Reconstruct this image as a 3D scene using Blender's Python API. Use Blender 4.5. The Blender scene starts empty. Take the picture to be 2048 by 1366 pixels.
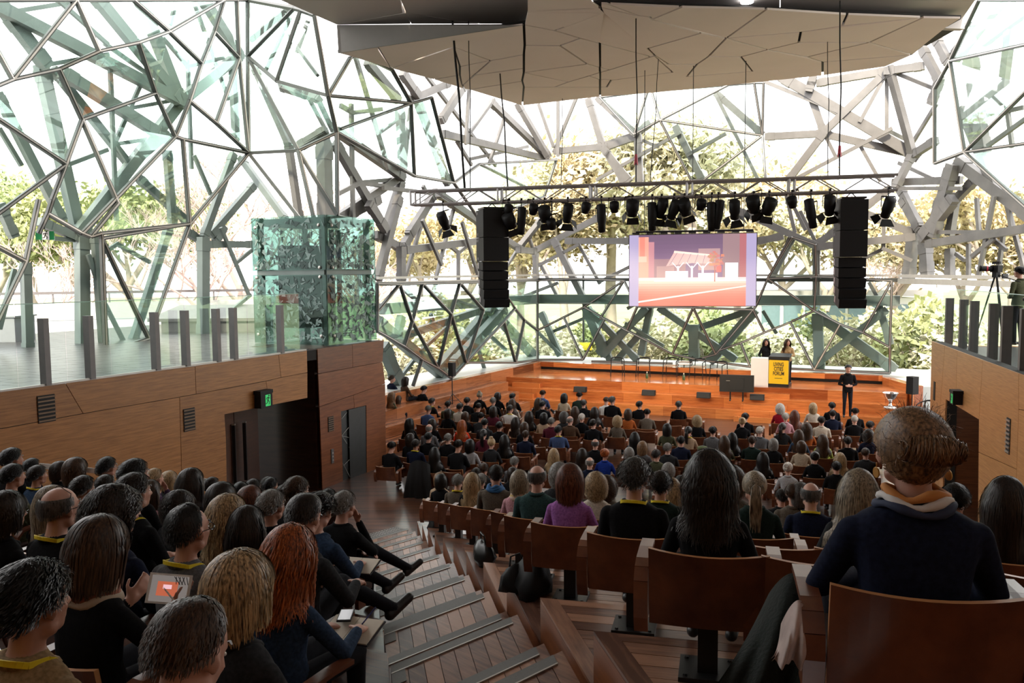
import bpy, bmesh, math, random
import numpy as np
from mathutils import Vector, Matrix
random.seed(7)
SC = bpy.context.scene
COL = SC.collection
# ------------------------------------------------------------------ camera
EYE = Vector((0, 0, 5.30)); F = 1680.0; CX, CY = 1024.0, 683.0
PITCH = math.atan(134.0 / F); ROLL = 0.009
fw = Vector((0, math.cos(PITCH), -math.sin(PITCH)))
u0 = Vector((0, math.sin(PITCH), math.cos(PITCH)))
r0 = Vector((1, 0, 0))
RT = (r0 * math.cos(ROLL) - u0 * math.sin(ROLL)).normalized()
UP = (u0 * math.cos(ROLL) + r0 * math.sin(ROLL)).normalized()
cd = bpy.data.cameras.new('camera'); cam = bpy.data.objects.new('camera', cd); COL.objects.link(cam)
cd.sensor_width = 36.0; cd.lens = 36.0 * F / 2048.0; cd.clip_start = 0.05; cd.clip_end = 600
M = Matrix((RT, UP, -fw)).transposed().to_4x4(); M.translation = EYE
cam.matrix_world = M
SC.camera = cam
# ------------------------------------------------------------------ world, sun, exposure
W = bpy.data.worlds.new('overcast_sky'); SC.world = W; W.use_nodes = True
bg = W.node_tree.nodes['Background']
bg.inputs['Color'].default_value = (1.0, 0.975, 0.965, 1); bg.inputs['Strength'].default_value = 3.5
sl = bpy.data.lights.new('winter_sun', 'SUN'); sl.energy = 7.0; sl.angle = math.radians(6); sl.color = (1, 0.86, 0.66)
so = bpy.data.objects.new('winter_sun', sl); COL.objects.link(so)
so.rotation_euler = (math.radians(52), 0, math.radians(-10))
SC.view_settings.view_transform = 'Standard'; SC.view_settings.look = 'None'
SC.view_settings.gamma = 1; SC.view_settings.use_curve_mapping = False
SC.view_settings.exposure = 0.22
SC.cycles.transparent_max_bounces = 24
SC.cycles.max_bounces = 7
SC.cycles.caustics_reflective = False; SC.cycles.caustics_refractive = False
SC.cycles.sample_clamp_indirect = 6.0

# ------------------------------------------------------------------ pixel helpers
def ray(px, py):
    return (fw * F + RT * (px - CX) - UP * (py - CY))
def at_z(px, py, z):
    v = ray(px, py); return EYE + v * ((z - EYE.z) / v.z)
def at_d(px, py, d):
    v = ray(px, py); return EYE + v * (d / v.y)
def at_line(px, py, p, q):
    """ray against the vertical plane through ground points p,q"""
    n = Vector((q[1] - p[1], -(q[0] - p[0]), 0)); v = ray(px, py)
    t = (Vector((p[0], p[1], 0)) - Vector((EYE.x, EYE.y, 0))).dot(n) / Vector((v.x, v.y, 0)).dot(n)
    return EYE + v * t
def to_px(P):
    v = Vector(P) - EYE; k = F / v.dot(fw)
    return CX + v.dot(RT) * k, CY - v.dot(UP) * k
HA = math.radians(25.5)
AX = Vector((math.sin(HA), math.cos(HA), 0)); BX = Vector((math.cos(HA), -math.sin(HA), 0)); ZZ = Vector((0, 0, 1))

# ------------------------------------------------------------------ materials
MATS = {}
def nodes(name):
    m = bpy.data.materials.new(name); m.use_nodes = True
    nt = m.node_tree; b = nt.nodes['Principled BSDF']
    return m, nt, b
def setb(b, **k):
    for kk, v in k.items():
        kk = kk.replace('_', ' ').title() if kk not in ('IOR',) else kk
        kk = {'Specular': 'Specular IOR Level', 'Transmission': 'Transmission Weight', 'Emission': 'Emission Color'}.get(kk, kk)
        b.inputs[kk].default_value = v
def c4(c): return (c[0], c[1], c[2], 1)
def mat(name, col, rough=0.6, metal=0.0, var=0.12, scale=6.0, spec=0.5, bump=0.0):
    if name in MATS: return MATS[name]
    m, nt, b = nodes(name)
    setb(b, base_color=c4(col), roughness=rough, metallic=metal, specular=spec)
    tc = nt.nodes.new('ShaderNodeTexCoord')
    n = nt.nodes.new('ShaderNodeTexNoise'); n.inputs['Scale'].default_value = scale; n.inputs['Detail'].default_value = 5
    nt.links.new(tc.outputs['Object'], n.inputs['Vector'])
    mx = nt.nodes.new('ShaderNodeMix'); mx.data_type = 'RGBA'
    mx.inputs['A'].default_value = c4([min(1, x * (1 - var)) for x in col]); mx.inputs['B'].default_value = c4([min(1, x * (1 + var)) for x in col])
    nt.links.new(n.outputs['Fac'], mx.inputs['Factor']); nt.links.new(mx.outputs['Result'], b.inputs['Base Color'])
    if bump:
        bp = nt.nodes.new('ShaderNodeBump'); bp.inputs['Strength'].default_value = bump; bp.inputs['Distance'].default_value = 0.01
        nt.links.new(n.outputs['Fac'], bp.inputs['Height']); nt.links.new(bp.outputs['Normal'], b.inputs['Normal'])
    MATS[name] = m; return m
def wood(name, c1, c2, rough=0.35, stretch=(1, 12, 12), scale=1.5, rnd=0.5, spec=0.5, plank=0.0):
    """grain running along local x; each object gets its own tone; plank>0 adds board tones of that width along y"""
    if name in MATS: return MATS[name]
    m, nt, b = nodes(name); L = nt.links
    setb(b, roughness=rough, specular=spec)
    tc = nt.nodes.new('ShaderNodeTexCoord'); mp = nt.nodes.new('ShaderNodeMapping'); mp.inputs['Scale'].default_value = stretch
    oi = nt.nodes.new('ShaderNodeObjectInfo')
    ad = nt.nodes.new('ShaderNodeVectorMath'); ad.operation = 'ADD'
    cm = nt.nodes.new('ShaderNodeCombineXYZ'); ml = nt.nodes.new('ShaderNodeMath'); ml.operation = 'MULTIPLY'; ml.inputs[1].default_value = 37
    L.new(oi.outputs['Random'], ml.inputs[0]); L.new(ml.outputs[0], cm.inputs[0]); L.new(ml.outputs[0], cm.inputs[1])
    L.new(tc.outputs['Object'], ad.inputs[0]); L.new(cm.outputs[0], ad.inputs[1]); L.new(ad.outputs[0], mp.inputs['Vector'])
    n = nt.nodes.new('ShaderNodeTexNoise'); n.inputs['Scale'].default_value = scale; n.inputs['Detail'].default_value = 8; n.inputs['Roughness'].default_value = 0.62
    L.new(mp.outputs[0], n.inputs['Vector'])
    fac = n.outputs['Fac']
    a = nt.nodes.new('ShaderNodeMath'); a.operation = 'MULTIPLY_ADD'; a.inputs[1].default_value = rnd; 
    L.new(oi.outputs['Random'], a.inputs[0])
    s = nt.nodes.new('ShaderNodeMath'); s.operation = 'MULTIPLY_ADD'; s.inputs[1].default_value = 1.5; s.inputs[2].default_value = -0.25 - rnd * 0.5
    L.new(fac, s.inputs[0]); L.new(s.outputs[0], a.inputs[2]); fac = a.outputs[0]
    if plank > 0:
        br = nt.nodes.new('ShaderNodeTexBrick'); br.inputs['Scale'].default_value = 1.0
        br.inputs['Mortar Size'].default_value = 0.004; br.inputs['Brick Width'].default_value = 1.9; br.inputs['Row Height'].default_value = plank
        br.inputs['Color1'].default_value = (0, 0, 0, 1); br.inputs['Color2'].default_value = (1, 1, 1, 1); br.inputs['Mortar'].default_value = (0, 0, 0, 1)
        br.inputs['Bias'].default_value = 0.0; br.offset = 0.37
        L.new(tc.outputs['Object'], br.inputs['Vector'])
        a2 = nt.nodes.new('ShaderNodeMath'); a2.operation = 'MULTIPLY_ADD'; a2.inputs[1].default_value = 0.75
        L.new(br.outputs['Color'], a2.inputs[0])
        a3 = nt.nodes.new('ShaderNodeMath'); a3.operation = 'SUBTRACT'; a3.inputs[1].default_value = 0.37
        L.new(fac, a3.inputs[0]); L.new(a3.outputs[0], a2.inputs[2]); fac = a2.outputs[0]
    r = nt.nodes.new('ShaderNodeValToRGB'); r.color_ramp.elements[0].color = c4(c1); r.color_ramp.elements[1].color = c4(c2)
    r.color_ramp.elements[0].position = 0.15; r.color_ramp.elements[1].position = 0.85
    L.new(fac, r.inputs['Fac']); L.new(r.outputs['Color'], b.inputs['Base Color'])
    MATS[name] = m; return m
def glass(name, tint=(0.80, 0.93, 0.88), refl=0.10, frost=0.0, frostcol=(0.55, 0.66, 0.62)):
    if name in MATS: return MATS[name]
    m = bpy.data.materials.new(name); m.use_nodes = True; nt = m.node_tree; L = nt.links
    for n in list(nt.nodes): nt.nodes.remove(n)
    out = nt.nodes.new('ShaderNodeOutputMaterial'); tr = nt.nodes.new('ShaderNodeBsdfTransparent'); tr.inputs['Color'].default_value = c4(tint)
    gl = nt.nodes.new('ShaderNodeBsdfGlossy'); gl.inputs['Roughness'].default_value = 0.02; gl.inputs['Color'].default_value = (0.8, 0.95, 0.9, 1)
    lw = nt.nodes.new('ShaderNodeFresnel'); lw.inputs['IOR'].default_value = 1.45
    ml = nt.nodes.new('ShaderNodeMath'); ml.operation = 'MULTIPLY'; ml.inputs[1].default_value = refl * 10; ml.use_clamp = True
    L.new(lw.outputs[0], ml.inputs[0])
    mx = nt.nodes.new('ShaderNodeMixShader'); L.new(ml.outputs[0], mx.inputs[0]); L.new(tr.outputs[0], mx.inputs[1]); L.new(gl.outputs[0], mx.inputs[2])
    last = mx
    if frost > 0:
        tc = nt.nodes.new('ShaderNodeTexCoord'); vo = nt.nodes.new('ShaderNodeTexVoronoi'); vo.feature = 'F1'; vo.distance = 'MANHATTAN'
        vo.inputs['Scale'].default_value = 9.0
        L.new(tc.outputs['Object'], vo.inputs['Vector'])
        sp = nt.nodes.new('ShaderNodeSeparateColor'); L.new(vo.outputs['Color'], sp.inputs[0])
        gt = nt.nodes.new('ShaderNodeMath'); gt.operation = 'GREATER_THAN'; gt.inputs[1].default_value = 1 - frost; L.new(sp.outputs[0], gt.inputs[0])
        mu = nt.nodes.new('ShaderNodeMath'); mu.operation = 'MULTIPLY'; mu.inputs[1].default_value = 0.42; L.new(gt.outputs[0], mu.inputs[0])
        df = nt.nodes.new('ShaderNodeBsdfTranslucent'); df.inputs['Color'].default_value = c4(frostcol)
        d2 = nt.nodes.new('ShaderNodeBsdfDiffuse'); d2.inputs['Color'].default_value = c4(frostcol)
        m1 = nt.nodes.new('ShaderNodeMixShader'); L.new(df.outputs[0], m1.inputs[1]); L.new(d2.outputs[0], m1.inputs[2])
        m2 = nt.nodes.new('ShaderNodeMixShader'); L.new(mu.outputs[0], m2.inputs[0]); L.new(mx.outputs[0], m2.inputs[1]); L.new(m1.outputs[0], m2.inputs[2])
        last = m2
    L.new(last.outputs[0], out.inputs['Surface'])
    MATS[name] = m; return m
def emit(name, col, st):
    if name in MATS: return MATS[name]
    m, nt, b = nodes(name); setb(b, base_color=(0.02, 0.02, 0.02, 1), emission=c4(col), emission_strength=st, roughness=0.4)
    MATS[name] = m; return m
def objcol(name, rough=0.8, fine=30.0, var=0.25, spec=0.3, aniso=None, sheen=0.0):
    """colour comes from the object's own colour, with a little weave"""
    if name in MATS: return MATS[name]
    m, nt, b = nodes(name); L = nt.links; setb(b, roughness=rough, specular=spec)
    oi = nt.nodes.new('ShaderNodeObjectInfo'); tc = nt.nodes.new('ShaderNodeTexCoord')
    mp = nt.nodes.new('ShaderNodeMapping'); mp.inputs['Scale'].default_value = aniso or (1, 1, 1)
    n = nt.nodes.new('ShaderNodeTexNoise'); n.inputs['Scale'].default_value = fine; n.inputs['Detail'].default_value = 4
    L.new(tc.outputs['Object'], mp.inputs['Vector']); L.new(mp.outputs[0], n.inputs['Vector'])
    mr = nt.nodes.new('ShaderNodeMapRange'); mr.inputs['From Min'].default_value = 0.3; mr.inputs['From Max'].default_value = 0.7
    mr.inputs['To Min'].default_value = 1 - var; mr.inputs['To Max'].default_value = 1 + var
    L.new(n.outputs['Fac'], mr.inputs['Value'])
    mu = nt.nodes.new('ShaderNodeVectorMath'); mu.operation = 'SCALE'; L.new(oi.outputs['Color'], mu.inputs[0]); L.new(mr.outputs[0], mu.inputs['Scale'])
    L.new(mu.outputs[0], b.inputs['Base Color'])
    if sheen: b.inputs['Sheen Weight'].default_value = sheen
    MATS[name] = m; return m

# ------------------------------------------------------------------ mesh helpers
class MB:
    def __init__(s): s.v = []; s.f = []; s.m = []
    def add(s, vs, fs, mi=0):
        o = len(s.v); s.v += [tuple(v) for v in vs]
        for f in fs: s.f.append(tuple(i + o for i in f)); s.m.append(mi)
    def obox(s, c, ax, ay, az, mi=0):
        c = Vector(c); ax = Vector(ax); ay = Vector(ay); az = Vector(az)
        vs = [c + ax * i + ay * j + az * k for k in (-1, 1) for j in (-1, 1) for i in (-1, 1)]
        fs = [(0, 2, 3, 1), (4, 5, 7, 6), (0, 1, 5, 4), (2, 6, 7, 3), (0, 4, 6, 2), (1, 3, 7, 5)]
        if ax.cross(ay).dot(az) < 0: fs = [f[::-1] for f in fs]
        s.add(vs, fs, mi)
    def box(s, c, size, mi=0, rz=0):
        ca, sa = math.cos(rz), math.sin(rz)
        s.obox(c, Vector((ca, sa, 0)) * size[0] / 2, Vector((-sa, ca, 0)) * size[1] / 2, Vector((0, 0, size[2] / 2)), mi)
    def beam(s, p, q, w, h, up=ZZ, mi=0):
        p = Vector(p); q = Vector(q); d = q - p
        if d.length < 1e-5: return
        a = d.normalized(); b = a.cross(up)
        if b.length < 1e-3: b = a.cross(Vector((1, 0, 0)))
        b.normalize(); c = b.cross(a)
        s.obox((p + q) / 2, d / 2, b * w / 2, c * h / 2, mi)
    def prism(s, poly, off, mi=0):
        off = Vector(off); n = len(poly); P = [Vector(p) for p in poly]
        nrm = Vector((0, 0, 0))
        for i in range(n): nrm += P[i].cross(P[(i + 1) % n])
        if nrm.dot(off) < 0: P = P[::-1]
        vs = P + [p + off for p in P]
        fs = [tuple(range(n))[::-1], tuple(range(n, 2 * n))] + [(i, (i + 1) % n, n + (i + 1) % n, n + i) for i in range(n)]
        s.add(vs, fs, mi)
    def tube(s, pts, rad, seg=8, mi=0, cap=True, squash=None):
        pts = [Vector(p) for p in pts]; n = len(pts)
        if not isinstance(rad, (list, tuple)): rad = [rad] * n
        o = len(s.v); ref = None
        for i, p in enumerate(pts):
            t = (pts[min(i + 1, n - 1)] - pts[max(i - 1, 0)]).normalized()
            if ref is None: ref = t.cross(ZZ) if abs(t.z) < 0.95 else t.cross(Vector((1, 0, 0)))
            ref = (ref - t * ref.dot(t)).normalized(); b2 = t.cross(ref)
            for k in range(seg):
                an = 2 * math.pi * k / seg
                s.v.append(tuple(p + (ref * math.cos(an) + b2 * math.sin(an)) * rad[i]))
        for i in range(n - 1):
            for k in range(seg):
                a = o + i * seg + k; b = o + i * seg + (k + 1) % seg
                s.f.append((a, b, b + seg, a + seg)); s.m.append(mi)
        if cap:
            s.f.append(tuple(o + k for k in range(seg))[::-1]); s.m.append(mi)
            s.f.append(tuple(o + (n - 1) * seg + k for k in range(seg))); s.m.append(mi)
    def lathe(s, c, prof, seg=16, mi=0, axis=ZZ):
        c = Vector(c); axis = Vector(axis).normalized(); a = axis.cross(Vector((1, 0, 0)))
        if a.length < 0.1: a = axis.cross(Vector((0, 1, 0)))
        a.normalize(); b = axis.cross(a); o = len(s.v)
        for r, z in prof:
            for k in range(seg):
                an = 2 * math.pi * k / seg; s.v.append(tuple(c + axis * z + (a * math.cos(an) + b * math.sin(an)) * max(r, 1e-4)))
        for i in range(len(prof) - 1):
            for k in range(seg):
                p = o + i * seg + k; q = o + i * seg + (k + 1) % seg
                s.f.append((p, q, q + seg, p + seg)); s.m.append(mi)
        s.f.append(tuple(o + k for k in range(seg))[::-1]); s.m.append(mi)
        s.f.append(tuple(o + (len(prof) - 1) * seg + k for k in range(seg))); s.m.append(mi)
    def ell(s, c, r, seg=14, rings=9, mi=0, rot=None):
        c = Vector(c); o = len(s.v)
        for i in range(1, rings):
            th = math.pi * i / rings
            for k in range(seg):
                an = 2 * math.pi * k / seg
                v = Vector((r[0] * math.sin(th) * math.cos(an), r[1] * math.sin(th) * math.sin(an), r[2] * math.cos(th)))
                if rot is not None: v = rot @ v
                s.v.append(tuple(c + v))
        v = Vector((0, 0, r[2])); w = Vector((0, 0, -r[2]))
        if rot is not None: v = rot @ v; w = rot @ w
        s.v.append(tuple(c + v)); s.v.append(tuple(c + w)); T = len(s.v) - 2; B = len(s.v) - 1
        for i in range(rings - 2):
            for k in range(seg):
                a = o + i * seg + k; b = o + i * seg + (k + 1) % seg
                s.f.append((a, a + seg, b + seg, b)); s.m.append(mi)
        for k in range(seg):
            s.f.append((T, o + k, o + (k + 1) % seg)); s.m.append(mi)
            e = o + (rings - 2) * seg; s.f.append((B, e + (k + 1) % seg, e + k)); s.m.append(mi)
    def mesh(s, name, mats, smooth=False):
        me = bpy.data.meshes.new(name); me.from_pydata(s.v, [], s.f)
        for m in (mats if isinstance(mats, (list, tuple)) else [mats]): me.materials.append(m)
        if len(me.materials) > 1: me.polygons.foreach_set('material_index', s.m)
        if smooth: me.polygons.foreach_set('use_smooth', [True] * len(me.polygons))
        me.update(); return me
    def obj(s, name, mats, parent=None, smooth=False, loc=None):
        return link(name, s.mesh(name, mats, smooth), parent, loc)
def link(name, me, parent=None, loc=None, rz=None):
    o = bpy.data.objects.new(name, me); COL.objects.link(o)
    if parent is not None: o.parent = parent
    if loc is not None: o.location = loc
    if rz is not None: o.rotation_euler = (0, 0, rz)
    return o
def empty(name, loc=(0, 0, 0), rz=0.0):
    o = bpy.data.objects.new(name, None); COL.objects.link(o); o.location = loc; o.rotation_euler = (0, 0, rz)
    o.empty_display_size = 0.1
    return o
def tag(o, label=None, cat=None, group=None, kind=None):
    if label: o['label'] = label
    if cat: o['category'] = cat
    if group: o['group'] = group
    if kind: o['kind'] = kind
    return o
def struct(o, label=None):
    o['kind'] = 'structure'
    if label: o['label'] = label
    return o
def child_at(name, me, parent, M):
    o = link(name, me, parent); o.matrix_local = M; return o
def copy_tree(o, parent=None):
    c = o.copy(); COL.objects.link(c)
    if parent is not None: c.parent = parent
    for ch in list(o.children): copy_tree(ch, c)
    return c
def clip(poly, p, n):
    """keep the part of a 2D polygon where (x-p).n >= 0"""
    out = []
    for i in range(len(poly)):
        a = poly[i]; b = poly[(i + 1) % len(poly)]
        da = (a[0] - p[0]) * n[0] + (a[1] - p[1]) * n[1]; db = (b[0] - p[0]) * n[0] + (b[1] - p[1]) * n[1]
        if da >= 0: out.append(a)
        if (da >= 0) != (db >= 0):
            t = da / (da - db); out.append((a[0] + (b[0] - a[0]) * t, a[1] + (b[1] - a[1]) * t))
    return out
def planar(segs, tol=7.0):
    """nodes, edges and inner faces of a drawn network of straight lines (2D)"""
    N = []
    def node(p):
        for i, q in enumerate(N):
            if (p[0] - q[0]) ** 2 + (p[1] - q[1]) ** 2 < tol * tol: return i
        N.append((float(p[0]), float(p[1]))); return len(N) - 1
    E = [(node(a), node(b)) for a, b in segs]
    E = [e for e in E if e[0] != e[1]]
    for i in range(len(E)):                       # crossings become nodes
        for j in range(i + 1, len(E)):
            if set(E[i]) & set(E[j]): continue
            a, b = N[E[i][0]], N[E[i][1]]; c, d = N[E[j][0]], N[E[j][1]]
            den = (b[0] - a[0]) * (d[1] - c[1]) - (b[1] - a[1]) * (d[0] - c[0])
            if abs(den) < 1e-9: continue
            t = ((c[0] - a[0]) * (d[1] - c[1]) - (c[1] - a[1]) * (d[0] - c[0])) / den
            s = ((c[0] - a[0]) * (b[1] - a[1]) - (c[1] - a[1]) * (b[0] - a[0])) / den
            if 0.0 < t < 1.0 and 0.0 < s < 1.0: node((a[0] + (b[0] - a[0]) * t, a[1] + (b[1] - a[1]) * t))
    S = set()
    for a, b in E:
        pa, pb = N[a], N[b]; L = math.hypot(pb[0] - pa[0], pb[1] - pa[1]); on = []
        for k, q in enumerate(N):
            t = ((q[0] - pa[0]) * (pb[0] - pa[0]) + (q[1] - pa[1]) * (pb[1] - pa[1])) / (L * L)
            dd = abs((q[0] - pa[0]) * (pb[1] - pa[1]) - (q[1] - pa[1]) * (pb[0] - pa[0])) / L
            if k in (a, b): on.append((0.0 if k == a else 1.0, k))
            elif 0 < t < 1 and dd < tol * 0.8: on.append((t, k))
        on.sort()
        for i in range(len(on) - 1):
            x, y = on[i][1], on[i + 1][1]
            if x != y: S.add((min(x, y), max(x, y)))
    edges = sorted(S); adj = {}
    for a, b in edges: adj.setdefault(a, set()).add(b); adj.setdefault(b, set()).add(a)
    ch = True
    while ch:
        ch = False
        for k in list(adj):
            if len(adj[k]) == 1:
                o = adj[k].pop(); adj[o].discard(k); del adj[k]; ch = True
            elif len(adj[k]) == 0: del adj[k]
    order = {k: sorted(adj[k], key=lambda j: math.atan2(N[j][1] - N[k][1], N[j][0] - N[k][0])) for k in adj}
    seen = set(); faces = []
    for a in adj:
        for b in adj[a]:
            if (a, b) in seen: continue
            f = []; u, v = a, b
            while (u, v) not in seen:
                seen.add((u, v)); f.append(u)
                o = order[v]; w = o[(o.index(u) - 1) % len(o)]; u, v = v, w
            ar = sum(N[f[i]][0] * N[f[(i + 1) % len(f)]][1] - N[f[(i + 1) % len(f)]][0] * N[f[i]][1] for i in range(len(f))) / 2
            if ar > 60: faces.append(f)
    return N, edges, faces
def shrink(P, g):
    """pull a 3D polygon's corners in from its edges by about g"""
    n = len(P); out = []
    nr = Vector((0, 0, 0))
    for i in range(n): nr += P[i].cross(P[(i + 1) % n])
    nr.normalize()
    for i in range(n):
        a, b, c = P[i - 1], P[i], P[(i + 1) % n]
        e1 = (b - a).normalized(); e2 = (c - b).normalized(); n1 = nr.cross(e1); n2 = nr.cross(e2); d = n1 + n2
        k = max(0.35, d.length_squared / 2) if d.length > 1e-3 else 1
        out.append(b + (d / d.length if d.length > 1e-3 else n1) * g * min(2.2, 1 / math.sqrt(max(k / 2, 0.2))) if d.length > 1e-3 else b + n1 * g)
    return out
# ================================================================== materials used by the hall
m_floor = wood('jarrah floorboards', (0.030, 0.012, 0.007), (0.13, 0.055, 0.028), rough=0.28, stretch=(1, 10, 10), rnd=0.0, plank=0.09)
m_plank = wood('jarrah plank', (0.10, 0.045, 0.030), (0.36, 0.185, 0.115), rough=0.30, stretch=(2, 16, 16), rnd=0.95)
m_stage = wood('orange stage timber', (0.30, 0.075, 0.020), (0.66, 0.235, 0.07), rough=0.17, stretch=(1, 14, 14), rnd=0.0, plank=0.11)
m_bench = wood('brown bench timber', (0.13, 0.042, 0.016), (0.40, 0.145, 0.055), rough=0.25, stretch=(1, 14, 14), rnd=0.0, plank=0.11)
m_panel = wood('honey veneer', (0.20, 0.078, 0.018), (0.46, 0.20, 0.055), rough=0.38, stretch=(1, 1, 16), scale=2.0, rnd=0.18)
m_panelr = wood('light honey veneer', (0.36, 0.155, 0.052), (0.62, 0.31, 0.12), rough=0.36, stretch=(1, 1, 22), scale=2.4, rnd=0.15)
for _m in (m_stage, m_floor):
    _b = _m.node_tree.nodes['Principled BSDF']; _b.inputs['Coat Weight'].default_value = 0.35; _b.inputs['Coat Roughness'].default_value = 0.1
m_dark = wood('red brown veneer', (0.10, 0.030, 0.013), (0.24, 0.085, 0.034), rough=0.34, stretch=(1, 1, 14), scale=2.0, rnd=0.2)
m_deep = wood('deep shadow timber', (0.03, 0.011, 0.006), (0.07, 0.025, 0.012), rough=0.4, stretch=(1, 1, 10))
m_black = mat('black fabric and plastic', (0.006, 0.006, 0.0065), 0.6, spec=0.3)
m_blk2 = mat('black painted metal', (0.018, 0.018, 0.019), 0.4, 0.4)
m_steel = mat('galvanised steel', (0.18, 0.175, 0.17), 0.48, 0.55, 0.28, 2.5)
m_green = mat('green grey painted steel', (0.15, 0.185, 0.172), 0.45, 0.35, 0.25, 2.0)
m_mull = mat('dark bronze mullion', (0.07, 0.075, 0.072), 0.4, 0.5, 0.2, 5)
m_mull2 = mat('pale aluminium cap', (0.40, 0.38, 0.36), 0.4, 0.6, 0.1, 5)
m_alu = mat('aluminium truss', (0.42, 0.41, 0.41), 0.35, 0.4, 0.15, 9)
m_post = mat('grey balustrade post', (0.16, 0.15, 0.148), 0.5, 0.4, 0.15, 8)
m_white = mat('white painted', (0.78, 0.77, 0.75), 0.5, 0, 0.04)
m_ceil = mat('pale ceiling panel', (0.72, 0.64, 0.60), 0.65, 0, 0.07, 0.8)
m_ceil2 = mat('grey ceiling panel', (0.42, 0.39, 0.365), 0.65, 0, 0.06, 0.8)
m_gap = mat('dark joint', (0.03, 0.028, 0.026), 0.9)
m_tile = mat('dark slate deck tile', (0.05, 0.048, 0.05), 0.3, 0, 0.35, 1.2, 0.3)
m_stone = mat('pale stone ledge', (0.50, 0.53, 0.51), 0.35, 0, 0.08, 2)
m_conc = mat('pale concrete paving', (0.42, 0.40, 0.40), 0.8, 0, 0.12, 1.5)
m_glass = glass('facade glass', (0.925, 0.972, 0.955), 0.035)
m_rail = glass('balustrade glass', (0.92, 0.965, 0.95), 0.016)
m_frit = glass('green lift glass', (0.60, 0.70, 0.67), 0.03)
m_strip = mat('grey ribbed nosing', (0.13, 0.128, 0.122), 0.5, 0.2, 0.2, 60)
m_lip = mat('bright metal lip', (0.5, 0.48, 0.45), 0.35, 0.7)

# ================================================================== floor and tiers
FZ = 0.0
mb = MB(); mb.box((3, 22, -0.1), (40, 46, 0.2)); fl = mb.obj('floor', m_floor); struct(fl)
fl.rotation_euler = (0, 0, 0)
PR = math.radians(14.0); TR = (math.sin(PR), math.cos(PR)); RD = (math.cos(PR), -math.sin(PR))
PL = math.radians(26.0); TL = (math.sin(PL), math.cos(PL)); LD = (math.cos(PL), -math.sin(PL))
def zR(k): return 5.30 - (1.547 + 0.3125 * k)
def zL(k): return 5.30 - (2.08 + 0.249 * k)
def tRb(k): return 2.51 + 1.155 * k            # backrest line of row k, right block
def tLh(k): return 2.07 + 0.95 * k             # head line of row k, left block
STD = Vector((-0.19, 1.0, 0)).normalized()      # direction of the stair in plan
def big(): return [(-30, -12), (30, -12), (30, 40), (-30, 40)]
def ray2(p, d): return p
tiers = struct(empty('floor_tiers_right'), 'stepped timber platforms of the right seating block')
def slab(poly, z, h, name, m, parent, rot=0.0):
    """a horizontal slab; local x runs along rot so that grain follows the boards"""
    c = sum((Vector((p[0], p[1], 0)) for p in poly), Vector()) / len(poly)
    R = Matrix.Rotation(-rot, 4, 'Z'); b = MB()
    b.prism([R @ (Vector((p[0], p[1], 0)) - c) for p in poly], (0, 0, -h))
    o = b.obj(name, m, parent); o.location = (c.x, c.y, z); o.rotation_euler = (0, 0, rot); return o
RW = ((8.49, 13.97), (10.05, 19.9))             # right timber wall (plan)
LWp = at_z(0, 783, 3.52); LWq = at_z(611, 700, 3.52)
LW = ((LWp.x, LWp.y), (LWq.x, LWq.y))
def inwall(P):
    d = Vector((RW[1][0] - RW[0][0], RW[1][1] - RW[0][1])).normalized()
    P = clip(P, RW[0], (-d.y, d.x))
    d = Vector((LW[1][0] - LW[0][0], LW[1][1] - LW[0][1])).normalized()
    return clip(P, LW[0], (d.y, -d.x))
nS = Vector((1, 0.19)).normalized()
for k in range(-3, 12):
    tf = tRb(k) + 0.56; tb = tf - 1.155
    if k == -3: tb = -11
    P = clip(big(), (TR[0] * tb, TR[1] * tb), TR); P = clip(P, (TR[0] * tf, TR[1] * tf), (-TR[0], -TR[1]))
    P = clip(P, (1.22, 0), nS); P = inwall(P)
    z = zR(k)
    pl = slab(P, z - 0.022, 0.42 if k > -3 else 0.6, 'platform', m_dark, tiers, -PR)
    if -2 <= k <= 6:                             # boards laid one by one where they can be told apart
        nb = 9; wd = (1.155 - 0.09) / nb
        Pe = clip(P, (1.22 + 0.11, 0), nS)
        for j in range(nb):
            a = tb + j * wd; B = clip(Pe, (TR[0] * (a + 0.003), TR[1] * (a + 0.003)), TR)
            B = clip(B, (TR[0] * (a + wd - 0.003), TR[1] * (a + wd - 0.003)), (-TR[0], -TR[1]))
            B = clip(B, (RD[0] * 3.6, RD[1] * 3.6), (-RD[0], -RD[1]))
            if len(B) > 2: slab(B, z + random.uniform(-0.001, 0.001), 0.02, 'plank', m_plank, tiers, -PR)
        B = clip(P, (TR[0] * (tf - 0.088), TR[1] * (tf - 0.088)), TR); slab(B, z, 0.02, 'edge_board', m_plank, tiers, -PR)
        B = clip(P, (1.22 + 0.108, 0), (-nS[0], -nS[1])); slab(B, z + 0.001, 0.02, 'edge_board', m_plank, tiers, math.pi / 2 + math.atan(0.19))
    else:
        slab(P, z, 0.02, 'platform_boards', m_floor, tiers, -PR)
tl = struct(empty('floor_tiers_left'), 'stepped timber platforms of the left seating block')
for k in range(-4, 13):
    tb = tLh(k) - 0.30; tf = tb + 0.95
    if k == -4: tb = -14
    P = clip(big(), (TL[0] * tb, TL[1] * tb), TL); P = clip(P, (TL[0] * tf, TL[1] * tf), (-TL[0], -TL[1]))
    P = clip(P, (0.182, 0), (-nS[0], -nS[1])); P = inwall(P)
    if len(P) > 2: slab(P, zL(k), 0.36, 'platform', m_floor, tl, -PL)
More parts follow.
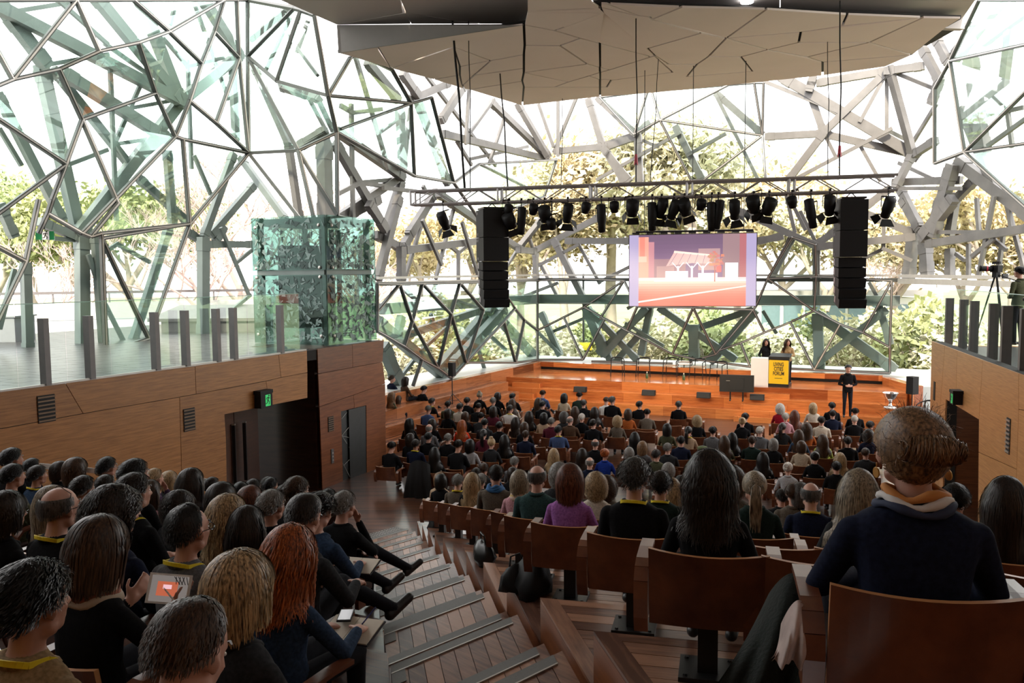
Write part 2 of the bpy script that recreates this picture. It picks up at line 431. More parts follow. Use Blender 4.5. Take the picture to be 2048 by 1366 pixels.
# ------------------------------------------------------------------ stairs
st = struct(empty('floor_stairs'), 'timber stair with grey ribbed nosings between the two seating blocks')
ND = Vector((math.sin(math.radians(45.5)), math.cos(math.radians(45.5)), 0)); NP = Vector((-ND.y, ND.x, 0))
def stair_nose(u):
    """plan points on the left and right string where the nosing line of parameter u (depth on right edge) meets them"""
    R = Vector((-0.19 * u + 1.106, u, 0))
    t = (R.x - 0.182 + 0.19 * R.y) / (ND.x + 0.19 * ND.y)
    return R - ND * t, R
def stair_z(u): return 5.30 - (0.943 + 0.25 * u)
us = [5.7 + 1.25 * i for i in range(-6, 10)]
steps = []
for u in us: steps.append((u, stair_z(u))); steps.append((u + 0.44, stair_z(u) - 0.156))
for i, (u, z) in enumerate(steps):
    if z < 0.05: continue
    u0_ = steps[i - 1][0] if i else u - 0.8
    L0, R0 = stair_nose(u0_ - 0.02); L1, R1 = stair_nose(u)
    tread = slab([(L0.x, L0.y), (R0.x, R0.y), (R1.x, R1.y), (L1.x, L1.y)], z - 0.022, 0.3, 'tread', m_dark, st, math.atan2(NP.y, NP.x))
    nb = 9
    for j in range(nb):
        a, b = (j + 0.02) / nb, (j + 0.98) / nb
        q = [L0.lerp(R0, a), L0.lerp(R0, b), L1.lerp(R1, b), L1.lerp(R1, a)]
        slab([(p.x, p.y) for p in q], z, 0.02, 'plank', m_plank, st, math.atan2(NP.y, NP.x))
    e = 0.055
    La, Ra = stair_nose(u - 0.006); Lb, Rb = stair_nose(u - 0.10)
    Ra = La.lerp(Ra, 0.93); Rb = Lb.lerp(Rb, 0.93)
    slab([(p.x, p.y) for p in (La, Ra, Rb, Lb)], z + 0.006, 0.008, 'nosing_strip', m_strip, st, math.atan2(ND.y, ND.x))
    Lc, Rc = stair_nose(u - 0.10); Ld, Rd = stair_nose(u - 0.112); Rc = Lc.lerp(Rc, 0.93); Rd = Ld.lerp(Rd, 0.93)
    slab([(p.x, p.y) for p in (Lc, Rc, Rd, Ld)], z + 0.008, 0.01, 'metal_lip', m_lip, st, math.atan2(ND.y, ND.x))
    if i % 2 == 0:
        Le, Re = stair_nose(u - 0.26); w = ND * 0.10
        slab([(p.x, p.y) for p in (Lb, Lb + w, Le + w, Le)], z + 0.006, 0.008, 'nosing_return', m_strip, st)
for k in range(-6, 13):      # closing strings either side
    pass
# tactile studs at the foot of the stair
tp = at_z(765, 1072, 0.0)
mb = MB()
mb.box((0, 0, 0.004), (1.15, 0.62, 0.008))
for i in range(16):
    for j in range(9): mb.lathe((-0.53 + i * 0.0705, -0.27 + j * 0.067, 0.008), [(0.017, 0), (0.014, 0.005), (0.004, 0.007)], 6, 1)
o = mb.obj('tactile_pad', [m_strip, m_lip], loc=(tp.x, tp.y, 0.0)); o.rotation_euler = (0, 0, math.atan2(ND.y, ND.x))
tag(o, 'grey studded tactile warning pad at the foot of the stair', 'tactile pad')

# ================================================================== stage
zS, zLd = 1.05, 1.37
sL = at_z(991, 753, zS); sR = at_z(1813, 787, zS); sR = sL + (sR - sL).normalized() * (sR - sL).length
e = (sR - sL); e.z = 0; e.normalize(); fN = Vector((e.y, -e.x, 0));   # toward the audience
if fN.y > 0: fN = -fN
bL = at_z(1081, 724, zLd); bR = at_z(1765, 752, zLd)
stage = struct(empty('floor_stage'), 'orange timber stage with two broad front steps')
def lbox(name, p, q, width, z0, z1, m, parent, side):
    """box along plan line p-q, extending width toward side, from z0 to z1; grain along the line"""
    p = Vector((p.x, p.y, 0)); q = Vector((q.x, q.y, 0)); d = q - p; a = math.atan2(d.y, d.x)
    n = Vector((-d.y, d.x, 0)).normalized()
    if n.dot(side) < 0: n = -n
    b = MB(); c = (p + q) / 2 + n * width / 2
    b.box((0, 0, 0), (d.length, width, z1 - z0)); o = b.obj(name, m, parent)
    o.location = (c.x, c.y, (z0 + z1) / 2); o.rotation_euler = (0, 0, a); return o
stgd = (bL - sL).dot(-fN) 
so_ = slab([(sL.x, sL.y), (sR.x, sR.y), (bR.x + 1.5, bR.y), (bL.x - 0.5, bL.y + 0.3)], zS, zS, 'stage_deck', m_stage, stage, math.atan2(e.y, e.x))
lbox('front_step', sL - e * 0.3, sR - e * 0.2, 0.62, 0, 0.70, m_stage, stage, fN)
lbox('front_step', sL + fN * 0.62 - e * 0.3, sR + fN * 0.62 - e * 0.6, 0.62, 0, 0.35, m_stage, stage, fN)
def stepblock(px, py, z0, w, d, h):
    p = at_z(px, py, z0); b = MB(); b.box((0, 0, h / 2), (w, d, h)); o = b.obj('step_block', m_stage, stage)
    o.location = (p.x, p.y, z0); o.rotation_euler = (0, 0, math.atan2(e.y, e.x))
for off, w in ((1.5, 1.2), (11.0, 1.5)):
    p = sL + e * off + fN * 0.18; b = MB(); b.box((0, 0, 0.09), (w, 0.36, 0.18)); o = b.obj('step_block', m_stage, stage); o.location = (p.x, p.y, 0.70); o.rotation_euler = (0, 0, math.atan2(e.y, e.x))
    p = sL + e * (off - 0.1) + fN * 0.80; b = MB(); b.box((0, 0, 0.09), (w + 0.1, 0.36, 0.18)); o = b.obj('step_block', m_stage, stage); o.location = (p.x, p.y, 0.35); o.rotation_euler = (0, 0, math.atan2(e.y, e.x))
    p = sL + e * (off - 0.2) + fN * 1.42; b = MB(); b.box((0, 0, 0.09), (w + 0.2, 0.36, 0.18)); o = b.obj('step_block', m_stage, stage); o.location = (p.x, p.y, 0.0); o.rotation_euler = (0, 0, math.atan2(e.y, e.x))
# ledge behind and beside the stage
ledge = struct(empty('floor_ledge'), 'pale stone ledge behind a timber edge along the glass')
bd = (bR - bL); bd.z = 0; bd.normalize(); bn = Vector((-bd.y, bd.x, 0))
if bn.y < 0: bn = -bn
lbox('timber_edge', bL, bR, 0.35, zS + 0.12, zLd, m_stage, ledge, bn)
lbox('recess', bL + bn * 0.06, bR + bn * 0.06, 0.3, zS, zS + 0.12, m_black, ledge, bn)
lbox('stone_top', bL + bn * 0.35 - bd * 2.5, bR + bn * 0.35 + bd * 3, 2.6, 0.0, zLd - 0.01, m_stone, ledge, bn)
lw0 = at_z(817, 781, zLd); lw1 = Vector((bL.x, bL.y, 0)); ld = (lw1 - Vector((lw0.x, lw0.y, 0))).normalized(); ln = Vector((-ld.y, ld.x, 0))
if ln.x > 0: ln = -ln
l0 = lw1 - ld * 15.5
lbox('timber_edge', l0, lw1 + bn * 0.35, 0.35, 0.0, zLd, m_bench, ledge, ln)
lbox('stone_top', l0 + ln * 0.35, lw1 + ln * 0.35, 2.2, 0.0, zLd - 0.01, m_stone, ledge, ln)
ls1 = lw1 - ld * 4.2                              # side benches in front of the left ledge
for i, zt in enumerate((1.0, 0.67, 0.34)):
    lbox('side_bench', l0 - ln * (0.62 * i), ls1 - ln * (0.62 * i) - ld * (0.25 * i), 0.62, 0, zt, m_bench, ledge, -ln)
re0 = bR; re1 = Vector((sR.x, sR.y, 0)) + e * 0.2
lbox('timber_edge', re0, re1, 0.35, 0.0, zLd - 0.05, m_stage, ledge, Vector((1, 0, 0)))
lbox('stone_top', re0 + Vector((0.33, 0, 0)), re1 + Vector((0.33, 0, 0)), 3.2, 0.0, zLd - 0.08, m_stone, ledge, Vector((1, 0, 0)))

# ================================================================== left timber wall and the lift block
zB = 3.52
def Lw(px, py):
    p = at_line(px, py, LW[0], LW[1])
    if py > 1095: p.z = 0.0
    return p
lwd = Vector((LW[1][0] - LW[0][0], LW[1][1] - LW[0][1], 0)).normalized(); lwn = Vector((lwd.y, -lwd.x, 0))   # toward the hall
wl = struct(empty('wall_left'), 'left timber wall of large honey veneer panels')
def panelset(segs, fn, nrm, m, parent, th=0.03, gap=0.006, name='panel', tol=5, keep=None):
    N, E, Fc = planar(segs, tol)
    for f in Fc:
        P = [fn(*N[i]) for i in f]
        if keep and not keep([N[i] for i in f]): continue
        P = shrink(P, gap)
        c = sum(P, Vector()) / len(P)
        X = Vector(nrm).cross(ZZ).normalized(); Rm = Matrix((X, Vector(nrm).normalized(), ZZ)).transposed().to_4x4()
        Ri = Rm.inverted(); b = MB(); b.prism([Ri @ (p - c) for p in P], Ri @ (Vector(nrm).normalized() * th))
        o = b.obj(name, m, parent); Rm.translation = c; o.matrix_local = Rm
S = [((-60, 791), (612, 700)), ((128, 766), (164, 827)), ((-60, 868), (167, 827)), ((167, 827), (390, 788)), ((390, 788), (388, 731)),
     ((390, 788), (560, 755)), ((560, 755), (555, 708)), ((560, 755), (613, 745)), ((357, 794), (361, 945)), ((361, 945), (363, 1100)), ((530, 762), (537, 811)),
     ((447, 829), (613, 796)), ((447, 829), (450, 874)), ((450, 874), (455, 1100)), ((-60, 1100), (455, 1100)), ((612, 700), (613, 796)), ((-60, 791), (-60, 1100))]
panelset(S, Lw, lwn, m_panel, wl)
def wallslab(parent, fn, poly, off, m, name):
    b = MB(); b.prism([fn(*p) for p in poly], off); return b.obj(name, m, parent)
wallslab(wl, Lw, [(-60, 793), (612, 702), (613, 796), (447, 829), (455, 1100), (-60, 1100)], -lwn * 0.25, m_gap, 'backing')
# the wall goes on towards the camera beside the left block
p0 = Lw(-60, 900); 
b = MB(); a0 = Vector((p0.x, p0.y, 0)); b.prism([a0, a0 - lwd * 16, a0 - lwd * 16 + ZZ * zB, a0 + ZZ * zB], -lwn * 0.3); b.obj('near_panel', m_panel, wl)
# doorway recess
rc = struct(empty('door_1'), 'recessed timber doorway in the left wall')
g0 = Lw(447, 1000); g1 = Lw(613, 1000); g0.z = 0; g1.z = 0
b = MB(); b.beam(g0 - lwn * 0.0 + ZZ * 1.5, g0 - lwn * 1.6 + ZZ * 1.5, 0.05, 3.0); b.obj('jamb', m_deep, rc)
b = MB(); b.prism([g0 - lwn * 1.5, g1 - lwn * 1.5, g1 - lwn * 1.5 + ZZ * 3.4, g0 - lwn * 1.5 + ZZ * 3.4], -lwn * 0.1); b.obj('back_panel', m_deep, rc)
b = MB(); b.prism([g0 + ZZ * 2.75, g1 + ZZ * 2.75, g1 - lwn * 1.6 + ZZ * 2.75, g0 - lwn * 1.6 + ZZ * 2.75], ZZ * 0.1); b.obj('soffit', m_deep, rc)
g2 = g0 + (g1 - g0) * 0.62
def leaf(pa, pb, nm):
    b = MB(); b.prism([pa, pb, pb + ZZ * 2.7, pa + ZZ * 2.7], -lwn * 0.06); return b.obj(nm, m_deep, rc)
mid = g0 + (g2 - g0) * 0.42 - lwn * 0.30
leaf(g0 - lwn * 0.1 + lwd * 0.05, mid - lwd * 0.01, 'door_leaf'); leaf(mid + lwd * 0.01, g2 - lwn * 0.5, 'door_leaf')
for s_ in (-0.12, 0.22):
    hp = mid + lwd * s_ + lwn * 0.09
    b = MB(); b.beam(hp + ZZ * 0.75, hp + ZZ * 2.05, 0.05, 0.07); b.beam(hp + ZZ * 2.05, hp + ZZ * 2.08, 0.055, 0.075, mi=1); b.obj('pull_handle', [m_blk2, m_lip], rc)
# lift block
e0 = at_z(633, 697.7, zB); e1 = at_z(766.5, 680, zB)
ED = (e1 - e0); ED.z = 0; EL = ED.length; ED.normalize(); EN = Vector((ED.y, -ED.x, 0))
EP = ((e0.x, e0.y), (e1.x, e1.y))
def Ew(px, py): return at_line(px, py, EP[0], EP[1])
z4 = lambda x, y: (380 + x / 3.795, 670 + y / 3.795)
lb = struct(empty('wall_lift'), 'red brown timber lift block with horizontal joints')
S = [((960, 105), (1465, 38)), ((1465, 38), (1485, 1120)), ((960, 105), (1000, 1225)), ((1000, 1225), (1158, 1212)), ((1158, 1212), (1335, 1165)), ((1335, 1165), (1485, 1120)),
     ((965, 295), (1455, 205)), ((1225, 70), (1228, 245)), ((975, 545), (1475, 370)), ((1235, 455), (1240, 555)),
     ((1140, 580), (1330, 535)), ((1140, 580), (1158, 1212)), ((1330, 535), (1335, 1165))]
S = [(z4(*a), z4(*b)) for a, b in S]
dc = z4(1240, 900)
panelset(S, Ew, EN, m_dark, lb, keep=lambda P: not (min(p[0] for p in P) > z4(1120, 0)[0] and max(p[0] for p in P) < z4(1345, 0)[0] and max(p[1] for p in P) - min(p[1] for p in P) > 120))
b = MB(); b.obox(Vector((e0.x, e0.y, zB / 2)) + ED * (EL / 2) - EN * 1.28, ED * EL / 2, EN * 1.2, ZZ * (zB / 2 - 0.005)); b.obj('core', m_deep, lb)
ld_ = empty('elevator_door'); tag(ld_, 'dark grey lift door etched with thin pale crossing lines', 'elevator door')
dq = [Ew(*z4(*p)) for p in ((1143, 582), (1328, 537), (1334, 1166), (1158, 1212))]
zt = sum(p.z for p in dq[:2]) / 2
da = Vector((dq[0].x, dq[0].y, 0)); db = Vector((dq[1].x, dq[1].y, 0)); dm = da.lerp(db, 0.30); bk = -EN * 0.02
for i, (a_, c_) in enumerate(((da, dm), (dm, db))):
    b = MB(); b.prism([a_ + bk * (0 if i else 2.5), c_ + bk * (0 if i else 2.5), c_ + bk * (0 if i else 2.5) + ZZ * zt, a_ + bk * (0 if i else 2.5) + ZZ * zt], EN * 0.018); b.obj('door_panel', mat('dark grey steel door', (0.055, 0.058, 0.058), 0.42, 0.5), ld_)
LN = [((1150, 635), (1190, 585)), ((1150, 765), (1250, 645)), ((1250, 645), (1290, 625)), ((1250, 645), (1243, 560)), ((1250, 645), (1297, 755)), ((1150, 765), (1300, 800)), ((1152, 765), (1190, 825)),
      ((1205, 850), (1250, 905)), ((1250, 905), (1300, 830)), ((1250, 905), (1285, 920)), ((1250, 905), (1165, 990)), ((1285, 920), (1215, 1170)), ((1285, 920), (1300, 980)), ((1160, 975), (1230, 1110)),
      ((1230, 1110), (1290, 1120)), ((1290, 1120), (1310, 1090)), ((1290, 1120), (1310, 1160)), ((1215, 1165), (1165, 1200))]
b = MB()
for a_, c_ in LN:
    b.beam(Ew(*z4(*a_)) + EN * 0.004, Ew(*z4(*c_)) + EN * 0.004, 0.006, 0.014, EN)
b.obj('etched_lines', mat('etched pale line', (0.55, 0.55, 0.53), 0.4, 0.3), ld_)
b = MB(); b.obox(db + ED * 0.05 - EN * 0.02 + ZZ * zt / 2, ED * 0.05, EN * 0.02, ZZ * zt / 2); b.obj('reveal', m_black, ld_)
cp = Ew(*z4(1071, 918)); b = MB(); b.obox(cp + EN * 0.04, ED * 0.05, EN * 0.012, ZZ * 0.18)
for i in range(3): b.obox(cp + EN * 0.056 + ZZ * (-0.1 + i * 0.09), ED * 0.02, EN * 0.006, ZZ * 0.02, 1)
o = b.obj('call_panel', [mat('brushed panel', (0.16, 0.16, 0.16), 0.4, 0.6), m_lip]); tag(o, 'slim grey lift call panel left of the etched door', 'call panel')
def vent(c, dx, nrm, w, h, n, label, slat_m=m_lip):
    v = empty('wall_vent'); tag(v, label, 'vent'); c = Vector(c)
    b = MB(); b.obox(c + nrm * 0.036, dx * w / 2, nrm * 0.006, ZZ * h / 2); b.obj('backing', m_black, v)
    for i in range(n):
        z = -h / 2 + (i + 0.5) * h / n; b = MB(); b.obox(c + nrm * 0.05 + ZZ * z, dx * w / 2, nrm * 0.008, ZZ * h / n * 0.2); b.obj('slat', slat_m, v)
vsl = mat('bronze vent slat', (0.16, 0.10, 0.06), 0.45, 0.3)
vent(Lw(90, 817), lwd, lwn, 0.32, 0.46, 7, 'square slatted vent near the left end of the honey wall', vsl)
vent(Lw(376, 839), lwd, lwn, 0.30, 0.46, 7, 'square slatted vent left of the recessed doorway', vsl)
vent(Ew(*z4(1060, 675)), ED, EN, 0.22, 0.38, 7, 'small slatted vent left of the lift door', vsl)

# ================================================================== right timber wall
def Rw(px, py):
    p = at_line(px, py, RW[0], RW[1])
    if py > 1045: p.z = 0.0
    return p
rwd = Vector((RW[1][0] - RW[0][0], RW[1][1] - RW[0][1], 0)).normalized(); rwn = Vector((-rwd.y, rwd.x, 0))
if rwn.x > 0: rwn = -rwn
z5 = lambda x, y: (1750 + x / 2.627, 480 + y / 2.627)
wr = struct(empty('wall_right'), 'right timber wall of light honey veneer panels')
S = [((305, 530), (1000, 785)), ((305, 530), (280, 1500)), ((375, 556), (345, 935)), ((345, 935), (340, 1500)), ((440, 580), (432, 870)), ((575, 630), (555, 945)), ((555, 945), (553, 1500)), ((765, 700), (755, 1205)), ((755, 1205), (750, 1500)),
     ((380, 838), (555, 945)), ((380, 838), (365, 1250)), ((365, 1250), (360, 1500)), ((765, 890), (1000, 930)), ((1000, 785), (1000, 1500)), ((280, 1500), (1000, 1500)), ((553, 1115), (755, 1210))]
S = [(z5(*a), z5(*b)) for a, b in S]
panelset(S, Rw, rwn, m_panelr, wr, keep=lambda P: not (min(p[0] for p in P) > z5(350, 0)[0] and max(p[0] for p in P) < z5(562, 0)[0] and min(p[1] for p in P) > z5(0, 830)[1]))
wallslab(wr, Rw, [z5(*p) for p in ((305, 532), (1000, 787), (1000, 1500), (553, 1500), (555, 945), (380, 838), (360, 1500), (280, 1500))], -rwn * 0.2, m_gap, 'backing')
p0 = Rw(*z5(1000, 900)); a0 = Vector((p0.x, p0.y, 0)); b = MB(); b.prism([a0, a0 - rwd * 18, a0 - rwd * 18 + ZZ * zB, a0 + ZZ * zB], -rwn * 0.3); b.obj('near_panel', m_panelr, wr)
pe = Rw(*z5(300, 700)); a1 = Vector((pe.x, pe.y, 0)); b = MB(); b.prism([a1, a1 - rwn * 6, a1 - rwn * 6 + ZZ * zB, a1 + ZZ * zB], -rwd * 0.2); b.obj('end_panel', m_panelr, wr)
dr = struct(empty('door_2'), 'dark recessed doorway in the right wall')
h0 = Rw(*z5(372, 1000)); h1 = Rw(*z5(555, 1000)); h0.z = h1.z = 0
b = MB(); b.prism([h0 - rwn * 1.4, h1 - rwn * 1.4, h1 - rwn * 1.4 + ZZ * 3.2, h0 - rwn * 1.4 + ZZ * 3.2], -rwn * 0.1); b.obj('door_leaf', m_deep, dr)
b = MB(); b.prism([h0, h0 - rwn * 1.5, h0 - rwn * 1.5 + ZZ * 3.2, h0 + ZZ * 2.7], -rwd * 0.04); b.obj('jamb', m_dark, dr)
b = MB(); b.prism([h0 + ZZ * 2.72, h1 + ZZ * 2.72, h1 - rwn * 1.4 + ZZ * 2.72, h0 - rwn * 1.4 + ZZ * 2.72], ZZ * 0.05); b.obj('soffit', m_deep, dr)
vent(Rw(*z5(712, 1030)), rwd, rwn, 0.2, 0.62, 8, 'tall slatted vent on the right honey wall', m_lip)
c = Rw(*z5(320, 793)); b = MB(); b.obox(c + rwn * 0.036, rwd * 0.08, rwn * 0.006, ZZ * 0.22); o = b.obj('wall_slot', m_black); tag(o, 'narrow black slot near the far end of the right wall', 'slot')

# ================================================================== balconies
dk = struct(empty('floor_deck_left'), 'dark glossy tiled balcony on the left')
q0 = Vector((LW[0][0], LW[0][1], 0)); q1 = Vector((LW[1][0], LW[1][1], 0))
A0 = q0 - lwd * 14; back = -lwn
b = MB()
slab([(A0.x, A0.y), (q1.x, q1.y), (e0.x, e0.y), (e1.x, e1.y), (e1.x - EN.x * 9, e1.y - EN.y * 9), (A0.x + back.x * 13, A0.y + back.y * 13)], zB - 0.02, 0.25, 'slab', m_gap, dk)
tw, tlg = 0.62, 0.62
Tm = {}
for i in range(-2, 26):
    for j in range(0, 20):
        c = q0 + lwd * (i * tlg - 0.4 + (0.31 if j % 2 else 0)) + back * (0.1 + (j + 0.5) * tw)
        if (c - Vector((e0.x, e0.y, 0))).dot(ED) > 0 and (c - Vector((e0.x, e0.y, 0))).dot(EN) > -2.3: continue
        if (c - q0).dot(lwd) > 16: continue
        px, py = to_px((c.x, c.y, zB))
        if px < -120 or px > 700: continue
        if 'me' not in Tm:
            t_ = MB(); t_.box((0, 0, 0.01), (tlg - 0.012, tw - 0.012, 0.024)); Tm['me'] = t_.mesh('tile', m_tile)
        link('tile', Tm['me'], dk, (c.x, c.y, zB - 0.02), math.atan2(lwd.y, lwd.x))
b = MB(); b.beam(A0 + ZZ * zB, q1 + ZZ * zB, 0.06, 0.05); b.obj('edge_angle', m_mull2, dk)
dk2 = struct(empty('floor_deck_right'), 'balcony floor above the right timber wall')
B0 = a1 - rwd * 16
slab([(a1.x, a1.y), (B0.x, B0.y), (B0.x - rwn.x * 7, B0.y - rwn.y * 7), (a1.x - rwn.x * 7, a1.y - rwn.y * 7)], zB - 0.005, 0.2, 'slab', m_tile, dk2)
bal = empty('glass_balustrade'); tag(bal, 'frameless glass balustrade with grey posts along the left balcony', 'balustrade')
LP = [(92, 768), (181, 755), (312, 735), (372, 728), (434, 720), (468, 715), (561, 703), (616, 697)]
for px, py in [(-40, 787)] + LP[:7]:
    p = at_line(px + 2, py, LW[0], LW[1]); p.z = zB; b = MB(); b.obox(p - lwn * 0.02 + ZZ * 0.56, lwd * 0.05, lwn * 0.075, ZZ * 0.56)
    b.obj('post', m_post, bal)
def rail_glass(p, q, h, parent, n, nn):
    for i in range(n):
        a = p.lerp(q, i / n); c = p.lerp(q, (i + 1) / n); d = (c - a).normalized() * 0.012
        b = MB(); b.prism([a + d, c - d, c - d + ZZ * h, a + d + ZZ * h], nn * 0.014); b.obj('pane', m_rail, parent)
        b = MB(); b.beam(a + d + ZZ * (h + 0.006) + nn * 0.007, c - d + ZZ * (h + 0.006) + nn * 0.007, 0.016, 0.012); b.obj('pane_edge', mat('green glass edge', (0.30, 0.55, 0.47), 0.2), parent)
gp = Lw(-60, 789) - lwn * 0.16; gq = Lw(612, 699) - lwn * 0.16; gp.z = gq.z = zB
rail_glass(gp, gq, 1.36, bal, 9, -lwn)
bal2 = empty('glass_balustrade'); tag(bal2, 'frameless glass balustrade with grey posts along the right balcony', 'balustrade')
for px, py in [(1895, 689), (1923, 697), (1944, 705), (1982, 719), (2008, 731), (2045, 748)]:
    p = at_z(px, py, zB); b = MB(); b.obox(p - rwn * 0.02 + ZZ * 0.56, rwd * 0.055, rwn * 0.085, ZZ * 0.56); b.obj('post', m_post, bal2)
gp = at_z(1866, 683, zB) - rwn * 0.2; gq = at_z(2100, 770, zB) - rwn * 0.2; rail_glass(gp, gq, 1.33, bal2, 4, -rwn)
# ---- fritted glass lift shaft
lift = empty('glass_lift_shaft'); tag(lift, 'green fritted glass lift shaft standing on the left balcony corner', 'lift shaft')
c0 = at_z(656.8, 692.4, zB); c1 = at_z(753.4, 680.3, zB); c2 = at_z(510.7, 686.9, zB)
X1 = (c1 - c0); X1.z = 0; l1 = X1.length; X1.normalize(); X2 = (c2 - c0); X2.z = 0; l2 = X2.length; X2.normalize()
n1 = Vector((X1.y, -X1.x, 0)); n2 = Vector((-X2.y, X2.x, 0)); n2 = n2 if n2.y < 0 else -n2; n1 = n1 if n1.y < 0 or n1.x > 0 else -n1
H = 3.32; hm = 1.88
for (X, l) in ((X1, l1), (X2, l2)):
    for (za, zb_) in ((0.02, hm - 0.06), (hm + 0.06, H)):
        b = MB(); b.prism([c0 + X * 0.02 + ZZ * za, c0 + X * (l - 0.02) + ZZ * za, c0 + X * (l - 0.02) + ZZ * zb_, c0 + X * 0.02 + ZZ * zb_], (n1 if X is X1 else n2) * 0.016); o = b.obj('pane', m_frit, lift)
        nn = (n1 if X is X1 else n2); fr_ = MB(); rg_ = random.Random(int(za * 100) + (7 if X is X1 else 3))
        for q_ in range(230 if za < 1 else 150):
            u_ = rg_.uniform(0.12, l - 0.12); v_ = za + 0.1 + (zb_ - za - 0.2) * (rg_.random() if za < 1 else rg_.random() ** 1.7); s_ = rg_.uniform(0.05, 0.13); a_ = rg_.uniform(0, 6.28); w_ = rg_.uniform(0.5, 1.6); tri = []
            for an in (a_, a_ + 2.1, a_ + 2.1 + w_): tri.append(c0 + X * min(l - 0.04, max(0.04, u_ + s_ * math.cos(an))) + ZZ * min(zb_ - 0.02, max(za + 0.02, v_ + s_ * math.sin(an))) + nn * (0.019 + 0.00001 * q_))
            fr_.add(tri, [(0, 1, 2)], q_ % 3)
        fo = fr_.obj('frit_pattern', [mat('pale ceramic frit', (0.22, 0.30, 0.28), 0.7), mat('mid ceramic frit', (0.16, 0.235, 0.215), 0.7), mat('dark ceramic frit', (0.045, 0.075, 0.068), 0.7)], o); fo['kind'] = 'stuff'
far = c0 + X1 * l1 + X2 * l2
for (p, q) in ((c1, far), (c2, far)):
    b = MB(); b.prism([p + ZZ * 0.02, q + ZZ * 0.02, q + ZZ * H, p + ZZ * H], X1 * 0.016 if p is c1 else X2 * 0.016); b.obj('pane', m_frit, lift)
ins = 0.16
for p in (c0 + X1 * ins + X2 * ins, c1 - X1 * ins + X2 * ins, c2 + X1 * ins - X2 * ins, far - (X1 + X2) * ins):
    b = MB(); b.obox(p + ZZ * H / 2, X1 * 0.06, X2 * 0.06, ZZ * H / 2); b.obj('corner_post', m_green, lift)
for z in (hm, H - 0.12):
    for (p, q) in ((c0, c1), (c0, c2), (c1, far), (c2, far)):
        pi_ = p + (far - p).normalized() * 0 ; b = MB(); i1 = p.lerp((c0 + far) / 2, 0.09); i2 = q.lerp((c0 + far) / 2, 0.09)
        b.beam(i1 + ZZ * z, i2 + ZZ * z, 0.1, 0.16); b.obj('ring_beam', m_green, lift)
b = MB(); b.prism([c0 + ZZ * H, c1 + ZZ * H, far + ZZ * H, c2 + ZZ * H], ZZ * 0.02); b.obj('roof_pane', m_rail, lift)
ctr = (c0 + far) / 2
b = MB(); b.obox(ctr + X2 * 0.35 + ZZ * 1.5, X1 * 0.55, X2 * 0.45, ZZ * 1.1); b.obj('lift_machinery', mat('dark lift machinery', (0.07, 0.09, 0.085), 0.5, 0.4), lift)
for s_ in (-0.35, 0.1, 0.4):
    b = MB(); b.tube([ctr - X2 * 0.5 + X1 * s_ + ZZ * 0.02, ctr - X2 * 0.5 + X1 * s_ + ZZ * (H - 0.3)], 0.07 if s_ > 0 else 0.04, 8); b.obj('guide_rail', m_steel, lift)
for z in (0.25, hm - 0.12, hm + 0.12, H - 0.25):
    for P_, n_ in ((c0 + X1 * 0.22, n1), (c1 - X1 * 0.14, n1), (c0 + X2 * 0.2, n2), (c2 - X2 * 0.14, n2)):
        b = MB(); b.lathe(P_ + ZZ * z + n_ * 0.016, [(0.045, 0), (0.045, 0.02), (0.02, 0.035)], 8, axis=n_); b.obj('glass_bolt', m_lip, lift)
# ================================================================== glazed steel walls
def wall_depth(px, py, off):
    v = ray(px, py); m = v.x / v.y; k = 0.492
    def line(X0, Y0): return (X0 - k * Y0) / (m - k)
    s1 = line(-10.2 - off * 1.11, 23.7); s2 = line(1.16 - off * 1.11, 38.2)
    back = (38.2 + 0.571 + off * 1.11) / (1 + k * m); right = (22.5 + off) / (m + 0.25)
    if px < 500: d = s1
    elif px < 640:
        t = (px - 500) / 140.0; d = 1 / ((1 - t) / s1 + t / s2)
    elif px < 1075: d = s2
    elif px < 1800: d = back
    else: d = right
    return d
def W3(px, py, off=0.0, amp=0.0):
    d = wall_depth(px, py, off)
    if amp: d += amp * (math.sin(px / 71.0 + 1.3) * math.sin(py / 59.0 + 0.4)) - (0.9 if py < 300 else 0.0) * amp * (300 - py) / 300.0
    return at_d(px, py, d)
z1 = lambda x, y: (x / 2.926, y / 2.926)
z2 = lambda x, y: (x / 2.926, 400 + y / 2.926)
z3 = lambda x, y: (600 + x / 2.926, y / 2.926)
z4b = lambda x, y: (700 + x / 3.413, 400 + y / 3.413)
z5b = lambda x, y: (1200 + x / 2.415, y / 2.415)
z6b = lambda x, y: (1200 + x / 2.415, 400 + y / 2.415)
def S4(fn, txt):
    out = []
    for q in txt.split(';'):
        v = [float(x) for x in q.split(',')]
        out.append((fn(v[0], v[1]), fn(v[2], v[3]), v[4] if len(v) > 4 else 2))
    return out
MU = []
MU += S4(z1, '75,465,445,0;440,20,580,300;-60,520,990,185;990,185,1310,0;780,0,990,185;990,185,1180,370;1310,0,1180,370;1180,370,1025,800;345,405,480,700;810,250,910,545;480,700,910,545;910,545,1025,800;480,700,385,960;385,960,-60,665;385,960,-60,1285;385,960,225,1366;480,700,690,1190;1025,800,1455,895;1025,800,480,1366;1110,590,1440,880;1400,340,1265,720;1255,185,1410,335;1385,0,1410,335;1410,335,1440,880;1450,0,1450,330;1450,330,1465,880;1465,880,1745,880;1460,330,1745,870;1460,330,1620,475;1620,475,1920,560;1840,90,1920,560;1920,560,2048,340;1620,475,1760,60;1450,310,1720,50;1745,880,1970,775;1970,775,1975,1260;1745,880,1955,1270;1745,880,1835,1270;1465,880,1755,1280;1070,815,1110,1310;1455,895,1120,1300;1110,1310,590,1366;-60,220,75,465;-60,0,1310,0;1310,0,1450,0;1450,0,1840,90;-60,0,-60,520;-60,520,-60,665;-60,665,-60,1285;1975,1260,2048,1280')
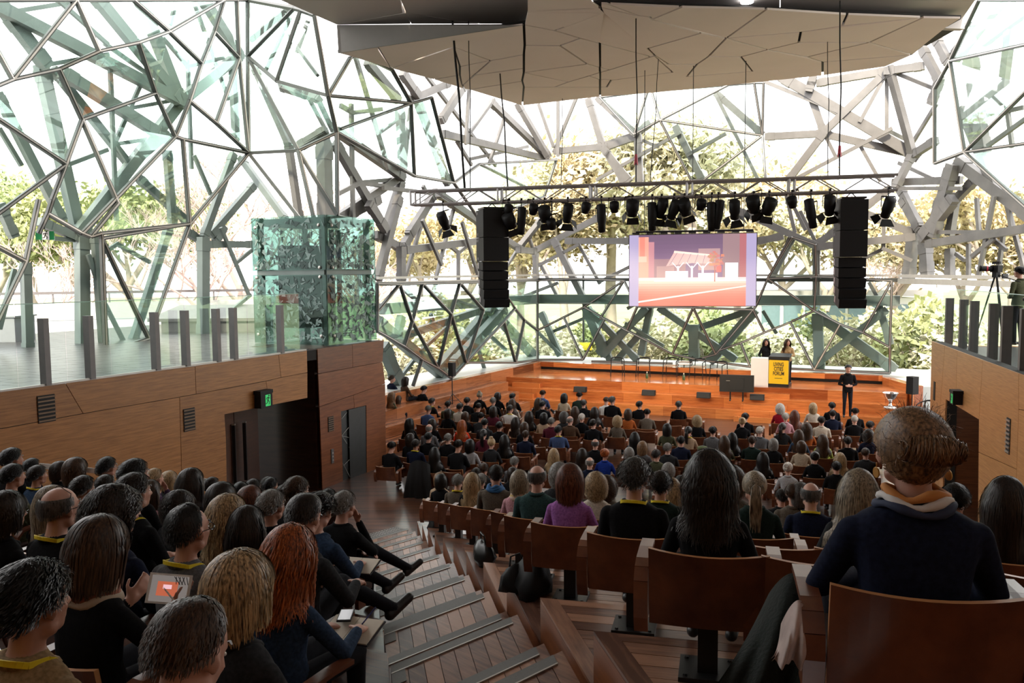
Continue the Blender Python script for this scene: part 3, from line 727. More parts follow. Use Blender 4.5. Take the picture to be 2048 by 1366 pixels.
MU += S4(z2, '225,0,150,360;-60,250,150,360;150,360,-60,800;280,80,530,215;530,215,690,20;530,215,1110,150;1110,150,870,810;595,225,870,815;620,890,870,815;595,225,620,890;-60,80,-60,250;-60,250,-60,800;280,80,305,0')
MU += S4(z3, '165,555,330,310;170,560,650,605;650,605,540,410;650,605,770,570;235,755,660,620;165,560,230,760;230,760,670,1030;660,620,670,1030;770,570,900,1070;670,1030,900,1070;0,890,215,775;215,775,220,1270;1050,960,1500,935;1050,960,1330,1100;900,1070,1050,960;1500,935,1430,1150;540,410,330,310;330,310,230,300;900,1070,1060,1300;1060,1300,1430,1150')
MU += S4(z4b, '185,760,340,575;340,575,425,830;425,830,495,570;425,830,370,1000;495,570,690,780;690,780,750,565;750,565,910,750;690,780,600,1150;690,780,790,1110;425,830,600,1150;185,895,690,1215;490,1090,430,1270;690,1215,790,1110;790,1110,1125,740;910,750,800,1110;1125,740,1280,890;1125,740,1070,660;1190,820,1130,1110;1050,830,1130,1110;185,570,340,575;340,575,495,570;495,570,750,565;750,565,1280,550;185,570,185,760;185,760,185,895;1280,550,1280,890;1280,890,1280,1090;1280,1090,1130,1110;1130,1110,790,1110;1280,890,1600,730;1600,730,1870,550;1600,730,2048,970;1460,800,1590,1090;1590,1090,1740,810;1280,550,1870,550;1280,1090,1590,1090')
MU += S4(z6b, '120,385,0,575;-115,380,120,385;810,380,755,510;820,385,1035,535;1035,535,470,770;0,570,350,745;350,745,450,520;450,520,560,745;560,745,740,530;740,530,795,640;1035,535,1400,710;920,590,1035,820;1035,820,1160,600;1270,640,1410,390;680,690,725,805;130,630,180,515;180,515,450,520;450,520,740,530;740,530,755,510;755,510,810,380;810,380,1045,370;1045,370,1410,390;1045,370,1035,535;1400,710,1410,390;1400,710,1400,835;1035,820,1400,835;725,805,1035,820;350,745,725,805;-40,780,350,790;820,385,930,180;930,180,1040,215;1040,215,1045,370;180,515,120,385')
MU += S4(z5b, '290,580,620,410;290,585,785,655;785,655,745,400;290,590,440,870;785,660,500,870;745,400,790,400;790,400,800,655;785,655,800,870;0,470,165,650;165,650,290,580;290,585,250,440;230,440,170,640;620,410,745,400;250,440,620,410;440,870,500,870;500,870,800,870;0,470,230,440;230,440,250,440')
MU += S4(z5b, '1690,295,2080,210;1690,295,1830,0;1690,295,1760,735;1760,735,2080,420;1760,735,2080,690;1760,735,2080,1020;1615,430,1690,300;1615,430,1615,790;1615,790,1760,735;1830,0,2080,0;2080,0,2080,210;2080,210,2080,420;2080,420,2080,690;2080,690,2080,1020')
BM = []
BM += S4(z1, '0,45,1060,590,3;50,90,270,380,3;250,430,460,1366,3;560,-20,1050,580,3;820,-10,1050,580,3;1180,-20,1400,330,3;1390,330,1060,590,3;1060,590,480,1340,3;330,430,760,970,2;390,440,960,800,3;0,580,350,1260,2;130,60,440,10,1;1360,340,1380,800,2;1130,0,1330,560,1;1100,380,1120,960,1;645,400,680,1250,1;820,500,680,820,1;960,230,1100,390,1;1100,390,1300,340,1;700,840,900,810,1;780,630,1000,590,1;410,960,620,880,1;980,900,1010,1290,2;820,1050,1100,1300,2;1140,920,1230,1130,1;1360,920,1200,1366,2;1480,1090,1240,1366,2;1420,940,1660,1270,2;1900,820,1910,1270,2;1500,420,1690,850,2;1690,860,1750,1270,2;1480,220,1700,40,2;1560,400,1690,120,1;1680,200,1850,430,1;1740,300,1800,130,1;1640,510,1860,580,2;1750,850,1900,760,2;270,380,620,320,1;960,800,760,970,2;340,0,620,250,1;620,260,860,430,1;0,760,120,960,1;1000,140,1030,0,1;650,800,760,970,1')
BM += S4(z2, '980,190,780,820,2;1300,180,1450,540,1;1235,260,1480,260,2;690,260,870,360,1;690,255,620,300,1;240,130,480,230,2;1100,190,1190,245,2;1190,245,1190,780,3;480,230,485,900,3;150,390,165,880,2;560,220,610,880,2;320,225,430,235,1;1260,240,1310,160,2;520,330,600,560,1;620,620,720,820,1;0,30,80,210,2;1380,370,1480,290,1;1290,700,1460,560,1;80,420,0,740,1')
BM += S4(z3, '0,545,110,580,2;60,590,150,760,1;105,580,190,760,1;150,770,0,860,2;230,780,590,1030,2;590,1030,230,1270,2;140,850,150,1270,3;220,860,490,1330,2;590,1070,500,1340,2;585,650,600,980,2;645,650,610,970,1;400,370,570,580,2;330,350,510,960,1;600,430,690,560,2;650,580,860,490,2;700,620,860,1060,2;860,790,1400,920,2;970,810,1130,590,1;960,500,830,700,2;920,830,1000,960,1;1130,610,1440,910,2;1280,620,1450,910,2;1400,620,1480,850,1;1490,880,1610,590,1;1510,600,1510,900,1;1500,885,1770,860,2;1690,590,1770,850,2;1750,580,1960,780,2;1770,870,1970,800,2;1960,790,2048,720,2;1780,870,1900,1070,2;1980,800,1990,1060,2;640,1366,790,1130,2;820,1140,1050,1300,2;300,640,310,1270,1;470,770,570,700,1;310,660,240,620,1;310,660,470,640,1;320,1070,560,1050,1;230,1130,350,1070,1;350,1070,500,1090,1;760,470,1130,950,1;990,520,970,830,1;1110,950,1200,680,1;1000,930,1320,860,1;500,1100,760,1130,1;720,1090,740,1130,1')
BM += S4(z4b, '0,100,190,0,2;130,30,235,190,2;330,0,195,520,2;180,240,350,330,2;350,330,350,560,2;390,340,880,280,2;370,310,545,10,2;500,150,620,430,1;590,520,700,90,1;380,510,490,160,1;740,360,740,545,1;690,320,740,360,1;740,360,800,310,1;770,170,870,500,1;700,30,1150,330,2;1150,330,1310,130,2;1150,340,1260,350,2;1265,345,1690,125,2;1265,345,1270,545,2;1400,290,1610,700,2;1490,280,1900,280,2;1560,300,1700,560,1;1300,440,1550,310,1;1300,440,1410,650,1;1000,560,1150,330,1;1250,345,1230,270,1;1180,660,1410,570,1;1700,560,1900,460,1')
BM += S4(z4b, '190,840,640,1200,3;230,1000,330,1240,3;350,800,320,960,2;380,920,870,760,2;450,1060,690,840,1;610,1150,940,760,3;720,1110,1040,760,3;960,750,1260,1070,3;930,780,960,930,1;870,1000,920,1160,1;960,930,1060,1020,1;330,1230,460,1060,1;590,640,690,720,1;550,780,570,840,1;380,620,470,700,1;560,650,590,560,1;1310,780,1430,1050,2;1620,750,1740,1050,3;1740,1050,2010,750,2;1650,770,1950,1080,2;1380,900,1640,790,1;1280,900,1430,1050,1')
BM += S4(z6b, '240,530,200,740,2;0,730,240,520,2;300,530,640,760,2;540,770,740,540,3;470,620,720,535,2;455,610,455,770,3;1050,560,1060,810,3;1060,560,1410,810,3;1050,790,1370,540,2;790,540,850,640,1;1350,520,1400,690,2;130,600,300,700,1;0,660,60,800,2;60,800,200,640,2;690,60,1040,220,2;1040,220,1150,140,2;1045,230,1045,490,2;940,150,900,-20,1;990,140,920,0,1;1040,200,970,60,1;760,200,880,175,2;820,390,930,180,2;860,330,930,200,1;1060,225,1500,180,2;1290,70,1510,160,2;1280,280,1370,235,1;1370,235,1500,290,1;1370,90,1370,235,1;1515,140,1490,380,3;1560,180,1700,0,3;1600,150,1640,0,2;1570,200,1580,360,3;1600,210,2080,135,2;1460,0,1540,140,2;1690,240,1690,370,2;1610,155,1880,155,1;1780,220,1780,370,1;1950,150,1920,370,1;1900,0,1830,360,1;1820,0,1830,150,1;1960,0,2048,330,1;1800,270,1900,190,1;1900,190,1960,240,1;1720,260,1760,290,1;640,120,700,60,1;300,430,140,520,1;1300,400,1340,470,1;1220,400,1260,470,1')
BM += S4(z5b, '180,650,190,890,2;0,710,180,650,2;20,720,140,870,2;560,460,760,860,1;570,460,775,640,2;430,745,600,650,1;370,620,490,860,2;210,680,280,710,1;0,860,370,650,1;900,385,1510,745,3;1010,440,1080,640,2;1030,370,1010,440,2;1080,640,1380,350,2;810,660,1080,645,2;1080,645,910,870,2;1085,650,1140,760,1;1090,650,1510,745,2;970,850,1390,630,1;1260,580,1380,360,1;1385,350,1385,630,1;1400,340,1510,745,2;810,400,1150,540,1;1060,400,1380,345,2;1380,345,1560,320,2;1400,340,1620,430,1;1510,690,1620,510,1;1510,750,1620,680,2;1260,710,1350,870,1;1450,790,1600,860,1;1510,745,1430,900,2;1400,910,1280,1000,2;1430,880,1730,870,2;1440,910,1730,910,1;1450,910,1540,1090,2;1390,630,1470,670,1')
BM += S4(z5b, '1700,810,1610,1128,3;1740,790,2080,1040,3;1800,880,1560,1128,2;1560,240,1640,390,2;1620,180,1680,300,2;1940,-10,1720,270,3;2080,40,1860,200,2;1790,290,1850,720,3;1980,160,1940,480,2;1940,480,1750,560,2;1830,430,1930,470,2;1860,560,2040,520,1;2000,-10,1960,160,1;1750,540,1900,900,2;1960,470,1990,700,1;1700,130,2048,80,1;1990,1128,1960,900,1;1720,940,1690,1128,2;2048,580,1880,700,1;1640,390,1600,500,2')
gwl = struct(empty('wall_glass_left'), 'left wall of irregular glass panes in front of crossing steel beams')
gwb = struct(empty('wall_glass_back'), 'rear wall of irregular glass panes behind the stage')
gwr = struct(empty('wall_glass_right'), 'right wall of irregular glass panes and steel beams')
def gpar(px): return gwl if px < 1075 else (gwb if px < 1800 else gwr)
N, E, Fc = planar([(a, b) for a, b, w in MU], 8.0)
P3 = [W3(p[0], p[1], 0.0, 0.6) for p in N]
def wall_n(px):
    if px < 1075: return Vector((0.897, -0.4415, 0))
    if px < 1800: return Vector((-0.4415, -0.897, 0))
    return Vector((-0.97, -0.24, 0))
for a, b in E:
    px = (N[a][0] + N[b][0]) / 2; n = wall_n(px); mb = MB(); p, q = P3[a], P3[b]
    w = 0.10 if px < 560 or px > 1800 else 0.095
    mb.beam(p, q, w * 0.95, 0.10, n, 0)
    mb.beam(p + n * 0.055, q + n * 0.055, w * 0.34, 0.03, n, 1)
    mb.obj('mullion', [m_mull, m_mull2], gpar(px))
for f in Fc:
    px = sum(N[i][0] for i in f) / len(f); py = sum(N[i][1] for i in f) / len(f)
    xs = [N[i][0] for i in f]
    if max(xs) - min(xs) > 420: continue
    if 500 < px < 770 and 430 < py < 700: continue
    n = wall_n(px); P = [P3[i] for i in f]
    mb = MB(); mb.prism(P, -n * 0.02); mb.obj('pane', m_glass, gpar(px))
for i, (a, b, w) in enumerate(BM):
    px = (a[0] + b[0]) / 2; py = (a[1] + b[1]) / 2; n = wall_n(px)
    off = 0.9 + 0.25 * (i % 3)
    lower = py > 600 and 755 < px < 1800
    p = W3(a[0], a[1], off, 0.0); q = W3(b[0], b[1], off, 0.0)
    ex = (q - p) * 0.05; p = p - ex; q = q + ex
    k = {1: 0.11, 2: 0.22, 3: 0.31}[int(w)]
    if px > 1075 or (px > 640): k *= 1.25
    mb = MB()
    mb.beam(p, q, k, k * 0.8, n)
    if w >= 2:                                   # bolted end plates
        dd = (q - p).normalized()
        for e_ in (p + dd * k * 0.9, q - dd * k * 0.9): mb.beam(e_ - dd * k * 0.5, e_ + dd * k * 0.5, k * 1.12, k * 0.9, n)
    mb.obj('beam', m_green if (lower or (px < 560 and i % 5 in (0, 2)) or (px < 500)) else m_steel, gpar(px))
# walkway girder and hand rails outside the lower glass
for (a, b, par, h, m, off) in (((755, 618), (1075, 597), gwl, 0.62, m_green, 0.7), ((1075, 597), (1800, 601), gwb, 0.62, m_green, 0.7),
                           ((755, 556), (1075, 550), gwl, 0.09, m_lip, 0.3), ((1075, 550), (1800, 551), gwb, 0.09, m_lip, 0.3),
                           ((755, 568), (1075, 559), gwl, 0.16, m_lip, 0.3), ((1075, 559), (1800, 560), gwb, 0.16, m_mull, 0.3),
                           ((1800, 552), (2080, 556), gwr, 0.14, m_lip, 0.2), ((1800, 562), (2080, 570), gwr, 0.22, m_lip, 0.2)):
    mb = MB(); mb.beam(W3(a[0], a[1], off), W3(b[0], b[1], off), h * 0.8 if h > 0.5 else h, h * 0.6 if h > .5 else h * 0.9, ZZ); mb.obj('girder' if h > .5 else 'hand_rail', m, par)
    if h > 0.5:
        mb = MB(); p = W3(a[0], a[1] + 9, off - 0.3); q = W3(b[0], b[1] + 9, off - 0.3); mb.beam(p, q, 0.25, 0.06, ZZ); mb.obj('flange', m, par)

# ================================================================== ceiling
zC = 11.6
cl = struct(empty('ceiling'), 'faceted pale ceiling of angular panels with dark joints')
CS = []
CS += S4(z3, '225,310,1300,618;225,310,1310,145;1325,-30,1310,145;1310,145,1300,618;530,400,900,275;900,275,1115,355;1115,355,1310,320;935,390,1115,355;900,275,960,520;1115,355,1020,440;1020,440,950,500;780,465,935,440;990,525,1300,475;1020,440,1310,400;450,270,530,400')
CS += S4(z3, '1325,70,1770,75;1770,75,1490,180;1310,145,1640,225;1640,225,2030,325;1315,265,1520,268;1520,268,1640,225;1520,268,1680,375;1310,425,1680,375;1680,375,1810,410;1310,425,1570,480;1490,510,2048,335;1310,510,2048,510;1690,445,1820,470;1820,470,2048,440;1820,470,1795,510;1325,-30,1690,-10;1690,-10,2048,100;1300,618,2048,545;1690,-10,1720,20;1720,20,1770,75')
CS += S4(z5b, '-40,0,0,18;0,18,1750,88;0,35,180,75;180,75,610,185;610,185,1075,300;250,95,395,35;610,185,805,45;610,185,420,370;230,235,490,160;230,235,540,235;230,235,450,410;0,210,265,270;0,350,265,270;0,385,350,350;330,310,470,310;525,272,680,275;680,275,810,240;680,275,735,345;735,345,420,370;735,345,860,370;620,185,970,155;970,155,1560,85;970,155,960,205;960,205,820,240;960,205,1300,205;1300,205,1560,85;1300,205,1510,265;1000,275,1300,205;1195,70,1170,125;1075,300,1510,265;1075,300,1075,365;0,467,450,430;450,430,1075,365;1075,365,1380,322;1380,322,1510,265;1510,265,1680,130;1680,130,1750,88;-5,18,-5,467;1075,365,1230,300;265,270,410,420')
N, E, Fc = planar([(a, b) for a, b, w in CS], 6.0)
def C3(p):
    z = zC + 0.10 * math.sin(p[0] / 130.0 + p[1] / 70.0)
    return at_z(p[0], p[1], z)
for f in Fc:
    P = shrink([C3(N[i]) for i in f], 0.035); mb = MB(); mb.prism(P, ZZ * 0.05); mb.obj('panel', m_ceil, cl)
out = [z3(225, 310), z3(1300, 618), z3(2048, 545), z5b(450, 430), z5b(1075, 365), z5b(1380, 322), z5b(1510, 265), z5b(1680, 130), z5b(1750, 88), z5b(0, 18), z3(1310, 145)]
mb = MB(); mb.prism([at_z(p[0], p[1] + 1, zC + 0.5) for p in [(678, 105), (1042, 203), (1390, 172), (1645, 143), (1770, 132), (1825, 108), (1890, 55), (1922, 37), (1200, 6), (1050, 47)]], ZZ * 0.1); mb.obj('joint_backing', m_gap, cl)
# upper, nearer soffit
zU = 12.35
UPt = [(500, -60), (600, 18), (673, 49), (1048, 48), (1182, -2)]
o0 = at_z(560, 0, zU); o1 = at_z(673.5, 49.5, zU); o2 = at_z(1048, 47.8, zU); o3 = at_z(1182, 0, zU); o4 = at_z(1195, 8, zU); o5 = at_z(1925, 38, zU); o6 = at_z(1950, 2, zU)
n0 = Vector((-15, -10, zU)); n1_ = Vector((14, -10, zU))
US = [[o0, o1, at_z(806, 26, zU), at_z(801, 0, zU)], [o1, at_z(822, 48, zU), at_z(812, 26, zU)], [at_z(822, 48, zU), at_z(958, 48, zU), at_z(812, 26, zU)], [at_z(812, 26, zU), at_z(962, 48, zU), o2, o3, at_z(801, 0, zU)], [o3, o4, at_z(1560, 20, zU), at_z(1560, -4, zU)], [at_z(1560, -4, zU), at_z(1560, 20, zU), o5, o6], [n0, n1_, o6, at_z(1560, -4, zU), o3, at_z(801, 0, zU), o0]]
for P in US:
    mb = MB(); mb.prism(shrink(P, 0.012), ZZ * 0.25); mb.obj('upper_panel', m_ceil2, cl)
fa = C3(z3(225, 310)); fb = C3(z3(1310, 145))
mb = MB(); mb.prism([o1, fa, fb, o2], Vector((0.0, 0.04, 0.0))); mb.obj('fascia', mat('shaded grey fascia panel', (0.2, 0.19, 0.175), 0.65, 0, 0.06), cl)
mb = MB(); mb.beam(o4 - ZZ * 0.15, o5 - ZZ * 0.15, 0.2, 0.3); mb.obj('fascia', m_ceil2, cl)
mb = MB(); mb.prism([at_z(1195, 10, zU - 0.2), o5 - ZZ * 0.2, o5 + Vector((0, 2, -0.2)), at_z(1195, 10, zU - 0.2) + Vector((0, 2, 0))], ZZ * 0.03); mb.obj('bulkhead', m_gap, cl)
dl = at_z(1494, 4, zU - 0.06); mb = MB(); mb.lathe(dl, [(0.16, 0.05), (0.16, -0.02), (0.12, -0.02)], 14); o = mb.obj('downlight', emit('downlight lens', (1, 0.97, 1), 14)); tag(o, 'round white downlight glowing in the pale ceiling', 'light')
# unseen rear and side walls, added to keep the foreground dark; pale for bounce
mb = MB(); mb.box((0, -9.5, 6), (30, 0.3, 13)); o = mb.obj('wall_unseen_rear', m_panelr); struct(o)
mb = MB(); mb.prism([Vector((-14.5, 15, 0)), Vector((-14.5, -9.5, 0)), Vector((-14.5, -9.5, 12.6)), Vector((-14.5, 15, 12.6))], Vector((-0.3, 0, 0))); o = mb.obj('wall_unseen_left', m_stone); struct(o)
mb = MB(); mb.prism([Vector((13.5, 13, 0)), Vector((13.5, -9.5, 0)), Vector((13.5, -9.5, 12.6)), Vector((13.5, 13, 12.6))], Vector((0.3, 0, 0))); o = mb.obj('wall_unseen_right', m_stone); struct(o)
# ================================================================== outdoors
gm, nt_, b_ = nodes('winter lawn'); setb(b_, roughness=0.9)
n_ = nt_.nodes.new('ShaderNodeTexNoise'); n_.inputs['Scale'].default_value = 0.12; n_.inputs['Detail'].default_value = 8
r_ = nt_.nodes.new('ShaderNodeValToRGB'); r_.color_ramp.elements[0].color = (0.10, 0.15, 0.05, 1); r_.color_ramp.elements[1].color = (0.36, 0.36, 0.22, 1)
tc_ = nt_.nodes.new('ShaderNodeTexCoord'); nt_.links.new(tc_.outputs['Object'], n_.inputs['Vector']); nt_.links.new(n_.outputs['Fac'], r_.inputs['Fac']); nt_.links.new(r_.outputs['Color'], b_.inputs['Base Color'])
mb = MB(); mb.box((0, 130, -0.9), (500, 260, 0.4)); o = mb.obj('ground_lawn', gm); struct(o, 'pale green lawn outside the glass')
# outdoor terrace on the left, with a low parapet and rail
tr = struct(empty('floor_terrace'), 'pale paved terrace outside the left glass')
slab([(-60, 4), (-13.5, 14), (-9.0, 26), (-10.5, 42), (-60, 48)], zB - 0.06, 0.4, 'paving', m_conc, tr)
pa = at_z(40, 668, zB); 
mb = MB(); mb.beam(Vector((-34, 30, zB + 0.35)), Vector((-12, 40.5, zB + 0.35)), 0.3, 0.7); o = mb.obj('terrace_parapet', m_conc); tag(o, 'low pale concrete parapet around the outdoor terrace', 'parapet')
mb = MB(); mb.beam(Vector((-34, 30, zB + 1.15)), Vector((-12, 40.5, zB + 1.15)), 0.12, 0.12)
for i in range(12): 
    q = Vector((-34, 30, zB + 0.7)).lerp(Vector((-12, 40.5, zB + 0.7)), i / 11); mb.beam(q, q + ZZ * 0.45, 0.06, 0.06)
o = mb.obj('terrace_rail', m_post); tag(o, 'long grey handrail above the terrace parapet', 'handrail')
q = at_z(10, 682, zB); mb = MB(); mb.box((q.x - 0.6, q.y, zB + 0.35), (2.4, 1.0, 0.7)); mb.box((q.x - 0.6, q.y, zB + 0.72), (2.5, 1.1, 0.04)); o = mb.obj('terrace_bench', mat('grey bench', (0.22, 0.23, 0.25), 0.6)); tag(o, 'grey block bench on the terrace at the far left', 'bench')
pt = at_z(432, 662, zB); mb = MB(); mb.prism([Vector((-1.6, -.5, 0)), Vector((1.6, -.5, 0)), Vector((1.9, .6, 0)), Vector((-1.9, .6, 0))], ZZ * 0.35); mb.prism([Vector((-2.0, -.6, 0.35)), Vector((2.0, -.6, 0.35)), Vector((1.4, .6, 0.75)), Vector((-1.4, .6, 0.75))], ZZ * 0.1)
o = mb.obj('steel_planter', m_steel, loc=(pt.x, pt.y, zB)); tag(o, 'angular steel base block beside the twin columns', 'steel base')
# ---- trees
def leafmat(name, a, b):
    m, nt, bs = nodes(name); setb(bs, roughness=0.7)
    oi = nt.nodes.new('ShaderNodeTexCoord'); n = nt.nodes.new('ShaderNodeTexNoise'); n.inputs['Scale'].default_value = 0.8
    r = nt.nodes.new('ShaderNodeValToRGB'); r.color_ramp.elements[0].color = c4(a); r.color_ramp.elements[1].color = c4(b); r.color_ramp.elements[0].position = 0.35; r.color_ramp.elements[1].position = 0.65
    nt.links.new(oi.outputs['Object'], n.inputs['Vector']); nt.links.new(n.outputs['Fac'], r.inputs['Fac']); nt.links.new(r.outputs['Color'], bs.inputs['Base Color'])
    return m
m_leafg = leafmat('olive leaves', (0.17, 0.21, 0.08), (0.44, 0.47, 0.22)); m_leafy = leafmat('straw yellow leaves', (0.50, 0.42, 0.24), (0.80, 0.72, 0.52))
m_leafp = leafmat('pale grey green leaves', (0.44, 0.44, 0.28), (0.78, 0.75, 0.58))
m_bark = mat('pale bark', (0.42, 0.36, 0.31), 0.85, 0, 0.25, 4); m_pink = mat('pinkish bare twigs', (0.56, 0.44, 0.40), 0.85, 0, 0.2, 4)
def branches(mb, p, d, L, r, depth, rng, tips):
    q = p + d * L; mb.tube([p, p.lerp(q, 0.5) + Vector((rng.uniform(-.06, .06), rng.uniform(-.06, .06), 0)) * L, q], [r, r * 0.85, r * 0.7], 5, cap=False)
    if depth == 0: tips.append(q); return
    for i in range(3 if depth > 1 else 3):
        a = Vector((rng.uniform(-1, 1), rng.uniform(-1, 1), rng.uniform(-0.1, 0.9))); nd = (d * 0.75 + a * 0.8).normalized()
        branches(mb, p.lerp(q, rng.uniform(0.6, 1.0)), nd, L * rng.uniform(0.6, 0.82), r * 0.6, depth - 1, rng, tips)
def leafy(seed, H, nleaf, size, spread, per=26, base=0.5):
    rng = random.Random(seed); mb = MB(); tips = []
    branches(mb, Vector((0, 0, 0)), Vector((rng.uniform(-.1, .1), 0, 1)).normalized(), H * 0.36, H * 0.026, 3, rng, tips)
    lf = MB(); zmax = max(t.z for t in tips); zs = H / max(zmax, 1e-3)
    per = max(4, nleaf // len(tips))
    for t in tips:
        for i in range(per):
            c = t + Vector((rng.gauss(0, spread), rng.gauss(0, spread), rng.gauss(0, spread * 0.6)))
            a = Vector((rng.uniform(-1, 1), rng.uniform(-1, 1), rng.uniform(-1, 1))).normalized(); b2 = a.orthogonal().normalized()
            s = size * rng.uniform(0.6, 1.3); lf.add([c - a * s, c + b2 * s * 0.5, c + a * s, c - b2 * s * 0.5], [(0, 1, 2, 3)])
    return mb.mesh('trunk', m_bark, True), lf
TV = [leafy(3, 12, 11000, 0.2, 0.95), leafy(11, 12, 11000, 0.2, 1.0), leafy(23, 12, 10000, 0.2, 0.85)]
TL_ = {}
def tree(px, d, h, var, m, label, z0=-0.7):
    x = at_d(px, 600, d).x; t = empty('tree', (x, d, z0), random.uniform(0, 6)); tag(t, label, 'tree', 'trees outside the glass')
    s = h / 12.0; t.scale = (s, s, s)
    link('trunk', TV[var][0], t)
    key = (var, m.name)
    if key not in TL_: TL_[key] = TV[var][1].mesh('foliage', m)
    link('foliage', TL_[key], t)
for a in ((1130, 60, 15, 0, m_leafy, 'straw yellow tree seen left of the hanging screen'), (1225, 66, 21, 1, m_leafy, 'tall straw yellow tree behind the upper left of the screen'),
          (1330, 62, 16, 2, m_leafp, 'grey green tree directly behind the screen'), (1395, 58, 20, 0, m_leafp, 'pale tall gum tree rising above the lighting truss'), (1565, 70, 15, 1, m_leafy, 'straw tree right of the screen'),
          (1660, 64, 13, 2, m_leafp, 'grey green tree behind the right loudspeaker column'), (1790, 60, 13, 0, m_leafy, 'straw tree near the rear right corner of glass'), (1930, 56, 12, 1, m_leafy, 'straw tree behind the camera tripod'), (2040, 50, 13, 2, m_leafy, 'straw tree at the far right behind steel beams'),
          (1040, 66, 14, 1, m_leafy, 'straw tree behind the glass corner'), (930, 70, 13, 0, m_leafp, 'grey green tree behind the left loudspeaker column'), (840, 66, 12, 2, m_leafy, 'straw tree right of the glass lift shaft'),
          (255, 62, 16, 1, m_leafg, 'green leafy tree between the left terrace columns'), (70, 70, 17, 0, m_leafg, 'green leafy tree at the far left horizon'), (-20, 60, 15, 2, m_leafg, 'green leafy tree cut by the left frame edge'), (170, 74, 15, 0, m_leafg, 'green leafy tree behind the hanging exit sign'),
          (1480, 78, 19, 0, m_leafy, 'straw tree far beyond the screen right edge')): tree(*a)
def bare(seed, depth):
    rng = random.Random(seed); mb = MB(); tips = []
    branches(mb, Vector((0, 0, 0)), Vector((0.1, 0, 1)).normalized(), 3.2, 0.17, depth, rng, tips); return mb.mesh('branches', m_pink, True)
BT = [bare(5, 6), bare(9, 6)]
for i, (px, d, h, lab) in enumerate(((95, 42, 7.5, 'bare pinkish tree left of the first terrace column'), (345, 44, 9.5, 'bare pinkish tree beside the twin columns'), (430, 40, 9, 'bare pinkish tree between columns and glass lift'), (480, 48, 12, 'tall bare tree above the glass lift'), (720, 46, 9, 'bare pinkish tree right of the glass lift'), (640, 52, 11, 'bare tree behind the glass lift'), (1740, 60, 9, 'bare pinkish tree right of the right loudspeaker'))):
    x = at_d(px, 600, d).x; t = empty('bare_tree', (x, d, 0.6 if px < 700 else -0.6), i * 1.7); s = h / 9.0; t.scale = (s, s, s); tag(t, lab, 'tree', 'bare winter trees')
    link('branches', BT[i % 2], t)
# ---- shrubs below the walkway
def shrub_mesh(seed):
    rng = random.Random(seed); lf = MB()
    for i in range(1500):
        a = rng.uniform(0, 6.283); r = math.sqrt(rng.random()) * 1.6; z = rng.random() ** 0.7 * 3.2 * (1 - (r / 1.9) ** 2) + 0.15
        c = Vector((r * math.cos(a), r * math.sin(a), z)); v = Vector((rng.uniform(-1, 1), rng.uniform(-1, 1), rng.uniform(-1, 1))).normalized(); w = v.orthogonal().normalized(); s = rng.uniform(0.1, 0.2)
        lf.add([c - v * s, c + w * s * 0.5, c + v * s, c - w * s * 0.5], [(0, 1, 2, 3)])
    st_ = MB()
    for k in range(6):
        a = k * 1.05; st_.tube([(0, 0, 0), (0.4 * math.cos(a), 0.4 * math.sin(a), 1.0), (0.9 * math.cos(a), 0.9 * math.sin(a), 2.1)], [0.05, 0.035, 0.015], 5)
    return lf.mesh('foliage', m_leafg), lf.mesh('foliage', m_leafp), st_.mesh('stems', m_bark)
SH = [shrub_mesh(1), shrub_mesh(2)]
sp = [(880, 47), (985, 50), (1105, 46), (1190, 49), (1275, 45), (1350, 48), (1420, 44), (1495, 47), (1570, 43), (1625, 46), (1690, 42), (1760, 45), (1850, 40), (1925, 38), (800, 44)]
nm = ['below the left loudspeaker', 'left of the stage corner', 'behind the stage left corner', 'behind the leftmost stage chair', 'behind the second stage chair', 'behind the middle stage chair', 'behind the fourth stage chair', 'behind the white plinth', 'behind the lectern', 'between lectern and standing man', 'behind the standing man', 'right of the standing man', 'beyond the right glass corner', 'beyond the right balustrade', 'near the lift block']
for i, (px, d) in enumerate(sp):
    x = at_d(px, 700, d).x; s = empty('shrub', (x, d, -0.7), i); sc = random.uniform(1.0, 1.5); s.scale = (sc * 1.15, sc * 1.15, sc); tag(s, 'leafy green shrub outside, ' + nm[i], 'shrub', 'shrubs outside the lower glass')
    link('foliage', SH[i % 2][i % 3 != 0], s); link('stems', SH[i % 2][2], s)
# ---- low pavilion, lamp posts
pv = empty('pavilion'); tag(pv, 'low white pavilion with a band of windows beyond the lawn', 'building')
pc = at_d(1650, 580, 72)
mb = MB(); mb.box((pc.x, pc.y, 1.3), (13, 5, 3.6)); mb.obj('walls', m_white, pv)
mb = MB(); mb.box((pc.x, pc.y, 3.5), (15, 7, 0.5)); mb.obj('roof', m_conc, pv)
for i in range(7):
    mb = MB(); mb.box((pc.x - 5.4 + i * 1.8, pc.y - 2.55, 1.7), (1.5, 0.1, 1.7)); w_ = mb.obj('window', mat('blue grey window', (0.16, 0.24, 0.28), 0.15), pv)
p2_ = empty('glass_kiosk'); tag(p2_, 'pale glazed kiosk seen behind the left loudspeaker', 'building'); pc = at_d(930, 590, 66)
mb = MB(); mb.box((pc.x, pc.y, 1.2), (7, 4, 4.2)); mb.obj('walls', mat('grey green kiosk', (0.3, 0.36, 0.34), 0.5), p2_)
mb = MB(); mb.box((pc.x, pc.y, 3.5), (8.4, 5, 0.3)); mb.obj('roof', m_white, p2_)
for i in range(4):
    mb = MB(); mb.box((pc.x - 2.5 + i * 1.65, pc.y - 2.05, 1.8), (1.35, 0.1, 1.9)); mb.obj('window', mat('pale kiosk window', (0.55, 0.62, 0.62), 0.2), p2_)
lp = at_d(1167, 690, 47); lpo = empty('lamp_post', (lp.x, lp.y, -0.7)); tag(lpo, 'slim lamp post with a yellow box outside the stage', 'lamp post')
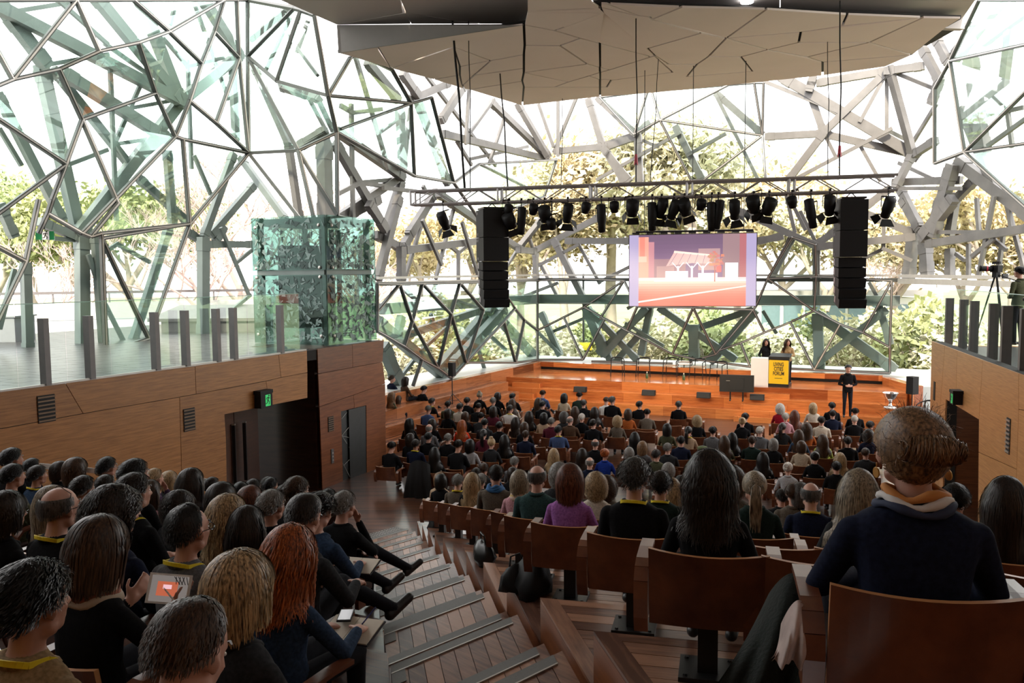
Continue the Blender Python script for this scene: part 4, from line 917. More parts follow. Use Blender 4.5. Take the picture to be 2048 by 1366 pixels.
mb = MB(); mb.tube([(0, 0, 0), (0, 0, 6)], 0.06, 8); mb.obj('pole', m_blk2, lpo)
mb = MB(); mb.box((0, -0.1, 1.95), (0.9, 0.25, 0.42)); mb.obj('yellow_box', mat('yellow box', (0.8, 0.62, 0.03), 0.5), lpo)
# ================================================================== people: bodies
m_skin, nt_, b_ = nodes('skin'); setb(b_, roughness=0.5, specular=0.35)
oi_ = nt_.nodes.new('ShaderNodeObjectInfo'); r_ = nt_.nodes.new('ShaderNodeValToRGB')
r_.color_ramp.elements[0].color = (0.10, 0.045, 0.028, 1); r_.color_ramp.elements[1].color = (0.50, 0.27, 0.20, 1)
e_ = r_.color_ramp.elements.new(0.45); e_.color = (0.36, 0.17, 0.11, 1)
nt_.links.new(oi_.outputs['Alpha'], r_.inputs['Fac'])
tc_ = nt_.nodes.new('ShaderNodeTexCoord'); n_ = nt_.nodes.new('ShaderNodeTexNoise'); n_.inputs['Scale'].default_value = 14; n_.inputs['Detail'].default_value = 6; nt_.links.new(tc_.outputs['Object'], n_.inputs['Vector'])
mr_ = nt_.nodes.new('ShaderNodeMapRange'); mr_.inputs['To Min'].default_value = 0.82; mr_.inputs['To Max'].default_value = 1.18; nt_.links.new(n_.outputs['Fac'], mr_.inputs['Value'])
mu_ = nt_.nodes.new('ShaderNodeVectorMath'); mu_.operation = 'SCALE'; nt_.links.new(r_.outputs['Color'], mu_.inputs[0]); nt_.links.new(mr_.outputs[0], mu_.inputs['Scale']); nt_.links.new(mu_.outputs[0], b_.inputs['Base Color'])
m_top = objcol('clothing', 0.9, 60, 0.28, 0.1, sheen=0.0)
m_trs = mat('dark trousers', (0.010, 0.011, 0.015), 0.9, 0, 0.3, 20, 0.15)
m_shoe = mat('black leather shoe', (0.012, 0.011, 0.011), 0.4)
BODYM = [m_skin, m_top, m_trs, m_shoe]
class Fig:
    def __init__(s): s.mb = MB(); s.pr = []
    def cap(s, p, q, r1, r2, tag_):
        p = Vector(p); q = Vector(q); d = (q - p); L = d.length; d.normalize()
        pts = [p - d * r1 * 0.98, p - d * r1 * 0.7, p - d * r1 * 0.3]; rr = [r1 * 0.2, r1 * 0.72, r1 * 0.95]
        for t in (0, 0.33, 0.66, 1): pts.append(p + d * L * t); rr.append(r1 + (r2 - r1) * t)
        pts += [q + d * r2 * 0.3, q + d * r2 * 0.7, q + d * r2 * 0.98]; rr += [r2 * 0.95, r2 * 0.72, r2 * 0.2]
        s.mb.tube(pts, rr, 12); s.pr.append(('c', np.array(p), np.array(q), r1, r2, tag_))
    def ell(s, c, r, tag_, rot=None):
        s.mb.ell(c, r, 16, 11, rot=rot); s.pr.append(('e', np.array(c), np.array(r), None if rot is None else np.array(rot.transposed()), tag_))
    def hand(s, w, d, nrm, side, fold=0.5):
        """palm, four fingers of unequal length bending at two knuckles, thumb leaving the side near the wrist"""
        w = Vector(w); d = Vector(d).normalized(); nrm = Vector(nrm); nrm = (nrm - d * nrm.dot(d)).normalized(); x = d.cross(nrm) * side
        s.cap(w, w + d * 0.03, 0.026, 0.027, 0)
        for k in (-1, 0, 1): s.cap(w + d * 0.025 + x * k * 0.018, w + d * 0.08 + x * k * 0.022, 0.0155, 0.0135, 0)
        for k, L in ((-1.5, 0.058), (-0.5, 0.072), (0.5, 0.078), (1.5, 0.07)):
            a = w + d * 0.085 + x * k * 0.019; d1 = (d - nrm * fold * 0.55 + x * k * 0.03).normalized(); d2 = (d - nrm * fold * 1.6).normalized()
            b = a + d1 * L * 0.55; s.cap(a, b, 0.0095, 0.0088, 0); s.cap(b, b + d2 * L * 0.5, 0.0086, 0.0076, 0)
        a = w + d * 0.025 + x * 0.026; b = a + (d * 0.6 + x * 0.75 - nrm * 0.2).normalized() * 0.042; s.cap(a, b, 0.0125, 0.0105, 0); s.cap(b, b + (d * 0.9 + x * 0.25 - nrm * 0.3).normalized() * 0.034, 0.0102, 0.0085, 0)
    def build(s, name, vox, head_c):
        me = s.mb.mesh(name + '_raw', [m_skin]); o = bpy.data.objects.new('tmp', me); COL.objects.link(o)
        md = o.modifiers.new('r', 'REMESH'); md.mode = 'VOXEL'; md.voxel_size = vox
        ms = o.modifiers.new('s', 'SMOOTH'); ms.factor = 0.5; ms.iterations = 3 if vox < 0.014 else 2
        dg = bpy.context.evaluated_depsgraph_get(); ev = o.evaluated_get(dg); out = bpy.data.meshes.new_from_object(ev)
        bpy.data.objects.remove(o); bpy.data.meshes.remove(me)
        n = len(out.polygons); c = np.empty(n * 3); out.polygons.foreach_get('center', c); c = c.reshape(-1, 3)
        best = np.full(n, 1e9); idx = np.zeros(n, dtype=np.int32)
        for p in s.pr:
            if p[0] == 'c':
                a, b, r1, r2, t = p[1:]; ab = b - a; L2 = max((ab * ab).sum(), 1e-9); u = np.clip(((c - a) @ ab) / L2, 0, 1)
                dist = np.linalg.norm(c - (a + u[:, None] * ab), axis=1) - (r1 + (r2 - r1) * u)
            elif p[0] == 'e':
                ce, r, R, t = p[1:]; v = c - ce
                if R is not None: v = v @ R.T
                dist = (np.sqrt(((v / r) ** 2).sum(1)) - 1) * r.min()
            else:
                sec, t = p[1:]; zz = np.array([q[2] for q in sec]); 
                cx = np.interp(c[:, 2], zz, [q[0] for q in sec]); cy = np.interp(c[:, 2], zz, [q[1] for q in sec]); rx = np.interp(c[:, 2], zz, [q[3] for q in sec]); ry = np.interp(c[:, 2], zz, [q[4] for q in sec])
                dz = np.maximum(np.maximum(zz[0] - c[:, 2], c[:, 2] - zz[-1]), 0)
                dist = (np.sqrt(((c[:, 0] - cx) / rx) ** 2 + ((c[:, 1] - cy) / ry) ** 2) - 1) * np.minimum(rx, ry) + dz
            k = dist < best - 1e-6; best[k] = dist[k]; idx[k] = t
        out.materials.clear()
        for m in BODYM: out.materials.append(m)
        out.polygons.foreach_set('material_index', idx); out.polygons.foreach_set('use_smooth', [True] * n); out.update(); out.name = name
        return out
    def torso(s, sec, tag_, seg=20):
        """sec: (cx, cy, z, rx, ry) rising"""
        o = len(s.mb.v)
        for (cx, cy, z, rx, ry) in sec:
            for k in range(seg):
                a = 2 * math.pi * k / seg; ca, sa = math.cos(a), math.sin(a)
                pw = 0.8; s.mb.v.append((cx + rx * math.copysign(abs(ca) ** pw, ca), cy + ry * math.copysign(abs(sa) ** pw, sa), z))
        for i in range(len(sec) - 1):
            for k in range(seg):
                p = o + i * seg + k; q = o + i * seg + (k + 1) % seg; s.mb.f.append((p, q, q + seg, p + seg)); s.mb.m.append(0)
        s.mb.f.append(tuple(o + k for k in range(seg))[::-1]); s.mb.m.append(0); s.mb.f.append(tuple(o + (len(sec) - 1) * seg + k for k in range(seg))); s.mb.m.append(0)
        s.pr.append(('t', sec, tag_))
    def head(s, c, yaw=0.0, pitch=0.0, nb=None, fem=False):
        """c: centre of the head; returns the head matrix"""
        c = Vector(c); R = (Matrix.Rotation(yaw, 3, 'Z') @ Matrix.Rotation(pitch, 3, 'X'))
        hs = 1.07
        def P(x, y, z): return c + R @ Vector((x, y, z)) * hs
        s.ell(P(0, -0.012, 0.025), (0.077 * hs, 0.097 * hs, 0.088 * hs), 0, R)
        s.ell(P(0, 0.028, -0.025), (0.064, 0.070, 0.087), 0, R)
        s.ell(P(0, 0.05, -0.078), (0.040, 0.040, 0.030), 0, R)
        s.cap(P(-0.036, 0.012, -0.07), P(0.036, 0.012, -0.07), 0.034, 0.034, 0)
        s.cap(P(0, 0.083, 0.012), P(0, 0.108, -0.028), 0.0085, 0.0135, 0)                 # nose
        s.cap(P(-0.012, 0.098, -0.031), P(0.012, 0.098, -0.031), 0.0085, 0.0085, 0)
        s.cap(P(-0.036, 0.076, 0.024), P(0.036, 0.076, 0.024), 0.0105, 0.0105, 0)           # brow
        s.cap(P(-0.04, 0.062, -0.022), P(-0.03, 0.07, -0.03), 0.017, 0.015, 0); s.cap(P(0.04, 0.062, -0.022), P(0.03, 0.07, -0.03), 0.017, 0.015, 0)
        s.cap(P(-0.018, 0.084, -0.052), P(0.018, 0.084, -0.052), 0.0075, 0.0075, 0); s.cap(P(-0.015, 0.083, -0.062), P(0.015, 0.083, -0.062), 0.008, 0.008, 0)
        for sd in (-1, 1):
            s.ell(P(sd * 0.079, -0.004, -0.012), (0.010, 0.020, 0.031), 0, R @ Matrix.Rotation(sd * -0.35, 3, 'Z'))
        if nb is not None:
            s.cap(nb, P(0, -0.018, -0.05), 0.056 if not fem else 0.048, 0.052 if not fem else 0.045, 0)
        M4 = (R * hs).to_4x4(); M4.translation = c; return M4
def seated(name, vox, fem=False, lean=0.0, yaw=0.0, pitch=0.0, arms='lap', legs='std', bulk=1.0):
    f = Fig(); ca, sa = math.cos(lean), math.sin(lean); H0 = 0.44
    def T(x, y, z): 
        dz = z - H0; return Vector((x, y + sa * max(dz, 0), H0 + (ca * dz if dz > 0 else dz)))
    sw = (0.155 if fem else 0.175) * (0.5 + 0.5 * bulk); bw = bulk * (0.92 if fem else 1.0)
    sec = []
    for z, cy, rx, ry in ((0.385, 0.02, 0.15, 0.12), (0.43, 0.0, 0.178, 0.14), (0.50, -0.012, 0.172, 0.132), (0.60, -0.022, 0.150 if fem else 0.162, 0.115), (0.70, -0.026, 0.160, 0.115), (0.78, -0.024, 0.175, 0.112), (0.84, -0.024, 0.184, 0.098), (0.88, -0.024, 0.158, 0.082), (0.91, -0.022, 0.104, 0.066), (0.93, -0.02, 0.062, 0.058)):
        p = T(0, cy, z); sec.append((p.x, p.y, p.z, rx * bw, ry * bw))
    f.torso(sec, 1)
    if fem:
        for sd in (-1, 1): f.ell(T(sd * 0.07, 0.065, 0.735), (0.062, 0.055, 0.06), 1)
    hc = T(0, 0.022, 1.075); nb = T(0, -0.02, 0.915); HM = f.head(hc, yaw, pitch, nb, fem)
    for sd in (-1, 1):
        sh = T(sd * sw, -0.02, 0.822); R1 = (0.054 if fem else 0.060) * bw; R2 = 0.045 * bw
        if arms == 'lap': el = T(sd * 0.235, 0.06, 0.60); wr = Vector((sd * 0.09, 0.29, 0.555)); hd = (-sd * 0.75, 0.6, -0.15); hn = (0, 0, 1)
        elif arms == 'cross': el = T(sd * 0.24, 0.10, 0.62); wr = T(-sd * 0.02, 0.215 + sd * 0.02, 0.655 + sd * 0.02); hd = (-sd, 0.05, 0.1); hn = (0, 1, 0.3)
        elif arms == 'chin' and sd > 0: el = T(0.17, 0.24, 0.63); wr = T(0.055, 0.155, 0.915); hd = (-0.2, -0.25, 0.9); hn = (0, 1, 0.3)
        elif arms == 'chin': el = T(-0.23, 0.1, 0.60); wr = Vector((0.06, 0.27, 0.60)); hd = (1, 0.1, 0); hn = (0, 0.3, 1)
        elif arms == 'write' and sd > 0: el = T(0.27, 0.14, 0.60); wr = Vector((0.20, 0.37, 0.62)); hd = (-0.3, 0.9, -0.2); hn = (0.3, 0, 1)
        elif arms == 'write': el = T(-0.24, 0.08, 0.60); wr = Vector((-0.03, 0.33, 0.60)); hd = (0.5, 0.8, 0); hn = (0, 0, 1)
        elif arms == 'tablet': el = T(sd * 0.25, 0.13, 0.62); wr = Vector((sd * 0.13, 0.34, 0.72)); hd = (-sd * 0.15, 0.75, 0.55); hn = (-sd * 0.9, 0, 0.4)
        else: el = T(sd * 0.25, 0.02, 0.60); wr = Vector((sd * 0.2, 0.27, 0.53)); hd = (-sd * 0.2, 1, -0.1); hn = (0, 0, 1)
        f.cap(sh, el, R1, R2, 1); f.cap(el, el.lerp(wr, 0.9), R2, 0.034 * bw, 1); f.hand(wr, hd, hn, -sd if arms != 'tablet' else sd, 0.5)
        if legs == 'cross' and sd > 0: hip, kn, an, toe = Vector((0.09, 0.03, 0.47)), Vector((0.02, 0.47, 0.56)), Vector((0.22, 0.74, 0.33)), Vector((0.27, 0.87, 0.36))
        elif legs == 'cross': hip, kn, an, toe = Vector((-0.09, 0.03, 0.46)), Vector((-0.03, 0.47, 0.45)), Vector((-0.06, 0.50, 0.08)), Vector((-0.06, 0.64, 0.035))
        else: hip, kn, an, toe = Vector((sd * 0.09, 0.03, 0.46)), Vector((sd * 0.115, 0.46, 0.455)), Vector((sd * 0.11, 0.47, 0.085)), Vector((sd * 0.125, 0.62, 0.035))
        f.cap(hip, kn, 0.088 * bw, 0.062, 2); f.cap(kn, an, 0.058, 0.04, 2); f.cap(an + Vector((0, -0.03, -0.035)), toe, 0.038, 0.033, 3)
    return f.build(name, vox, hc), HM
def standing(name, vox, fem=False, yaw=0.0, pitch=0.0, arms='clasp', coat=False):
    f = Fig(); sw = 0.16 if fem else 0.185
    base = ((0.84, 0.0, 0.15, 0.11), (0.93, 0.0, 0.165, 0.12), (1.05, -0.005, 0.142 if fem else 0.155, 0.105), (1.16, -0.01, 0.150, 0.11), (1.30, -0.014, 0.172, 0.112), (1.38, -0.018, 0.172, 0.098), (1.42, -0.018, 0.14, 0.08), (1.455, -0.015, 0.09, 0.063), (1.48, -0.012, 0.06, 0.055))
    f.torso([(0, cy, z, rx, ry) for z, cy, rx, ry in base], 1)
    if coat: f.torso([(0, 0, 0.70, 0.19, 0.13), (0, 0, 0.90, 0.178, 0.128)], 1)
    if fem:
        for sd in (-1, 1): f.ell((sd * 0.072, 0.075, 1.265), (0.062, 0.052, 0.06), 1)
    hc = Vector((0, 0.025, 1.625)); HM = f.head(hc, yaw, pitch, Vector((0, -0.012, 1.46)), fem)
    for sd in (-1, 1):
        sh = Vector((sd * sw, -0.015, 1.365)); el = Vector((sd * 0.265, -0.02, 1.11)); wr = Vector((sd * 0.05, 0.19, 1.06)); hd = (-sd * 0.85, 0.2, 0.1); hn = (0, 1, 0.2)
        if arms == 'rest': el = Vector((sd * 0.25, 0.05, 1.13)); wr = Vector((sd * 0.16, 0.30, 1.12)); hd = (-sd * 0.2, 1, 0.05); hn = (0, 0, 1)
        if arms == 'back': el = Vector((sd * 0.25, -0.08, 1.12)); wr = Vector((sd * 0.07, -0.17, 0.96)); hd = (-sd * 0.8, -0.1, -0.3); hn = (0, -1, 0)
        if arms == 'down': el = Vector((sd * 0.25, -0.02, 1.11)); wr = Vector((sd * 0.25, 0.05, 0.86)); hd = (0, 0.1, -1); hn = (-sd, 0, 0)
        f.cap(sh, el, 0.06, 0.046, 1); f.cap(el, el.lerp(wr, 0.92), 0.046, 0.034, 1); f.hand(wr, hd, hn, -sd, 0.4)
        hip = Vector((sd * 0.085, 0, 0.88)); kn = Vector((sd * 0.095, 0.02, 0.49)); an = Vector((sd * 0.10, -0.01, 0.085)); toe = Vector((sd * 0.13, 0.15, 0.032))
        f.cap(hip, kn, 0.085, 0.06, 2); f.cap(kn, an, 0.058, 0.042, 2); f.cap(an + Vector((0, -0.03, -0.045)), toe, 0.036, 0.032, 3)
    return f.build(name, vox, hc), HM
VH, VL = 0.0095, 0.016
BODY = {
 'm': seated('body_seated_man', VH), 'mR': seated('body_seated_man_glancing', VH, yaw=-0.35), 'mL': seated('body_seated_man_turned', VH, yaw=0.35, arms='cross'),
 'mD': seated('body_seated_man_bowed', VH, lean=0.22, pitch=-0.4, arms='write', legs='cross'), 'mC': seated('body_seated_man_hand_at_chin', VH, lean=0.12, arms='chin', legs='cross'),
 'w': seated('body_seated_woman', VH, True), 'wR': seated('body_seated_woman_turned', VH, True, yaw=-0.3, arms='cross'), 'wT': seated('body_seated_woman_holding', VH, True, lean=0.08, pitch=-0.2, arms='tablet'),
 'wW': seated('body_seated_woman_writing', VH, True, lean=0.14, pitch=-0.2, arms='write'),
 'fm': seated('body_far_man', VL), 'fm2': seated('body_far_man_turned', VL, yaw=-0.4, arms='cross', bulk=1.06), 'fw': seated('body_far_woman', VL, True), 'fw2': seated('body_far_woman_turned', VL, True, yaw=-0.3, arms='rest'), 'fmd': seated('body_far_man_bowed', VL, lean=0.2, pitch=-0.3, arms='cross', legs='cross'),
 'sM': standing('body_man_clasping_hands', VH, pitch=-0.25, arms='clasp'), 'sW1': standing('body_woman_standing', VH, True, yaw=-0.5, arms='back', coat=True), 'sW2': standing('body_woman_at_lectern', VH, True, yaw=0.7, arms='rest'), 'sC': standing('body_camera_operator', VH, arms='clasp'),
}
# ================================================================== hair
m_hair = objcol('hair', 0.4, 42, 0.9, 0.4, aniso=(3, 3, 0.3))
def skull(az, el, k=1.0):
    ce = math.cos(el); return Vector((math.sin(az) * ce * 0.082 * k, math.cos(az) * ce * 0.102 * k - 0.012, math.sin(el) * 0.093 * k + 0.025))
def hairline(az, style):
    a = abs((az + math.pi) % (2 * math.pi) - math.pi)         # 0 front .. pi back
    if style in ('tonsure',):
        return math.radians(np.interp(a, [0, 1.0, 1.35, 1.7, 2.3, 3.15], [95, 95, 2, -12, -30, -38]))
    if style == 'receding':
        return math.radians(np.interp(a, [0, 0.5, 1.0, 1.4, 1.75, 2.3, 3.15], [85, 85, 82, 50, -8, -32, -40]))
    if style == 'short':
        return math.radians(np.interp(a, [0, 0.6, 1.0, 1.35, 1.75, 2.2, 3.15], [38, 36, 18, -6, -8, -32, -42]))
    if style == 'low': return math.radians(np.interp(a, [0, 0.5, 0.9, 1.3, 1.6, 1.9, 2.4, 3.15], [40, 36, 14, 2, 4, -44, -66, -70]))
    return math.radians(np.interp(a, [0, 0.5, 0.9, 1.3, 1.8, 2.3, 3.15], [40, 36, 12, -14, -26, -40, -46]))
def hair_mesh(name, style, length=0.05, vol=0.012, n=500, seed=1, wav=0.0, width=0.006, target=None):
    n = int(n * 3.2); width *= 0.42
    rng = random.Random(seed); mb = MB(); k = 1.0 + vol / 0.09
    NA, NE = 36, 12                                           # under-layer that hides the scalp
    idx = {}
    hi = math.radians(26) if style == 'tonsure' else math.pi / 2
    for i in range(NA):
        az = 2 * math.pi * i / NA; lo = hairline(az, style)
        for j in range(NE + 1):
            t = j / NE; top_ = max(hi, lo + 0.02); el = lo + (top_ - lo) * t
            edge = min(1.0, 0.25 + t * 5) * (min(1.0, 0.2 + (1 - t) * 5) if style == 'tonsure' else 1)
            nz = 1 + (0.04 + wav * 0.6) * math.sin(az * 7 + seed) * math.cos(el * 6 + seed * 2) + rng.uniform(-.012, .012)
            kk = 1.0 + (k - 1.0) * edge * 0.85 * nz
            mb.v.append(tuple(skull(az, el, kk)))
    for i in range(NA):
        for j in range(NE):
            a = i * (NE + 1) + j; b = ((i + 1) % NA) * (NE + 1) + j
            mb.f.append((a, b, b + 1, a + 1)); mb.m.append(0)
    tor = Vector((0, -0.04, -0.33))
    for q in range(n):
        az = rng.uniform(-math.pi, math.pi); lo = hairline(az, style); 
        if lo >= hi - 0.02: continue
        el = math.asin(min(1, max(-1, rng.uniform(math.sin(lo), math.sin(hi)))))
        kk = 1 + (k - 1) * rng.uniform(0.75, 1.12); p = skull(az, el, kk)
        L = length * rng.uniform(0.7, 1.08); NS = 3 if length < 0.08 else 7
        pts = [p]; ph = rng.uniform(0, 6.28); d0 = Vector((p.x, p.y + 0.012, 0)); 
        if d0.length < 0.02: d0 = Vector((rng.uniform(-1, 1), rng.uniform(-1, 0.2), 0))
        if target is not None:
            NS = 6; T_ = Vector(target) + Vector((rng.gauss(0, .016), rng.gauss(0, .006), rng.gauss(0, .016)))
            for s_ in range(1, NS + 1):
                x = p.lerp(T_, s_ / NS) + Vector((rng.uniform(-.002, .002), 0, rng.uniform(-.002, .002))); w = x - Vector((0, -0.012, 0.025)); rr = (0.082 * kk, 0.102 * kk, 0.093 * kk)
                m_ = math.sqrt((w.x / rr[0]) ** 2 + (w.y / rr[1]) ** 2 + (w.z / rr[2]) ** 2)
                if m_ < 1: x = Vector((0, -0.012, 0.025)) + w / max(m_, 1e-3)
                pts.append(x)
        for s_ in range(NS if target is None else 0):
            g = Vector((0, 0, -1)) + d0.normalized() * (0.45 if s_ == 0 else (0.12 if s_ == 1 else -0.04))
            if style == 'short': g = Vector((0, -0.5, -0.55)) + d0.normalized() * 0.5 + Vector((rng.uniform(-.3, .3), rng.uniform(-.3, .3), rng.uniform(-.1, .5)))
            if wav: g += Vector((math.sin(ph + s_ * 1.9), math.cos(ph * 1.3 + s_ * 1.7), 0.4 * math.sin(s_ * 2.1 + ph))) * wav * 4.5
            if length > 0.08 and pts[-1].y > 0.03 and s_ < 3: g += Vector((math.copysign(0.5, p.x), -0.9, 0))
            x = pts[-1] + g.normalized() * (L / NS)
            for ce, rr in ((Vector((0, -0.012, 0.025)), (0.082 * kk, 0.102 * kk, 0.093 * kk)), (Vector((0, 0.015, -0.06)), (0.075, 0.085, 0.085)), (Vector((0, -0.035, -0.15)), (0.058, 0.066, 0.14)), (tor, (0.205, 0.118, 0.20))):
                w = x - ce; m_ = math.sqrt((w.x / rr[0]) ** 2 + (w.y / rr[1]) ** 2 + (w.z / rr[2]) ** 2)
                if m_ < 1: x = ce + w / max(m_, 1e-3)
            if x.z < 0.02 and x.y > 0.055: x.y = 0.055
            pts.append(x)
        o = len(mb.v)
        for i, x in enumerate(pts):
            t = (pts[min(i + 1, NS)] - pts[max(i - 1, 0)]).normalized(); rad = Vector((x.x, x.y + 0.012, (x.z - 0.02) * 0.4)); sd = t.cross(rad)
            sd = sd.normalized() if sd.length > 1e-5 else Vector((1, 0, 0)); w_ = width * (1.0 if i < NS else 0.35) * (0.6 if i == 0 else 1)
            x2 = x + rad.normalized() * 0.002
            mb.v.append(tuple(x2 - sd * w_)); mb.v.append(tuple(x2 + sd * w_))
        for i in range(NS): mb.f.append((o + 2 * i, o + 2 * i + 1, o + 2 * i + 3, o + 2 * i + 2)); mb.m.append(0)
    return mb
HR = {}
def addh(key, mb): HR[key] = mb.mesh('hair_' + key, m_hair, True)
addh('short', hair_mesh('s', 'short', 0.024, 0.011, 900, 1, width=0.004)); addh('crop', hair_mesh('s', 'short', 0.018, 0.006, 700, 2, width=0.003))
addh('tousled', hair_mesh('s', 'short', 0.04, 0.02, 1000, 3, wav=0.07, width=0.004)); addh('tonsure', hair_mesh('t', 'tonsure', 0.022, 0.007, 600, 4, width=0.003)); addh('receding', hair_mesh('t', 'receding', 0.024, 0.016, 1100, 5, wav=0.09, width=0.0035))
addh('bob', hair_mesh('b', 'full', 0.15, 0.026, 1200, 6, wav=0.012)); addh('medium', hair_mesh('b', 'full', 0.11, 0.022, 1100, 7, wav=0.03)); addh('long', hair_mesh('l', 'full', 0.40, 0.02, 1100, 8, wav=0.02)); addh('wavy', hair_mesh('l', 'full', 0.30, 0.03, 1100, 9, wav=0.08))
addh('curly', hair_mesh('c', 'full', 0.13, 0.042, 1500, 10, wav=0.2, width=0.005))
mb = hair_mesh('p', 'full', 0.06, 0.010, 800, 11, target=(0, -0.115, 0.035))
rng = random.Random(5)
for q in range(120):
    a = rng.uniform(0, 6.28); r = math.sqrt(rng.random()) * 0.028; x0 = r * math.cos(a); z0 = r * math.sin(a); sp_ = rng.uniform(0.7, 1.3)
    pts = [Vector((x0 * 0.5, -0.10, 0.035 + z0 * 0.5)), Vector((x0, -0.155, 0.03 + z0)), Vector((x0 * 1.3, -0.17, -0.05)), Vector((x0 * 1.5, -0.165 - r * 0.3, -0.15)), Vector((x0 * 1.1 * sp_, -0.16, -0.24 * sp_))]
    mb.tube(pts, [0.004, 0.006, 0.007, 0.006, 0.002], 4, cap=False)
addh('ponytail', mb)
mb = hair_mesh('n', 'full', 0.07, 0.012, 900, 12, target=(0, -0.10, 0.09))
for q in range(150):                                          # coiled knot
    a0 = rng.uniform(0, 6.28); r = rng.uniform(0.018, 0.042); tilt = rng.uniform(-0.5, 0.5); pts = []
    for i in range(7):
        a = a0 + i * 0.55; pts.append(Vector((r * math.cos(a) * 1.15, -0.095 + 0.028 * math.sin(a * 0.7 + tilt * 4) - 0.018, 0.085 + r * math.sin(a) + tilt * 0.02)))
    mb.tube(pts, [0.003, 0.006, 0.007, 0.007, 0.007, 0.006, 0.003], 4, cap=False)
addh('bun', mb)
mb = hair_mesh('n', 'low', 0.085, 0.022, 2000, 13, width=0.0035, wav=0.05, target=(0.012, -0.112, 0.035))
mb.ell((0.018, -0.128, 0.035), (0.078, 0.044, 0.042), 20, 12)
for q in range(620):                                          # loose rolled knot across the back of the head
    a0 = rng.uniform(0, 6.28); xx = rng.uniform(-0.078, 0.078); e1 = math.sqrt(max(0.02, 1 - (xx / 0.084) ** 2)); pts = []; dx_ = rng.uniform(-0.022, 0.026); kq = rng.uniform(0.98, 1.16)
    for i in range(8):
        a = a0 + i * 0.42; pts.append(Vector((0.018 + max(-0.082, min(0.082, xx + dx_ * (i - 4) / 4)), -0.128 - 0.044 * e1 * kq * math.cos(a), 0.035 + 0.042 * e1 * kq * math.sin(a))))
    mb.tube(pts, [0.0005, 0.0017, 0.002, 0.002, 0.002, 0.002, 0.0015, 0.0004], 3, cap=False)
for q in range(170):                                          # flyaway wisps
    a = rng.uniform(-math.pi, math.pi); p = skull(a, rng.uniform(-0.3, 1.3), 1.15); d = Vector((p.x, p.y, p.z * 0.6 + 0.02)).normalized()
    mb.tube([p, p + d * 0.02 + Vector((0, 0, 0.008)), p + d * 0.04 + Vector((rng.uniform(-.02, .02), rng.uniform(-.02, .02), rng.uniform(-0.02, 0.02)))], [0.0007, 0.0006, 0.0004], 3, cap=False)
addh('loosebun', mb)
mb = hair_mesh('n', 'full', 0.05, 0.010, 600, 14, target=(0, -0.03, 0.13))
mb.ell((0, -0.03, 0.135), (0.042, 0.042, 0.036)); 
for q in range(80):
    a0 = rng.uniform(0, 6.28); r = rng.uniform(0.03, 0.043); z_ = 0.135 + rng.uniform(-0.02, 0.025); pts = [Vector((r * math.cos(a0 + i * 0.5), -0.03 + r * math.sin(a0 + i * 0.5), z_)) for i in range(5)]
    mb.tube(pts, [0.002, 0.005, 0.006, 0.005, 0.002], 4, cap=False)
addh('topknot', mb)
def beret():
    mb = MB(); mb.lathe((0, -0.015, 0.045), [(0.088, 0.0), (0.112, 0.025), (0.118, 0.05), (0.09, 0.082), (0.04, 0.096), (0.008, 0.10)], 24); return mb.mesh('beret', mat('green felt beret', (0.07, 0.09, 0.03), 0.9), True)
# accessories in head space / body space
mb = MB(); mb.tube([Vector((0.066 * math.sin(a) * (1 + 0.25 * max(0, math.cos(a))), -0.005 + (0.062 + 0.03 * (math.cos(a) > 0)) * math.cos(a), 0.0 - 0.055 * max(0, math.cos(a)))) for a in [i * 2 * math.pi / 20 for i in range(21)]], 0.02, 8, cap=False); ME_COL = mb.mesh('collar', m_top, True)
mb = MB()
for i in range(18):
    def lp_(t):
        a = (t - 0.5) * 1.25 * math.pi; return Vector((0.088 * math.sin(a), -0.03 - 0.072 * math.cos(a) + (0.05 if abs(a) > 1.4 else 0), 0.012 - 0.05 * (abs(a) / 2) ** 2))
    p, q = lp_(i / 18), lp_((i + 1) / 18); mb.beam(p, q, 0.005, 0.020, Vector((0, 0, 1)))
for sd in (-1, 1): mb.beam(Vector((sd * 0.08, 0.055, -0.045)), Vector((sd * 0.02, 0.125, -0.24)), 0.018, 0.004, Vector((0, 1, 0.3)))
ME_LAN = mb.mesh('lanyard', mat('yellow lanyard ribbon', (0.78, 0.62, 0.02), 0.6))
mb = MB()
for sd in (-1, 1):
    ring = [Vector((sd * 0.034 + 0.024 * math.cos(a), 0.097, 0.0 + 0.018 * math.sin(a))) for a in [i * math.pi / 6 for i in range(13)]]; mb.tube(ring, 0.0022, 5, cap=False)
    mb.tube([Vector((sd * 0.058, 0.096, 0.006)), Vector((sd * 0.082, 0.07, 0.006)), Vector((sd * 0.084, 0.0, 0.006)), Vector((sd * 0.084, -0.015, -0.008))], 0.0024, 5)
mb.tube([Vector((-0.011, 0.1, 0.004)), Vector((0.011, 0.1, 0.004))], 0.0022, 5); ME_GLS = mb.mesh('glasses', mat('dark spectacle frame', (0.02, 0.017, 0.015), 0.3))
mb = MB()
mb.ell((0, 0.072, 0.004), (0.0115, 0.0105, 0.007), 10, 7, 0); mb.lathe((0, 0.0807, 0.004), [(0.0055, 0), (0.0045, 0.002), (0.001, 0.0026)], 8, 1, Vector((0, 1, 0)))
ME_EYE = mb.mesh('eye', [mat('eye white', (0.6, 0.57, 0.54), 0.3), mat('dark iris', (0.03, 0.018, 0.01), 0.2)], True)
ME_BROW = []
for sd in (-1, 1):
    mb = MB(); mb.tube([Vector((sd * 0.014, 0.092, 0.026)), Vector((sd * 0.032, 0.092, 0.033)), Vector((sd * 0.05, 0.08, 0.027))], [0.003, 0.004, 0.002], 5); ME_BROW.append(mb.mesh('eyebrow', m_hair))
